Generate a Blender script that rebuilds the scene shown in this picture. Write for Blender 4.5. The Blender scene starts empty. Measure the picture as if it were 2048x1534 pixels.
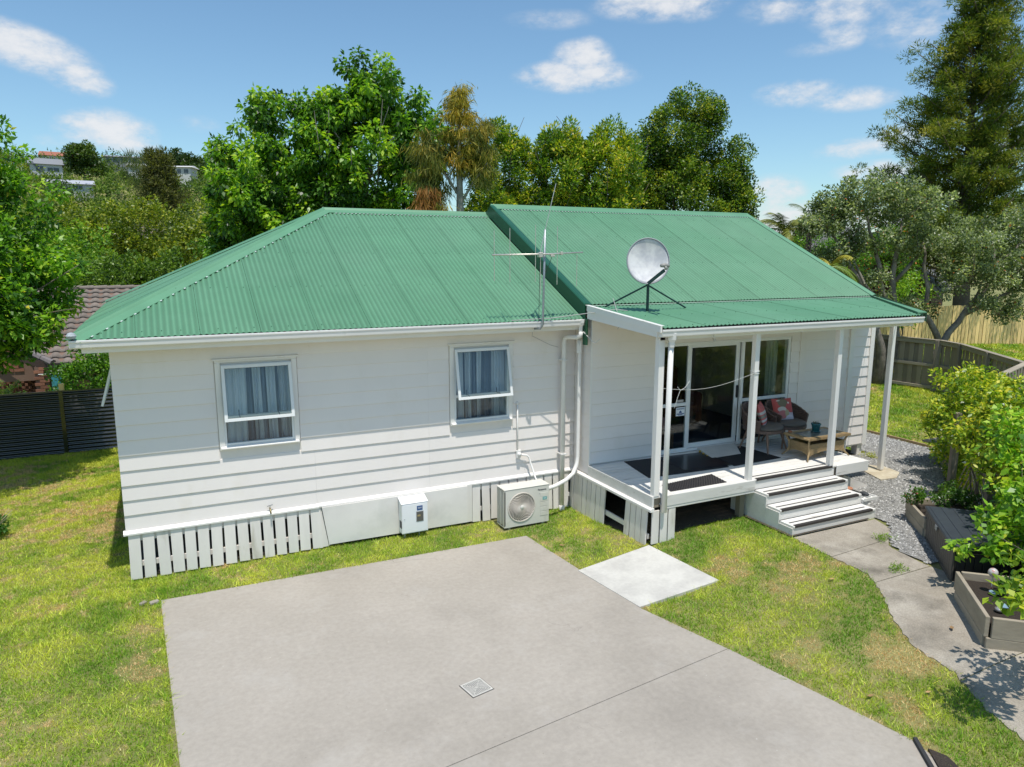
import bpy, math, random
import numpy as np
from mathutils import Vector, Matrix
R = math.radians
rng = np.random.default_rng(7)
random.seed(7)
scn = bpy.context.scene
col = scn.collection

# ---------------------------------------------------------------- camera
cam_d = bpy.data.cameras.new('camera'); cam = bpy.data.objects.new('camera', cam_d); col.objects.link(cam)
scn.camera = cam
cam_d.sensor_width = 36.0; cam_d.lens = 36.0 * 1441.6 / 2048.0
cam_d.clip_start = 0.05; cam_d.clip_end = 3000
_yaw, _pit, _rol = -0.452, -0.1744, 0.0018
_F = Vector((-math.sin(_yaw) * math.cos(_pit), math.cos(_yaw) * math.cos(_pit), math.sin(_pit)))
_R = Vector((math.cos(_yaw), math.sin(_yaw), 0)); _U = _R.cross(_F)
_R2 = math.cos(_rol) * _R + math.sin(_rol) * _U; _U2 = -math.sin(_rol) * _R + math.cos(_rol) * _U
M = Matrix.Identity(4)
for i in range(3):
    M[i][0] = _R2[i]; M[i][1] = _U2[i]; M[i][2] = -_F[i]; M[i][3] = (0.6327, -10.7507, 3.7317)[i]
cam.matrix_world = M

# ---------------------------------------------------------------- exposure
scn.view_settings.view_transform = 'Standard'
try: scn.view_settings.look = 'None'
except Exception: pass
scn.view_settings.exposure = 0.30
scn.view_settings.gamma = 1.0
scn.view_settings.use_curve_mapping = False
scn.cycles.max_bounces = 8
scn.cycles.diffuse_bounces = 4
scn.cycles.transparent_max_bounces = 12

# ---------------------------------------------------------------- sun
SUNV = Vector((-0.034, -0.31, 1.0)).normalized()           # towards the sun
sun_el = math.asin(SUNV.z); sun_az = math.atan2(SUNV.x, SUNV.y)
sd = bpy.data.lights.new('sun', 'SUN'); so = bpy.data.objects.new('sun', sd); col.objects.link(so)
sd.energy = 3.55; sd.angle = R(0.53); sd.color = (1.0, 0.95, 0.87)
so.rotation_euler = SUNV.to_track_quat('Z', 'Y').to_euler(); so.location = (0, 0, 30)

# ---------------------------------------------------------------- world: nishita sky with procedural clouds
w = bpy.data.worlds.new('World'); scn.world = w; w.use_nodes = True
nt = w.node_tree; nt.nodes.clear()
def wn(t, **k):
    n = nt.nodes.new(t)
    for a, b in k.items(): setattr(n, a, b)
    return n
def wm(op, a, b=None, c=None):
    n = wn('ShaderNodeMath', operation=op)
    for i, v in enumerate((a, b, c)):
        if v is None: continue
        if isinstance(v, (int, float)): n.inputs[i].default_value = v
        else: nt.links.new(v, n.inputs[i])
    return n.outputs[0]
SKY_STRENGTH = 0.13
sky = wn('ShaderNodeTexSky', sky_type='NISHITA'); sky.sun_disc = False
sky.sun_elevation = sun_el; sky.sun_rotation = sun_az; sky.air_density = 1.0; sky.dust_density = 0.6; sky.ozone_density = 1.0; sky.altitude = 30
tc = wn('ShaderNodeTexCoord'); D = tc.outputs['Generated']
nrm = wn('ShaderNodeVectorMath', operation='NORMALIZE'); nt.links.new(D, nrm.inputs[0]); D = nrm.outputs[0]
def noise(scale, detail, rough, zs=1.0, off=0.0):
    mp = wn('ShaderNodeMapping'); nt.links.new(D, mp.inputs[0]); mp.inputs['Scale'].default_value = (1, 1, zs); mp.inputs['Location'].default_value = (off, off, off)
    n = wn('ShaderNodeTexNoise'); nt.links.new(mp.outputs[0], n.inputs['Vector']); n.inputs['Scale'].default_value = scale
    n.inputs['Detail'].default_value = detail; n.inputs['Roughness'].default_value = rough
    return n.outputs[0]
n1 = noise(15.0, 7, 0.62, 1.9); n2 = noise(48.0, 6, 0.62, 1.9, 3.1)
nn = wm('ADD', wm('MULTIPLY', wm('SUBTRACT', n1, 0.5), 3.6), wm('MULTIPLY', wm('SUBTRACT', n2, 0.5), 2.2))
acc = None
# clouds: azimuth right of +Y, elevation, half-width, half-height (degrees), strength
CLOUDS = [(-6.3, 12.6, 3.0, .97, 1.0, 14), (-3.9, 11.4, 1.7, .77, 1.0, 14), (-7.5, 12.8, 1.5, .7, 1, 14), (-2.4, 8.2, 2.4, .94, 1.0, 0), (-.9, 7.6, 1.5, .64, .9, 0), (-5.1, 7.3, 1.4, .37, .4, 0), (3.2, 9.0, 1.3, .46, .35, 0),
          (30.6, 13.1, 3.4, .8, 1.0, 0), (31.1, 14.3, 1.8, .85, .9, 0), (31.6, 15.1, .9, .45, .6, 0), (36.8, 17.6, 3.7, .85, .9, 0), (39.1, 17.1, 1.7, .61, .7, 0), (28.7, 16.8, 2.6, .5, .42, 0),
          (44.8, 16.6, 2.2, .66, .6, 0), (49.1, 16.3, 2.2, 1.02, .9, 0), (49.2, 14.8, 1.2, .78, .75, 0), (47.7, 13.9, 1.8, .37, .4, 0), (53.4, 14.9, 2.3, 1.21, .6, 0), (46.6, 11.2, 2.4, .64, .9, 0), (49.9, 10.6, 2.4, .57, .75, 0),
          (50.7, 7.4, 2.3, .52, .85, -6), (53.1, 7.9, 1.8, .7, .75, -6), (52.1, 5.8, 2.3, .56, .9, 0), (45.3, 4.6, 1.8, .91, 1.0, 0), (46.1, 3.2, 3.0, .71, .9, 0), (45.9, 2.1, 5.5, .9, .8, 0), (59.1, 7.0, 1.8, 1.0, .8, 0), (51.5, 2.4, 5.0, .8, .7, 0)]
for az, el, a, b, st, tilt in CLOUDS:
    az, el = R(az), R(el); tl = R(tilt)
    c = Vector((math.sin(az) * math.cos(el), math.cos(az) * math.cos(el), math.sin(el)))
    rt = Vector((math.cos(az), -math.sin(az), 0)); up = rt.cross(c)
    r2 = (rt * math.cos(tl) - up * math.sin(tl)) / math.sin(R(a * 1.18)); u2 = (rt * math.sin(tl) + up * math.cos(tl)) / math.sin(R(b * 1.35))
    def dot(v):
        n = wn('ShaderNodeVectorMath', operation='DOT_PRODUCT'); nt.links.new(D, n.inputs[0]); n.inputs[1].default_value = v
        return n.outputs['Value']
    u_, v_ = dot(r2), dot(u2)
    front = wm('GREATER_THAN', dot(c), 0.7)
    q = wm('ADD', wm('MULTIPLY', u_, u_), wm('MULTIPLY', v_, v_))
    blob = wm('MULTIPLY', wm('MULTIPLY', wm('MAXIMUM', wm('SUBTRACT', 1.7, q), 0.0), st), front)
    acc = blob if acc is None else wm('MAXIMUM', acc, blob)
# scattered clouds over the rest of the sky, outside the sector the photograph shows
dv = wn('ShaderNodeVectorMath', operation='DOT_PRODUCT'); nt.links.new(D, dv.inputs[0]); dv.inputs[1].default_value = (math.sin(R(24)), math.cos(R(24)), .18)
outm = wm('MULTIPLY', wm('LESS_THAN', dv.outputs['Value'], 0.72), 1.0)
n3 = noise(2.6, 3, 0.5, 2.0, 9.0)
rest = wm('MULTIPLY', wm('MULTIPLY', wm('MAXIMUM', wm('SUBTRACT', n3, 0.58), 0.0), 9.0), outm)
acc = wm('MAXIMUM', acc, rest)
cov = wm('ADD', acc, wm('MULTIPLY', nn, wm('MINIMUM', acc, 1.0)))
ss = wn('ShaderNodeMapRange', interpolation_type='SMOOTHSTEP'); nt.links.new(cov, ss.inputs['Value'])
ss.inputs['From Min'].default_value = 0.12; ss.inputs['From Max'].default_value = 2.1; ss.inputs['To Max'].default_value = 0.9
shade = wn('ShaderNodeMapRange'); nt.links.new(cov, shade.inputs['Value']); shade.inputs['From Min'].default_value = 0.6; shade.inputs['From Max'].default_value = 3.0
ccol = wn('ShaderNodeMix', data_type='RGBA'); nt.links.new(shade.outputs[0], ccol.inputs[0])
ccol.inputs[6].default_value = (4.6, 4.75, 5.0, 1); ccol.inputs[7].default_value = (5.7, 5.7, 5.75, 1)
tint = wn('ShaderNodeMix', data_type='RGBA', blend_type='MULTIPLY'); tint.inputs[0].default_value = 1; nt.links.new(sky.outputs[0], tint.inputs[6]); tint.inputs[7].default_value = (.72, .89, .93, 1)
mx = wn('ShaderNodeMix', data_type='RGBA'); nt.links.new(ss.outputs[0], mx.inputs[0]); nt.links.new(tint.outputs[2], mx.inputs[6]); nt.links.new(ccol.outputs[2], mx.inputs[7])
bg = wn('ShaderNodeBackground'); bg.inputs[1].default_value = SKY_STRENGTH; nt.links.new(mx.outputs[2], bg.inputs[0])
ow = wn('ShaderNodeOutputWorld'); nt.links.new(bg.outputs[0], ow.inputs[0])

# ---------------------------------------------------------------- object helpers
LOC = {}
def tag(o, label=None, cat=None, group=None, kind=None):
    if label: o['label'] = label
    if cat: o['category'] = cat
    if group: o['group'] = group
    if kind: o['kind'] = kind
    return o
def empty(name, loc=(0, 0, 0), rz=0.0, label=None, cat=None, group=None, kind=None, parent=None):
    o = bpy.data.objects.new(name, None); o.empty_display_size = .2; col.objects.link(o)
    o.rotation_euler = (0, 0, rz)
    if parent is not None:
        o.parent = parent; pl = LOC[parent.name]; o.location = (loc[0] - pl[0], loc[1] - pl[1], loc[2] - pl[2])
    else: o.location = loc
    LOC[o.name] = tuple(loc)
    return tag(o, label, cat, group, kind)
class MB:
    """collects polygons in world (or thing-local) coordinates and links them as one mesh object"""
    def __init__(s): s.v = []; s.f = []
    def add(s, vs, fs):
        n = len(s.v); s.v.extend([tuple(p) for p in vs]); s.f.extend([tuple(i + n for i in f) for f in fs]); return s
    def box(s, x0, y0, z0, x1, y1, z1, c=0.0):
        if x0 > x1: x0, x1 = x1, x0
        if y0 > y1: y0, y1 = y1, y0
        if z0 > z1: z0, z1 = z1, z0
        if c <= 0:
            v = [(x0, y0, z0), (x1, y0, z0), (x1, y1, z0), (x0, y1, z0), (x0, y0, z1), (x1, y0, z1), (x1, y1, z1), (x0, y1, z1)]
            return s.add(v, [(0, 3, 2, 1), (4, 5, 6, 7), (0, 1, 5, 4), (1, 2, 6, 5), (2, 3, 7, 6), (3, 0, 4, 7)])
        c = min(c, (x1 - x0) * .45, (y1 - y0) * .45, (z1 - z0) * .45)
        return s.frame_box(Vector(((x0 + x1) / 2, (y0 + y1) / 2, (z0 + z1) / 2)), Vector((1, 0, 0)), Vector((0, 1, 0)), Vector((0, 0, 1)), (x1 - x0) / 2, (y1 - y0) / 2, (z1 - z0) / 2, c)
    def frame_box(s, C, X, Y, Z, a, b, h, c=0.0):
        if c <= 0:
            v = [C + X * (sx * a) + Y * (sy * b) + Z * (sz * h) for sz in (-1, 1) for sx, sy in ((-1, -1), (1, -1), (1, 1), (-1, 1))]
            return s.add(v, [(0, 3, 2, 1), (4, 5, 6, 7), (0, 1, 5, 4), (1, 2, 6, 5), (2, 3, 7, 6), (3, 0, 4, 7)])
        v = []
        lv = [(-h, c), (-h + c, 0), (h - c, 0), (h, c)]
        for z, i in lv:
            A, B = a - i, b - i; k = c if i == 0 else c * .3
            for px, py in ((-A + k, -B), (A - k, -B), (A, -B + k), (A, B - k), (A - k, B), (-A + k, B), (-A, B - k), (-A, -B + k)):
                v.append(C + X * px + Y * py + Z * z)
        f = [tuple(range(7, -1, -1)), tuple(range(24, 32))]
        for l in range(3):
            for k in range(8): f.append((l * 8 + k, l * 8 + (k + 1) % 8, l * 8 + 8 + (k + 1) % 8, l * 8 + 8 + k))
        return s.add(v, f)
    def bar(s, p, q, w, h, up=(0, 0, 1), c=0.0):
        p = Vector(p); q = Vector(q); Z = (q - p); L = Z.length; Z = Z / L
        u = Vector(up)
        X = u.cross(Z)
        if X.length < 1e-4: X = Vector((1, 0, 0)).cross(Z)
        X.normalize(); Y = Z.cross(X)
        return s.frame_box((p + q) / 2, X, Y, Z, w / 2, h / 2, L / 2, c)
    def tube(s, pts, r, n=8, caps=True):
        pts = [Vector(p) for p in pts]; m = len(pts)
        rr = r if isinstance(r, (list, tuple)) else [r] * m
        vs = []; prev = None
        for i, p in enumerate(pts):
            t = (pts[min(i + 1, m - 1)] - pts[max(i - 1, 0)]).normalized()
            if prev is None:
                a = t.cross(Vector((0, 0, 1)))
                if a.length < .05: a = t.cross(Vector((1, 0, 0)))
                a.normalize()
            else:
                a = prev - t * prev.dot(t); a.normalize()
            prev = a; b = t.cross(a)
            for k in range(n):
                an = 2 * math.pi * k / n; vs.append(p + (a * math.cos(an) + b * math.sin(an)) * rr[i])
        fs = []
        for i in range(m - 1):
            for k in range(n): fs.append((i * n + k, i * n + (k + 1) % n, (i + 1) * n + (k + 1) % n, (i + 1) * n + k))
        if caps: fs += [tuple(range(n - 1, -1, -1)), tuple(range((m - 1) * n, m * n))]
        return s.add(vs, fs)
    def lathe(s, prof, n=20, c=(0, 0, 0), caps=True):
        vs = []
        for r, z in prof:
            for k in range(n):
                a = 2 * math.pi * k / n; vs.append((c[0] + r * math.cos(a), c[1] + r * math.sin(a), c[2] + z))
        m = len(prof); fs = []
        for i in range(m - 1):
            for k in range(n): fs.append((i * n + k, i * n + (k + 1) % n, (i + 1) * n + (k + 1) % n, (i + 1) * n + k))
        if caps: fs += [tuple(range(n - 1, -1, -1)), tuple(range((m - 1) * n, m * n))]
        return s.add(vs, fs)
    def prism(s, poly, d):
        """poly: 3D points; extruded by vector d"""
        n = len(poly); d = Vector(d); v = [Vector(p) for p in poly]; v += [p + d for p in v]
        f = [tuple(range(n - 1, -1, -1)), tuple(range(n, 2 * n))] + [(i, (i + 1) % n, n + (i + 1) % n, n + i) for i in range(n)]
        return s.add(v, f)
    def sphere(s, c, r, n=10, m=7, sc=(1, 1, 1)):
        pr = []
        for i in range(m + 1):
            t = math.pi * i / m; pr.append((max(math.sin(t), .02) * r, -math.cos(t) * r * sc[2]))
        b = len(s.v); s.lathe(pr, n, c)
        for i in range(b, len(s.v)):
            x, y, z = s.v[i]; s.v[i] = (c[0] + (x - c[0]) * sc[0], c[1] + (y - c[1]) * sc[1], z)
        return s
    def mesh(s, name):
        me = bpy.data.meshes.new(name); me.from_pydata(s.v, [], s.f); me.update(); return me
    def build(s, name, mat, parent=None, smooth=False, local=False, **t):
        me = s.mesh(name)
        if smooth: me.shade_smooth()
        me.materials.append(mat)
        return put(name, me, parent, local, **t)
def put(name, me, parent=None, local=False, **t):
    o = bpy.data.objects.new(name, me); col.objects.link(o)
    if parent is not None:
        o.parent = parent
        if not local:
            pl = LOC[parent.name]; o.location = (-pl[0], -pl[1], -pl[2])
            LOC[o.name] = (0, 0, 0)
        else: LOC[o.name] = (0, 0, 0)
    else: LOC[o.name] = (0, 0, 0)
    return tag(o, **t)
def piece(name, me, mat, loc, parent, rot=None, scale=None):
    """a shared mesh placed at a world position under a parent with plain translation"""
    if len(me.materials) == 0: me.materials.append(mat)
    o = bpy.data.objects.new(name, me); col.objects.link(o); o.parent = parent; pl = LOC[parent.name]
    o.location = (loc[0] - pl[0], loc[1] - pl[1], loc[2] - pl[2])
    if rot: o.rotation_euler = rot
    if scale: o.scale = scale
    return o
def copy_tree(o, parent=None):
    c = o.copy(); col.objects.link(c); c.parent = parent
    for ch in list(o.children): copy_tree(ch, c)
    return c

# ---------------------------------------------------------------- materials
def mat(name, rgb, rough=.6, var=0.0, nscale=0.0, namp=.0, bump=0.0, bscale=40.0, metal=0.0, spec=.5, rgb2=None, c_scale=1.0, stretch=(1, 1, 1), detail=5, thr=(.42, .62), rgb3=None, s3=.6, thr3=(.6, .75), coord='Object', bdist=.01, coat=0, pan=0, crack=0):
    m = bpy.data.materials.new(name); m.use_nodes = True; t = m.node_tree; L = t.links; b = t.nodes['Principled BSDF']
    b.inputs['Roughness'].default_value = rough; b.inputs['Metallic'].default_value = metal; b.inputs['Specular IOR Level'].default_value = spec
    if coat: b.inputs['Coat Weight'].default_value = coat
    tcn = t.nodes.new('ShaderNodeTexCoord'); mp = t.nodes.new('ShaderNodeMapping'); L.new(tcn.outputs[coord], mp.inputs[0]); mp.inputs['Scale'].default_value = stretch
    V = mp.outputs[0]
    def rgbn(c):
        n = t.nodes.new('ShaderNodeRGB'); n.outputs[0].default_value = (*c, 1); return n.outputs[0]
    def nz(scale, det=detail, ro=.6):
        n = t.nodes.new('ShaderNodeTexNoise'); L.new(V, n.inputs['Vector']); n.inputs['Scale'].default_value = scale; n.inputs['Detail'].default_value = det; n.inputs['Roughness'].default_value = ro; return n.outputs[0]
    def mr(v, a, b_, c=0., d=1.):
        n = t.nodes.new('ShaderNodeMapRange'); L.new(v, n.inputs[0]); n.inputs[1].default_value = a; n.inputs[2].default_value = b_; n.inputs[3].default_value = c; n.inputs[4].default_value = d; return n.outputs[0]
    def mix(f, a, b_, mode='MIX'):
        n = t.nodes.new('ShaderNodeMix'); n.data_type = 'RGBA'; n.blend_type = mode
        if isinstance(f, float): n.inputs[0].default_value = f
        else: L.new(f, n.inputs[0])
        L.new(a, n.inputs[6]); L.new(b_, n.inputs[7]); return n.outputs[2]
    c = rgbn(rgb)
    if rgb2 is not None: c = mix(mr(nz(c_scale), *thr), c, rgbn(rgb2))
    if rgb3 is not None: c = mix(mr(nz(s3), *thr3), c, rgbn(rgb3))
    h = t.nodes.new('ShaderNodeHueSaturation'); L.new(c, h.inputs['Color'])
    val = None
    if nscale: val = mr(nz(nscale, 6, .65), .25, .75, 1 - namp, 1 + namp)
    if var:
        oi = t.nodes.new('ShaderNodeObjectInfo'); v2 = mr(oi.outputs['Random'], 0, 1, 1 - var, 1 + var)
        if val is None: val = v2
        else:
            mm = t.nodes.new('ShaderNodeMath'); mm.operation = 'MULTIPLY'; L.new(val, mm.inputs[0]); L.new(v2, mm.inputs[1]); val = mm.outputs[0]
    if val is not None: L.new(val, h.inputs['Value'])
    if crack:
        # hairline cracks in a few places and small dark specks
        def vor(scale, feat, dist=0):
            n = t.nodes.new('ShaderNodeTexVoronoi'); n.feature = feat; n.inputs['Scale'].default_value = scale
            if dist:
                nz_ = t.nodes.new('ShaderNodeTexNoise'); nz_.inputs['Scale'].default_value = 2.5; nz_.inputs['Detail'].default_value = 6; L.new(V, nz_.inputs['Vector'])
                ad = t.nodes.new('ShaderNodeMix'); ad.data_type = 'RGBA'; ad.blend_type = 'ADD'; ad.inputs[0].default_value = dist; L.new(V, ad.inputs[6]); L.new(nz_.outputs['Color'], ad.inputs[7]); L.new(ad.outputs[2], n.inputs['Vector'])
            else: L.new(V, n.inputs['Vector'])
            return n.outputs['Distance']
        def mul(a, b_):
            n = t.nodes.new('ShaderNodeMath'); n.operation = 'MULTIPLY'; L.new(a, n.inputs[0]); L.new(b_, n.inputs[1]); return n.outputs[0]
        ck = mul(mr(vor(.33, 'DISTANCE_TO_EDGE', .9), .0, .004, .7, 0), mr(nz(.35), .50, .60, 0, 1))
        c2 = mix(ck, h.outputs[0], rgbn((.16, .145, .125)))
        c2 = mix(mr(vor(7, 'F1'), .03, .05, .55, 0), c2, rgbn((.17, .155, .13)))
        c2 = mix(mr(vor(4.3, 'F1'), .02, .035, .5, 0), c2, rgbn((.62, .60, .56)))
        c2 = mix(mr(nz(1.7, 8, .7), .54, .70, 0, .40), c2, rgbn((.43, .40, .36)))
        L.new(c2, b.inputs['Base Color'])
    elif pan:
        pa = t.nodes.new('ShaderNodeAttribute'); pa.attribute_name = 'pan'; pm = t.nodes.new('ShaderNodeMix'); pm.data_type = 'RGBA'; pm.blend_type = 'MULTIPLY'; L.new(pa.outputs['Fac'], pm.inputs[0]); L.new(h.outputs[0], pm.inputs[6]); pm.inputs[7].default_value = (pan, pan, pan, 1); L.new(pm.outputs[2], b.inputs['Base Color'])  # troughs darkened in the colour to imitate shading between the ribs
    else: L.new(h.outputs[0], b.inputs['Base Color'])
    if bump:
        bn = t.nodes.new('ShaderNodeBump'); L.new(nz(bscale, 6, .7), bn.inputs['Height']); bn.inputs['Strength'].default_value = bump; bn.inputs['Distance'].default_value = bdist
        L.new(bn.outputs[0], b.inputs['Normal'])
    return m
def leaf_mat(name, rough=.42, trans=.35, spec=.5, tint=(1.0, 1.0, 1.0)):
    """leaf colour comes from the per-leaf colour attribute"""
    m = bpy.data.materials.new(name); m.use_nodes = True; t = m.node_tree; L = t.links; b = t.nodes['Principled BSDF']; out = t.nodes['Material Output']
    at = t.nodes.new('ShaderNodeAttribute'); at.attribute_name = 'Col'
    L.new(at.outputs['Color'], b.inputs['Base Color']); b.inputs['Roughness'].default_value = rough; b.inputs['Specular IOR Level'].default_value = spec
    tr = t.nodes.new('ShaderNodeBsdfTranslucent'); hs = t.nodes.new('ShaderNodeMix'); hs.data_type = 'RGBA'; hs.blend_type = 'MULTIPLY'; hs.inputs[0].default_value = 1
    L.new(at.outputs['Color'], hs.inputs[6]); hs.inputs[7].default_value = (1.3 * tint[0], 1.45 * tint[1], .6 * tint[2], 1); L.new(hs.outputs[2], tr.inputs['Color'])
    ms = t.nodes.new('ShaderNodeMixShader'); ms.inputs[0].default_value = trans; L.new(b.outputs[0], ms.inputs[1]); L.new(tr.outputs[0], ms.inputs[2]); L.new(ms.outputs[0], out.inputs[0])
    return m
def glass_mat(name, tint=(.86, .9, .9), refl=1.5):
    m = bpy.data.materials.new(name); m.use_nodes = True; t = m.node_tree; L = t.links; t.nodes.remove(t.nodes['Principled BSDF']); out = t.nodes['Material Output']
    a = t.nodes.new('ShaderNodeBsdfTransparent'); a.inputs[0].default_value = (*tint, 1)
    g = t.nodes.new('ShaderNodeBsdfGlossy'); g.inputs['Roughness'].default_value = .01; g.inputs[0].default_value = (1, 1, 1, 1)
    f = t.nodes.new('ShaderNodeFresnel'); f.inputs[0].default_value = refl
    ms = t.nodes.new('ShaderNodeMixShader'); L.new(f.outputs[0], ms.inputs[0]); L.new(a.outputs[0], ms.inputs[1]); L.new(g.outputs[0], ms.inputs[2]); L.new(ms.outputs[0], out.inputs[0])
    return m
WHITE = mat('white_paint', (.78, .73, .68), .5, var=.02, nscale=3, namp=.04, bump=.06, bscale=60, rgb3=(.62, .61, .57), s3=1.1, thr3=(.56, .8))
BOARD = mat('weatherboard_paint', (.82, .765, .725), .45, var=.012, nscale=1.2, namp=.03, bump=.05, bscale=50, rgb3=(.76, .70, .63), s3=2.2, thr3=(.58, .85), stretch=(1, 1, .5))
BATTEN = mat('batten_paint', (.75, .71, .665), .6, var=.05, nscale=5, namp=.07, bump=.12, bscale=30, stretch=(1, 1, .25), rgb3=(.5, .46, .38), s3=3.5, thr3=(.62, .78))
DECKP = mat('deck_paint', (.72, .70, .66), .6, var=.05, nscale=6, namp=.1, bump=.2, bscale=30, stretch=(.2, 1, 1), rgb3=(.42, .38, .33), s3=9, thr3=(.62, .74))
TRIM = mat('trim_paint', (.82, .79, .75), .35, nscale=2, namp=.03)
GUTTER = mat('gutter_paint', (.78, .76, .73), .35, nscale=2, namp=.05, rgb3=(.55, .54, .5), s3=4, thr3=(.62, .8))
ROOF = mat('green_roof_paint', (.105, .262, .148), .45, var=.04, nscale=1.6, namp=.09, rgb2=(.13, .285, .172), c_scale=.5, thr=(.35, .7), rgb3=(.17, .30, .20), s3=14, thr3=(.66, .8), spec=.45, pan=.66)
ROOFD = mat('dark_green_flashing', (.012, .085, .045), .35, nscale=4, namp=.1)
ALU = mat('white_aluminium', (.78, .79, .78), .3, nscale=3, namp=.03)
GLASS = glass_mat('window_glass', refl=1.27); GLASSW = glass_mat('bedroom_glass', refl=1.5)
BLACKR = mat('black_rubber', (.02, .02, .022), .8, nscale=30, namp=.3, bump=.3, bscale=120)
STEEL = mat('galvanised_steel', (.33, .36, .38), .45, metal=.6, nscale=20, namp=.2)
ALUM = mat('weathered_aluminium', (.62, .58, .52), .4, metal=.7, nscale=25, namp=.2)
DARKV = mat('dark_void', (.012, .012, .012), .9)
CONC = mat('driveway_concrete', (.342, .308, .263), .8, rgb2=(.388, .35, .302), c_scale=1.1, thr=(.3, .7), rgb3=(.285, .257, .22), s3=.45, thr3=(.5, .72), nscale=16, namp=.11, bump=.4, bscale=110, bdist=.005, detail=10, crack=1)
CONCL = mat('pale_concrete', (.56, .545, .50), .85, rgb2=(.47, .455, .42), c_scale=2.2, nscale=20, namp=.08, bump=.3, bscale=90, bdist=.004)
CONCP = mat('path_concrete', (.30, .262, .21), .85, rgb2=(.40, .36, .30), c_scale=1.6, thr=(.35, .65), rgb3=(.17, .15, .12), s3=1.9, thr3=(.46, .72), nscale=55, namp=.30, bump=.8, bscale=70, bdist=.010, detail=8)
TIMBG = mat('grey_timber', (.27, .23, .175), .85, var=.22, nscale=7, namp=.22, bump=.4, bscale=25, stretch=(1, 1, .12), rgb3=(.33, .27, .2), s3=1.5)
TIMBGH = mat('grey_timber_rail', (.31, .27, .205), .85, var=.12, nscale=7, namp=.2, bump=.4, bscale=25, stretch=(.15, .15, 1))
TIMBY = mat('new_pine_timber', (.86, .62, .27), .8, var=.2, nscale=6, namp=.18, bump=.3, bscale=25, stretch=(1, 1, .12))
SLEEP = mat('planter_timber', (.34, .29, .22), .85, var=.1, nscale=9, namp=.2, bump=.4, bscale=20, stretch=(.3, .3, 1), rgb3=(.22, .2, .17), s3=2)
SOIL = mat('soil', (.035, .025, .018), .95, nscale=30, namp=.4, bump=.8, bscale=40, bdist=.03)
STONE = mat('gravel_stone', (.36, .35, .33), .8, rgb2=(.24, .24, .235), c_scale=40, thr=(.4, .6), rgb3=(.52, .5, .46), s3=60, thr3=(.58, .62))
TREEB = mat('bark', (.15, .12, .09), .9, nscale=6, namp=.3, bump=.6, bscale=14, stretch=(1, 1, .35), bdist=.03)
BARKP = mat('pale_bark', (.27, .24, .2), .85, nscale=5, namp=.3, bump=.5, bscale=12, bdist=.03)
BARKD = mat('dark_bark', (.07, .055, .045), .9, nscale=8, namp=.3, bump=.5, bscale=12, bdist=.03)

# ---------------------------------------------------------------- ground height
def sm(a, b, x):
    t = np.clip((x - a) / (b - a), 0, 1); return t * t * (3 - 2 * t)
def gz(x, y):
    x = np.asarray(x, float); y = np.asarray(y, float)
    u = x + .2 * (y + 2.3)
    s = sm(5.75, 8.2, u)
    s = s * (1 - (1 - sm(7.2, 8.6, x)) * sm(-2.3, -.6, y))
    z = -.70 + .21 * s
    z = z + .05 * sm(12, 16, x) + .55 * sm(22.6, 26.5, x) * sm(-8, -2, y) * (1 - sm(60, 120, x))
    d = np.hypot(x - 0, y - 0)
    # ground falls gently away behind, then rises to the hill on the left
    az = np.degrees(np.arctan2(x + .0, y + 10.7))
    far = sm(14, 60, d)
    z = z - 1.2 * far * (1 - sm(20, 34, az))
    hill = 29.0 * sm(55, 250, d) * (1 - sm(8, 26, az)) * sm(-75, -20, az)
    hill += 9 * sm(250, 900, d)
    und = 2.2 * np.sin(x * .045 + 1.3) * np.sin(y * .03) * sm(60, 150, d)
    return z + hill + und
def G(x, y): return float(gz(x, y))
# ---------------------------------------------------------------- ground sheet
def lin(a, b, n): return list(np.linspace(a, b, n))
gx = sorted(set([round(v, 3) for v in lin(-2200, -200, 14) + lin(-200, -20, 37) + lin(-20, -6, 15) + lin(-6, 20, 105) + lin(20, 60, 41) + lin(60, 300, 41) + lin(300, 2200, 12)]))
gy = sorted(set([round(v, 3) for v in lin(-300, -20, 12) + lin(-20, -12, 9) + lin(-12, 10, 89) + lin(10, 50, 41) + lin(50, 330, 71) + lin(330, 2400, 16)]))
X, Y = np.meshgrid(gx, gy); Z = gz(X, Y)
nx, ny = len(gx), len(gy)
vs = np.stack([X, Y, Z], -1).reshape(-1, 3)
idx = np.arange(nx * ny).reshape(ny, nx)
fs = np.stack([idx[:-1, :-1], idx[:-1, 1:], idx[1:, 1:], idx[1:, :-1]], -1).reshape(-1, 4)
me = bpy.data.meshes.new('lawn_ground'); me.from_pydata(vs.tolist(), [], fs.tolist()); me.shade_smooth()
LAWN = mat('lawn_soil', (.17, .18, .05), .9, rgb2=(.26, .24, .09), c_scale=.8, thr=(.4, .62), rgb3=(.36, .28, .13), s3=.55, thr3=(.62, .72), nscale=25, namp=.35, bump=.6, bscale=60, bdist=.02, detail=8)
me.materials.append(LAWN)
put('ground', me, kind='structure')
_gx, _gy, _Z = np.array(gx), np.array(gy), Z
def gz(x, y):
    """height of the ground mesh itself (bilinear)"""
    x = np.asarray(x, float); y = np.asarray(y, float); i = np.clip(np.searchsorted(_gx, x) - 1, 0, nx - 2); j = np.clip(np.searchsorted(_gy, y) - 1, 0, ny - 2)
    u = (x - _gx[i]) / (_gx[i + 1] - _gx[i]); v = (y - _gy[j]) / (_gy[j + 1] - _gy[j])
    return _Z[j, i] * (1 - u) * (1 - v) + _Z[j, i + 1] * u * (1 - v) + _Z[j + 1, i] * (1 - u) * v + _Z[j + 1, i + 1] * u * v

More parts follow.
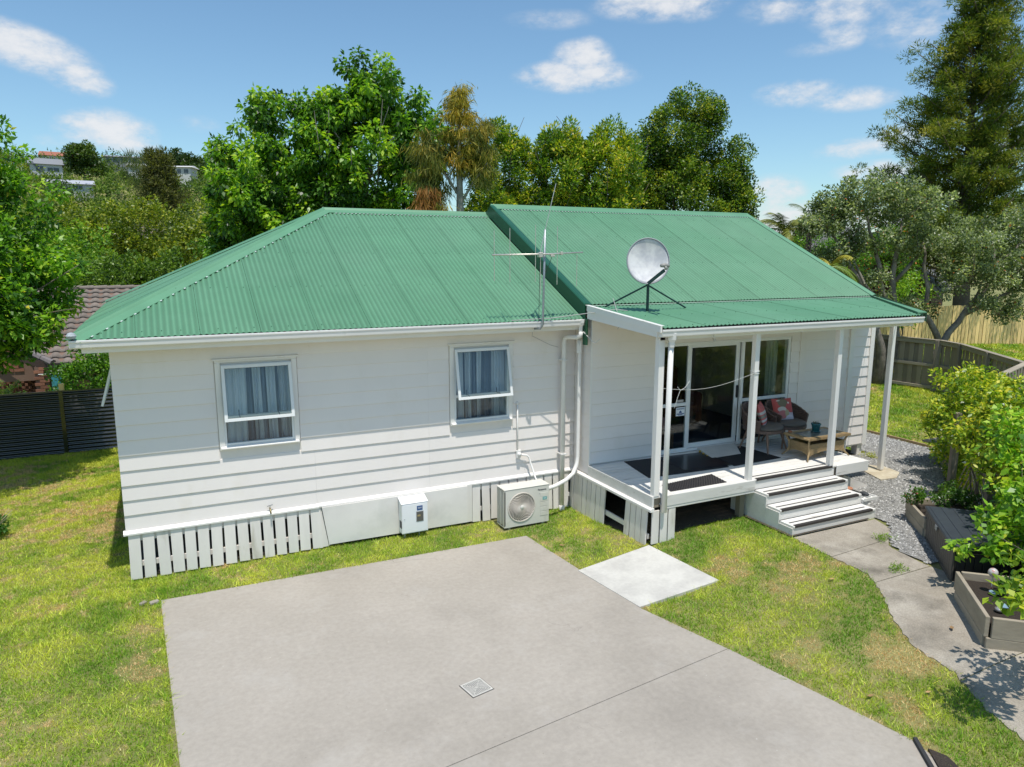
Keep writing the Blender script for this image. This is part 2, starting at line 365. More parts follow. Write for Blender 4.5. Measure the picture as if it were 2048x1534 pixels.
def inpoly(px, py, poly):
    px = np.asarray(px); py = np.asarray(py); c = np.zeros(px.shape, bool); n = len(poly); j = n - 1
    for i in range(n):
        xi, yi = poly[i]; xj, yj = poly[j]
        with np.errstate(divide='ignore', invalid='ignore'):
            k = ((yi > py) != (yj > py)) & (px < (xj - xi) * (py - yi) / (yj - yi + 1e-12) + xi)
        c ^= k; j = i
    return c
def edge_noise(poly, step, amp, seed):
    r = np.random.default_rng(seed); out = []
    for i in range(len(poly)):
        a = np.array(poly[i]); b = np.array(poly[(i + 1) % len(poly)]); L = np.linalg.norm(b - a); n = max(1, int(L / step)); nn = np.array([-(b - a)[1], (b - a)[0]]) / L
        for k in range(n):
            p = a + (b - a) * k / n
            if k: p = p + nn * r.normal(0, amp)
            out.append((float(p[0]), float(p[1])))
    return out
def slab(name, poly, top, thick, material, parent=None, **t):
    """polygonal slab; top may be a number or a function of x, y"""
    n = len(poly); f = top if callable(top) else (lambda x, y: top)
    v = [(x, y, f(x, y)) for x, y in poly] + [(x, y, f(x, y) - thick) for x, y in poly]
    m = MB(); m.v = v
    m.f = [tuple(range(n)), tuple(range(2 * n - 1, n - 1, -1))] + [((i + 1) % n, i, n + i, n + (i + 1) % n) for i in range(n)]
    return m.build(name, material, parent, **t)
DRIVE = [(.346, -.87), (5.641, -.965), (5.861, -3.765), (6.05, -4.6), (6.30, -5.5), (6.50, -6.4), (6.62, -6.95), (6.2, -9.5), (5.6, -14), (.9, -14), (.60, -8)]
DRIVE = DRIVE
drv = empty('driveway', (3, -4, -.7), kind='structure')
# the control joint splits the slab in two; the saw cut is a real gap
ja, jb = (6.225, -4.99), (.55, -5.66)
up_ = [(.346, -.87), (5.641, -.965), (5.861, -3.765), (6.04, -4.45), (6.185, -4.985), (.532, -5.652)]
lo_ = [(.534, -5.660), (6.19, -4.993), (6.30, -5.5), (6.50, -6.4), (6.62, -6.95), (6.2, -9.5), (5.6, -14), (.9, -14), (.60, -8)]
slab('concrete_slab', up_, -.690, .12, CONC, drv); slab('concrete_slab', lo_, -.690, .12, CONC, drv)
MB().box(.36, -5.75, -.80, 6.0, -4.9, -.70).build('joint_bed', mat('joint_dirt', (.09, .08, .065), .95), drv)
SLABP = [(5.715, -2.455), (5.862, -3.740), (7.17, -3.73), (7.02, -2.36)]
slab('stepping_slab', SLABP, lambda x, y: G(x, y) + .018, .1, CONCL, kind='structure')

# footpath: left edge and right edge, four cast bays with real joints
def path_top(x, y): return G(x, y) + .012
PL = [(9.04, -3.25), (8.98, -3.95), (8.96, -4.62), (8.62, -5.1), (8.24, -5.52), (7.93, -6.02), (7.88, -6.52), (7.62, -7.0), (7.35, -7.9), (7.1, -9.4)]
PR_ = [(10.86, -3.25), (10.70, -3.68), (10.40, -3.86), (10.04, -4.12), (10.0, -4.4), (9.93, -4.75), (9.98, -5.12), (9.42, -5.62), (8.62, -6.46), (9.2, -7.2), (9.6, -7.9), (9.8, -8.8), (10.2, -9.8)]
def resample(P, n):
    P = np.array(P); d = np.r_[0, np.cumsum(np.linalg.norm(np.diff(P, axis=0), axis=1))]; s = np.linspace(0, d[-1], n)
    return np.stack([np.interp(s, d, P[:, 0]), np.interp(s, d, P[:, 1])], 1)
A_, B_ = resample(PL, 61), resample(PR_, 61)
pth = empty('path', (9, -5, -.5), kind='structure')
for a0, a1 in ((0, 7), (7, 15), (15, 34), (34, 60)):
    m = MB(); nj = 9
    ts = np.linspace(a0 + .07, a1 - .07, (a1 - a0) * 2 + 1)
    v = []
    for t in ts:
        i = int(min(t, 59)); fr = t - i
        a = A_[i] * (1 - fr) + A_[i + 1] * fr; b = B_[i] * (1 - fr) + B_[i + 1] * fr
        wob = .012 * math.sin(t * 3.1) + .01 * math.sin(t * 7.7)
        a = a + np.array([wob, 0])
        for j in range(nj):
            p = a + (b - a) * j / (nj - 1); v.append((p[0], p[1], path_top(p[0], p[1])))
    k = len(ts); f = [(i * nj + j, (i + 1) * nj + j, (i + 1) * nj + j + 1, i * nj + j + 1) for i in range(k - 1) for j in range(nj - 1)]
    n0 = len(v); v += [(x, y, z - .1) for x, y, z in v]
    for i in range(k - 1):
        f.append((i * nj, n0 + i * nj, n0 + (i + 1) * nj, (i + 1) * nj)); e = nj - 1
        f.append((i * nj + e, (i + 1) * nj + e, n0 + (i + 1) * nj + e, n0 + i * nj + e))
    for j in range(nj - 1):
        f.append((j, j + 1, n0 + j + 1, n0 + j)); q = (k - 1) * nj
        f.append((q + j + 1, q + j, n0 + q + j, n0 + q + j + 1))
    m.v, m.f = v, f; m.build('concrete_bay', CONCP, pth)
PATHPOLY = [tuple(p) for p in A_] + [tuple(p) for p in B_[::-1]]

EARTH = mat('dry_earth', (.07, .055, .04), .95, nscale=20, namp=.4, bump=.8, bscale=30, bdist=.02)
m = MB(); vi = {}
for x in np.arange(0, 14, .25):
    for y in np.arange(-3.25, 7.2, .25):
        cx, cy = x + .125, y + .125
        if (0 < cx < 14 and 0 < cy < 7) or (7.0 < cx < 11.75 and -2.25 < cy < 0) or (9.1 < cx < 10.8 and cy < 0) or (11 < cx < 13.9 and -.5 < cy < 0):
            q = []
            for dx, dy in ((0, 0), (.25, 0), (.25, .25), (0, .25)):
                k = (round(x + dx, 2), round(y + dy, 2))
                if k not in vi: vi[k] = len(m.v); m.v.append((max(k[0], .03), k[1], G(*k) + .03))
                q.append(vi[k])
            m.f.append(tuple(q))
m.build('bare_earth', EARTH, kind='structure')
# gravel bed
GRAV = [(10.93, -3.3), (10.95, -2.4), (11.8, -2.3), (12.0, -.55), (14.2, -.5), (14.3, 3.5), (15.75, 3.5), (15.68, .55), (15.66, -1.0), (14.9, -1.7), (13.6, -2.6), (12.0, -3.2), (11.62, -3.25), (11.2, -4.2), (10.9, -4.2), (10.05, -5.0), (9.95, -4.9), (9.97, -4.7), (10.04, -4.4), (10.08, -4.12), (10.44, -3.84), (10.74, -3.66)]
def gv_top(x, y): return G(x, y) + .022
gd = MB()
GB = mat('gravel_bed', (.26, .255, .24), .9, rgb2=(.36, .35, .33), c_scale=60, nscale=90, namp=.4, bump=1, bscale=120, bdist=.02, rgb3=(.3, .29, .2), s3=1.0, thr3=(.62, .8))
xs = np.arange(9.6, 16.0, .1); ys = np.arange(-4.8, 3.7, .1); vi = {}
for x in xs:
    for y in ys:
        if inpoly(x + .05, y + .05, GRAV):
            q = []
            for dx, dy in ((0, 0), (.1, 0), (.1, .1), (0, .1)):
                k = (round(x + dx, 2), round(y + dy, 2))
                if k not in vi: vi[k] = len(gd.v); gd.v.append((k[0], k[1], gv_top(*k)))
                q.append(vi[k])
            gd.f.append(tuple(q))
gb = gd.build('gravel', GB, smooth=True, kind='structure')
# loose stones on it
N = 16000
px = rng.uniform(9.6, 15.8, N * 3); py = rng.uniform(-4.8, 3.5, N * 3); k = inpoly(px, py, GRAV); px, py = px[k][:N], py[k][:N]; n = len(px)
octv = np.array([(1, 0, 0), (.1, 1, .1), (-1, .1, 0), (0, -1, -.1), (.1, .1, .8), (-.1, 0, -.6)]); octf = np.array([(0, 1, 4), (1, 2, 4), (2, 3, 4), (3, 0, 4)])
sz = rng.uniform(.010, .021, (n, 1, 1)); an = rng.uniform(0, 6.28, n); jit = rng.normal(1, .22, (n, 6, 3))
V = octv[None] * jit * sz; ca, sa = np.cos(an)[:, None], np.sin(an)[:, None]
V = np.stack([V[..., 0] * ca - V[..., 1] * sa, V[..., 0] * sa + V[..., 1] * ca, V[..., 2]], -1)
V[..., 0] += px[:, None]; V[..., 1] += py[:, None]; V[..., 2] += (gz(px, py) + .026)[:, None]
F = octf[None] + (np.arange(n) * 6)[:, None, None]
def bulk(name, V, F, material, colr=None, parent=None, smooth=False, **t):
    V = np.ascontiguousarray(V.reshape(-1, 3), np.float32); k = F.shape[-1]; F = np.ascontiguousarray(F.reshape(-1, k), np.int32)
    me = bpy.data.meshes.new(name); me.vertices.add(len(V)); me.vertices.foreach_set('co', V.ravel())
    me.loops.add(F.size); me.loops.foreach_set('vertex_index', F.ravel()); me.polygons.add(len(F)); me.polygons.foreach_set('loop_start', np.arange(0, F.size, k, dtype=np.int32))
    me.update(calc_edges=True)
    if colr is not None:
        a = me.color_attributes.new('Col', 'FLOAT_COLOR', 'POINT'); c = np.ones((len(V), 4), np.float32); c[:, :3] = colr.reshape(-1, 3); a.data.foreach_set('color', c.ravel())
    if smooth: me.shade_smooth()
    me.materials.append(material)
    return put(name, me, parent, **t)
g = rng.choice([.16, .26, .36, .5], n, p=[.22, .38, .28, .12])[:, None, None] * np.array([1, .985, .94]) * rng.uniform(.85, 1.15, (n, 1, 1))
ATTR = leaf_mat('attribute_stone', .8, 0.0)
bulk('gravel_stones', V, F, ATTR, np.broadcast_to(g, (n, 6, 3)), kind='stuff', label='loose grey crushed stones spread over the bed beside the white steps', cat='gravel')

# ---------------------------------------------------------------- grass blades
DECKP_ = [(7.0, -2.35), (11.75, -2.4), (14.0, -.5), (14.0, 7), (7.0, 7)]
def grass_region(x, y):
    ok = ~inpoly(x, y, DRIVE) & ~inpoly(x, y, lo_) & ~inpoly(x, y, up_) & ~inpoly(x, y, SLABP) & ~inpoly(x, y, PATHPOLY) & ~inpoly(x, y, GRAV)
    ok &= ~((x > -.03) & (x < 14) & (y > -.06)) & ~((x > 7.02) & (x < 11.75) & (y > -2.22)) & ~((x > 9.05) & (x < 10.95) & (y > -3.25))
    ok &= ~((x > 5.40) & (x < 6.25) & (y > -.64)) 
    ok &= ~((x > 9.0) & (y > -9) & (y < -3.2) & (x < 16) & (y < -.5 * (x - 9) + -2.5 + 0 * x) )
    return ok
def lawn_noise(x, y, s, seed):
    r = np.random.default_rng(seed); v = np.zeros_like(x)
    for k in range(10):
        a = r.uniform(0, 6.28); f = s * r.uniform(.5, 1.7); v += np.sin((x * np.cos(a) + y * np.sin(a)) * f + r.uniform(0, 6.28)) * .32
    return v
PATCHES = ((8.15, -4.12, 0.28, 2.2), (8.6, -3.98, 0.25, 2.0), (7.75, -4.4, 0.25, 1.6), (6.62, -5.33, 0.16, 1.9), (7.1, -5.33, 0.2, 1.5), (6.7, -5.55, 0.18, 1.8), (7.62, -6.02, 0.24, 2.2), (7.7, -6.25, 0.2, 2.0), (7.02, -6.56, 0.17, 1.9), (6.9, -6.78, 0.17, 2.0), (6.58, -7.1, 0.15, 1.6), (5.62, -1.9, 0.25, 1.3), (6.85, -1.85, 0.35, 1.5), (7.5, -3.4, 0.3, 0.9), (7.4, -3.85, 0.3, 1.3), (0.22, -1.7, 0.16, 1.2), (0.22, -2.65, 0.2, 2.3), (0.3, -3.3, 0.14, 1.8), (-0.35, -1.2, 0.4, 0.6), (-1.2, 3.5, 1.2, 0.5), (-1.8, 2.2, 0.8, 0.4), (0.1, -0.7, 0.3, 0.8), (6.35, -4.9, 0.12, 1.2), (1.2, -0.45, 0.5, 0.6))
def grass(n, x0, x1, y0, y1, hgt, wid, seed, edge=None):
    r = np.random.default_rng(seed); x = r.uniform(x0, x1, n); y = r.uniform(y0, y1, n)
    k = grass_region(x + r.normal(0, .016, n), y + r.normal(0, .016, n)); x, y = x[k], y[k]
    cx, cy = .6327, -10.75
    dpt = (x - cx) * .4367 + (y - cy) * .8996; lat = (x - cx) * .8996 - (y - cy) * .4367
    k = (dpt > 2) & (np.abs(lat) < dpt * .80 + 1.3); x, y, dpt = x[k], y[k], dpt[k]; n = len(x)
    z = gz(x, y) - .004
    dry = .55 * lawn_noise(x, y, 2.6, 3) + .55 * lawn_noise(x, y, 9, 5) + .5 * lawn_noise(x, y, 30, 6)
    dr_ = np.minimum.reduce([np.abs((x - 5.75) * .997 - 0 * y) + 9 * ((y < -2.2) | (y > -1)), np.hypot(x - 6.05, y + 4.4) * 0 + np.abs(x - np.interp(-y, [3.8, 4.6, 5.5, 6.4, 6.95], [5.88, 6.05, 6.30, 6.50, 6.62])) + 9 * (y > -3.7)]); dry += 1.0 * np.exp(-(dr_ / .09) ** 2)
    pr_ = np.abs(x - np.interp(-y, [4.0, 4.62, 5.1, 5.52, 6.02, 6.52, 7.0], [8.98, 8.96, 8.62, 8.24, 7.93, 7.88, 7.62])); dry += .7 * np.exp(-(pr_ / .10) ** 2) * (x > 6.7) * (y < -3.5)
    # worn strip beside the driveway edges
    dl = np.abs(x - .40); dry += 1.1 * np.exp(-((x - .12) / .16) ** 2) * (y < -1.5) * (y > -5.5) * (.6 + .5 * np.sin(y * 2.2))
    for (qx, qy, qr, qs) in PATCHES:
        dry += qs * np.exp(-((x - qx) ** 2 + (y - qy) ** 2) / qr ** 2)
    dry += .55 * sm(-3, 3, y) * (x < 0)
    lush = np.clip(.5 + .5 * lawn_noise(x, y, 1.5, 11), 0, 1)
    h = hgt * r.uniform(.4, 1.5, n) * (1 + .18 * lawn_noise(x, y, 26, 23)) * (1.05 + .35 * lush - .35 * np.clip(dry, 0, 1.4)); h = np.maximum(h, .01)
    an = r.uniform(0, 6.28, n); tl = r.normal(0, .9, n); ln = h * tl
    wv = wid * r.uniform(.7, 1.3, n) * (1 + .035 * np.maximum(dpt - 6, 0))
    dx, dy = np.cos(an), np.sin(an); ta = r.uniform(0, 6.28, n)
    P = np.zeros((n, 3, 3)); P[:, 0, 0] = x - dx * wv; P[:, 0, 1] = y - dy * wv; P[:, 0, 2] = z
    P[:, 1, 0] = x + dx * wv; P[:, 1, 1] = y + dy * wv; P[:, 1, 2] = z
    P[:, 2, 0] = x + np.cos(ta) * ln; P[:, 2, 1] = y + np.sin(ta) * ln; P[:, 2, 2] = z + h
    c1 = np.array([.18, .355, .028]); c2 = np.array([.62, .68, .10]); c3 = np.array([.78, .55, .29])
    t = np.clip(.45 + .44 * lawn_noise(x, y, 3.3, 9) + .18 * lawn_noise(x, y, 11, 19) + .4 * sm(-2.5, 1.0, y) * (x < 0) + r.normal(0, .26, n), 0, 1)[:, None]
    C = c1 * (1 - t) + c2 * t
    d = np.clip((dry - .95 + r.normal(0, .28, n)) * 1.7, 0, 1)[:, None]
    C = C * (1 - d) + c3 * d; C *= r.uniform(.62, 1.42, (n, 1)); C = np.minimum(C, .85)
    return P, np.repeat(C[:, None, :], 3, 1)
P1, C1 = grass(700000, -6.5, .42, -8.5, 7.9, .034, .0050, 1)
P2, C2 = grass(400000, .35, 9.1, -9.0, 0, .034, .0048, 2)
P3, C3 = grass(110000, 14, 23, -3, 8, .045, .009, 3)
P4, C4 = grass(110000, 22, 38, -1, 10, .06, .013, 4)
P = np.concatenate([P1, P2, P3, P4]); Cc = np.concatenate([C1, C2, C3, C4]); n = len(P)
GRASS = leaf_mat('grass_blade', .5, .35, .35, (1.0, .85, .8))
print('grass blades', n)
bulk('lawn_grass', P, np.arange(n * 3).reshape(n, 3), GRASS, Cc, kind='stuff', label='short mown green lawn with dry straw coloured patches', cat='grass')
# ================================================================= HOUSE
house = empty('house', (7, 3, -.7), label='white weatherboard bungalow with green corrugated roof and covered porch', cat='house')
LX, WY, RX = 7.085, -.529, 13.98          # right wing: left face, front face, right end
EZ, RY, RZ = 2.722, 3.57, 4.604           # left wing eave height, ridge y, ridge z
PIT = .2093                               # weatherboard exposure

def board_run(parent, face, a0, a1, z0, z1, holes=(), joints=(), name='weatherboard', slope=None):
    """lapped boards on a wall. face=('y',y0,-1): wall plane y=y0 facing -y; ('x',x0,-1): plane x=x0 facing -x"""
    ax, c0, sg = face
    z = z0; i = 0
    while z < z1 - .02:
        zt = min(z + PIT + .012, z1)
        cuts = [(a0, a1)]
        for h0, h1, hz0, hz1 in holes:
            if hz0 < z + PIT * .5 + .05 and hz1 > z + .06 or (hz0 < zt - .02 and hz1 > z + .02):
                cuts = [s for c in cuts for s in (((c[0], min(c[1], h0)), (max(c[0], h1), c[1])) if (h0 < c[1] and h1 > c[0]) else (c,)) if s[1] - s[0] > .01]
        for j in joints:
            jj = j
            cuts = [s for c in cuts for s in (((c[0], jj - .0006), (jj + .0006, c[1])) if c[0] + .2 < jj < c[1] - .2 else (c,))]
        for s0, s1 in cuts:
            o0, o1 = .026, .008                                  # proud at the foot, thin at the head
            pr = [(0.0, z), (o0 - .004, z), (o0, z + .005), (o1, zt), (0.0, zt)]
            if ax == 'y': poly = [(s0, c0 + sg * p, q) for p, q in pr]; d = (s1 - s0, 0, 0)
            else: poly = [(c0 + sg * p, s0, q) for p, q in pr]; d = (0, s1 - s0, 0)
            if slope:
                m = MB(); top0, top1 = slope(s0), slope(s1)
                t0, t1 = min(zt, top0), min(zt, top1)
                if max(t0, t1) - z < .02: continue
                P0 = [(p, min(q, max(t0, z + .001))) for p, q in pr]; P1_ = [(p, min(q, max(t1, z + .001))) for p, q in pr]
                v = [((s0, c0 + sg * p, q) if ax == 'y' else (c0 + sg * p, s0, q)) for p, q in P0] + [((s1, c0 + sg * p, q) if ax == 'y' else (c0 + sg * p, s1, q)) for p, q in P1_]
                n = len(pr); m.add(v, [tuple(range(n - 1, -1, -1)), tuple(range(n, 2 * n))] + [(k, (k + 1) % n, n + (k + 1) % n, n + k) for k in range(n)])
                m.build(name, BOARD, parent)
            else: MB().prism(poly, d).build(name, BOARD, parent)
        z += PIT; i += 1

# --- left wing walls
def holed_wall(m, x0, x1, y0, y1, z0, z1, holes):
    """slab in the xz plane with rectangular holes"""
    xs = sorted({x0, x1, *[h[0] for h in holes], *[h[1] for h in holes]}); zs = sorted({z0, z1, *[h[2] for h in holes], *[h[3] for h in holes]})
    for a, b in zip(xs, xs[1:]):
        for c, d in zip(zs, zs[1:]):
            if not any(h[0] <= a and b <= h[1] and h[2] <= c and d <= h[3] for h in holes): m.box(a, y0, c, b, y1, d)
    return m
WIN = [(1.31, 2.27, 1.07, 2.235), (4.80, 5.775, 1.07, 2.27)]
lw = empty('wall', (3.5, 0, 0), parent=house)
m = MB(); holed_wall(m, .0, LX, .0, .1, .0, 2.56, WIN); m.box(0, .1, 0, .1, 7.15, 2.56)
m.box(.1, 7.05, 0, LX, 7.15, 2.56); m.build('wall_frame', WHITE, lw)
board_run(lw, ('y', 0, -1), -.03, 7.06, .022, 2.535, holes=[(h[0] - .085, h[1] + .085, h[2] - .07, h[3] + .07) for h in WIN], joints=(2.55, 4.36))
board_run(lw, ('x', 0, -1), .0, 7.15, .022, 2.535, holes=[(.15, .95, 1.35, 2.3)])
MB().box(-.012, -.012, .0, .002, .002, 2.53).build('corner_stop', TRIM, lw)
# sill ledge (water table) in two lengths with a small step, as built
m = MB().prism([(-.06, 0.0, -.035), (-.06, -.075, -.035), (-.06, -.075, -.012), (-.06, -.03, .022), (-.06, 0, .022)], (2.62, 0, 0)); m.build('sill_ledge', TRIM, lw)
m = MB().prism([(2.56, 0.0, -.028), (2.56, -.07, -.028), (2.56, -.07, -.006), (2.56, -.028, .026), (2.56, 0, .026)], (4.50, 0, 0)); m.build('sill_ledge', TRIM, lw)
MB().box(.02, .02, -.06, LX, 7.1, -.04).build('floor', DARKV, lw)
MB().box(.1, .1, 2.5, LX - .1, 7.0, 2.52).build('ceiling', WHITE, lw)

# --- skirting battens
def battens(parent, x0, x1, zt=-.03, mat_=BATTEN, jit=.004):
    n = int((x1 - x0) / .166); p = (x1 - x0) / n
    for i in range(n):
        a = x0 + i * p + .015 + random.uniform(-jit, jit); b = x0 + (i + 1) * p - .015 + random.uniform(-jit, jit)
        g = G((a + b) / 2, -.1) + .012 + random.uniform(0, .02); s = random.uniform(-.012, .012)
        m = MB(); y0, y1 = -.052, -.030
        fl = -.03
        v = [(a, y0, zt), (b, y0, zt), (b, y1, zt), (a, y1, zt), (a + s, y0 + fl, g + random.uniform(0, .012)), (b + s, y0 + fl, g), (b + s, y1 + fl, g), (a + s, y1 + fl, g)]
        m.add(v, [(0, 1, 2, 3), (4, 7, 6, 5), (0, 4, 5, 1), (1, 5, 6, 2), (2, 6, 7, 3), (3, 7, 4, 0)]); m.build('batten', mat_, parent)
sk = empty('skirting', (3, -.05, -.3), parent=house)
battens(sk, -.02, 2.60); battens(sk, 5.08, 6.96)
MB().box(0, -.028, -.51, 2.6, .005, -.44).build('rail', WHITE, sk); MB().box(5.08, -.028, -.51, 7.0, .005, -.44).build('rail', WHITE, sk)
MB().box(0, -.028, -.14, 2.6, .005, -.05).build('rail', WHITE, sk); MB().box(5.08, -.028, -.14, 7.0, .005, -.05).build('rail', WHITE, sk)
PANEL = mat('fibre_cement_panel', (.80, .76, .72), .55, nscale=1.6, namp=.06, rgb3=(.6, .585, .54), s3=1.4, thr3=(.5, .8), bump=.06, bscale=12)
v = [(2.605, -.085, -.032), (4.99, -.085, -.026), (4.99, -.085, -.655), (2.70, -.085, -.64), (2.695, -.085, -.66)]
MB().prism(v[::-1], (0, .02, 0)).build('skirting_panel', PANEL, sk)
MB().box(4.985, -.07, -.66, 5.08, -.05, -.028).build('batten', BATTEN, sk)
v = [(2.455, -.045, -.032), (2.60, -.045, -.032), (2.69, -.065, -.67), (2.52, -.065, -.67)]
MB().prism(v[::-1], (0, .015, 0)).build('batten', BATTEN, sk)
for x in (1.2, 2.8, 4.4, 6.0):
    MB().box(x - .06, .4, -.75, x + .06, .52, -.04).build('pile', TIMBG, sk)
    MB().box(x - .06, 3, -.75, x + .06, 3.12, -.04).build('pile', TIMBG, sk)

# --- windows: aluminium frame, facings, head flashing, awning sash hung open
def window(parent, x0, x1, z0, z1, zs, tilt, name='window'):
    W = empty(name, ((x0 + x1) / 2, 0, (z0 + z1) / 2), parent=parent)
    m = MB(); f = .075
    m.box(x0 - f, -.038, z0 - .02, x0, .02, z1 + .03, .004); m.box(x1, -.038, z0 - .02, x1 + f, .02, z1 + .03, .004); m.box(x0 - f, -.0385, z1 + .0305, x1 + f, .02, z1 + .075, .004)
    m.box(x0 - f + .004, -.037, z0 - .062, x1 + f - .004, .02, z0 - .0205, .004); m.build('facing', TRIM, W)
    m = MB(); t = .03
    m.box(x0 + .001, -.03, z0 + .001, x0 + t, .05, z1 - .001); m.box(x1 - t, -.03, z0 + .001, x1 - .001, .05, z1 - .001); m.box(x0 + t, -.03, z0 + .001, x1 - t, .05, z0 + t); m.box(x0 + t, -.03, z1 - t, x1 - t, .05, z1 - .001)
    m.box(x0 + t, -.03, zs - .025, x1 - t, .04, zs + .02); m.build('frame', ALU, W)
    MB().prism([(x0 - f - .03, -.0, z1 + .075), (x0 - f - .03, -.06, z1 + .078), (x0 - f - .03, -.065, z1 + .062), (x0 - f - .03, -.067, z1 + .084), (x0 - f - .03, .0, z1 + .095)], (x1 - x0 + 2 * f + .06, 0, 0)).build('head_flashing', GUTTER, W)
    MB().prism([(x0 - f + .02, -.02, z0 - .022), (x0 - f + .02, -.075, z0 - .04), (x0 - f + .02, -.075, z0 - .028), (x0 - f + .02, -.02, z0 + .0)], (x1 - x0 + 2 * f - .04, 0, 0)).build('sill', TRIM, W)
    MB().box(x0 + t, .005, z0 + t, x1 - t, .009, zs - .025).build('pane', GLASSW, W)
    # sash, hinged at the head
    S = MB(); hz = z1 - .012; L = hz - zs + .045; ca, sa = math.cos(tilt), math.sin(tilt)
    Zd = Vector((0, -sa, -ca)); Yd = Vector((0, -ca, sa)); Xd = Vector((1, 0, 0)); O = Vector((0, -.036, hz))
    def sb(m, a0, a1, l0, l1, d0=0, d1=.026): return m.frame_box(O + Xd * ((a0 + a1) / 2) + Zd * ((l0 + l1) / 2) + Yd * ((d0 + d1) / 2), Xd, Yd, Zd, (a1 - a0) / 2, (d1 - d0) / 2, (l1 - l0) / 2, .003)
    w_ = .045; a0, a1 = x0 + .004, x1 - .004
    sb(S, a0, a0 + w_, 0, L); sb(S, a1 - w_, a1, 0, L); sb(S, a0 + w_, a1 - w_, 0, w_, 0, .0255); sb(S, a0 + w_, a1 - w_, L - w_, L, 0, .0255)
    S.build('sash', ALU, W)
    g = MB(); sb(g, a0 + w_, a1 - w_, w_, L - w_, .011, .014); g.build('pane', GLASSW, W)
    m = MB()
    for k in (.22, .78):
        x = x0 + (x1 - x0) * k; p = O + Xd * x + Zd * (L - .03); m.tube([(x, .0, zs + .01), (x, p.y * .6, zs + .03), (x, p.y + .01, p.z)], .005, 6); m.tube([(x, -.01, zs), (x, -.012, zs + .10)], .006, 6)
    m.build('stay', BLACKR, W)
    return W
window(house, 1.31, 2.27, 1.07, 2.235, 1.475, R(9)); window(house, 4.80, 5.775, 1.07, 2.27, 1.49, R(11.5))
# the open sash on the left end wall
W = empty('window', (0, .55, 1.9), parent=house)
MB().box(-.035, .15, 1.35, -.002, .2, 2.30).box(-.035, .9, 1.35, -.002, .95, 2.3).box(-.035, .2, 1.35, -.002, .9, 1.4).box(-.035, .2, 2.25, -.002, .9, 2.3).build('frame', ALU, W)
O = Vector((-.035, .55, 2.24)); Zd = Vector((-math.sin(R(16)), 0, -math.cos(R(16)))); Xd = Vector((0, 1, 0)); Yd = Zd.cross(Xd)
m = MB()
for a, b, c, d in ((-.37, -.33, 0, .52), (.33, .37, 0, .52), (-.33, .33, 0, .04), (-.33, .33, .48, .52)): m.frame_box(O + Xd * ((a + b) / 2) + Zd * ((c + d) / 2), Xd, Yd, Zd, (b - a) / 2, .014, (d - c) / 2)
m.build('sash', ALU, W); MB().frame_box(O + Zd * .26, Xd, Yd, Zd, .33, .002, .22).build('pane', GLASS, W)

# curtains hang inside: things of their own
CURT = bpy.data.materials.new('sheer_curtain'); CURT.use_nodes = True; t = CURT.node_tree; b = t.nodes['Principled BSDF']; b.inputs['Base Color'].default_value = (.86, .88, .92, 1); b.inputs['Roughness'].default_value = .9
tr = t.nodes.new('ShaderNodeBsdfTransparent'); ms = t.nodes.new('ShaderNodeMixShader'); ms.inputs[0].default_value = .94; t.links.new(tr.outputs[0], ms.inputs[1]); t.links.new(b.outputs[0], ms.inputs[2]); t.links.new(ms.outputs[0], t.nodes['Material Output'].inputs[0])
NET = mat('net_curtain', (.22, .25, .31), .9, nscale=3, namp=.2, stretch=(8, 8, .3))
def curtain(x0, x1, y, z0, z1, folds, seed, label, rot=False, material=CURT, gather=0.0):
    r = random.Random(seed); n = 90; v = []; ph = r.uniform(0, 6)
    rows = 7
    for j in range(rows):
        q = j / (rows - 1); z = z1 + (z0 - z1) * q
        for i in range(n + 1):
            s = i / n; a = folds * 6.283 * (s + .03 * math.sin(s * 9 + ph)) + ph
            am = .018 + .022 * q
            x = x0 + (x1 - x0) * s + .016 * math.sin(a * .5 + 1.3 * q) * q + gather * math.sin(q * 2.2) * (s - .5) * -.4
            v.append((x, y + am * math.sin(a) + .01 * math.sin(a * 2.3), z))
    f = [(j * (n + 1) + i, j * (n + 1) + i + 1, (j + 1) * (n + 1) + i + 1, (j + 1) * (n + 1) + i) for j in range(rows - 1) for i in range(n)]
    m = MB(); m.add(v, f); return m.build('curtain', material, smooth=True, label=label, cat='curtain')
curtain(1.30, 1.66, .13, .95, 2.33, 3, 1, 'bunched white curtain drawn to the left side of the left window')
curtain(1.74, 1.86, .15, .95, 2.33, 2, 3, 'narrow white curtain fold in the middle of the left window')
curtain(1.93, 2.06, .15, .95, 2.33, 1.6, 4, 'thin white curtain strand right of the middle in the left window')
curtain(2.10, 2.28, .17, .95, 2.33, 3, 7, 'soft white curtain edge at the right of the left window')
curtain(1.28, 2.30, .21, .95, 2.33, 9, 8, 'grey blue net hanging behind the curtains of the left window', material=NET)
curtain(4.82, 5.02, .14, .95, 2.35, 3, 2, 'white curtain fold at the left of the awning window beside the downpipes')
curtain(5.06, 5.18, .16, .95, 2.35, 2, 12, 'second white curtain fold in the awning window beside the downpipes')
curtain(5.27, 5.36, .15, .95, 2.35, 1, 13, 'slim white curtain fold centred in the awning window beside the downpipes')
curtain(5.54, 5.78, .14, .95, 2.35, 4, 14, 'white curtain folds at the right of the awning window beside the downpipes')
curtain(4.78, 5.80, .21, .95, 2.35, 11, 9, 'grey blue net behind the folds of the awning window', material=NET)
for i, (a, b_) in enumerate(((1.3, 7),)):
    pass
# room lining behind the bedroom windows
MB().box(.12, 3.1, 0, 6.9, 3.16, 2.5).box(3.4, .12, 0, 3.46, 3.1, 2.5).build('partition', mat('room_wall', (.45, .42, .38), .8), lw)

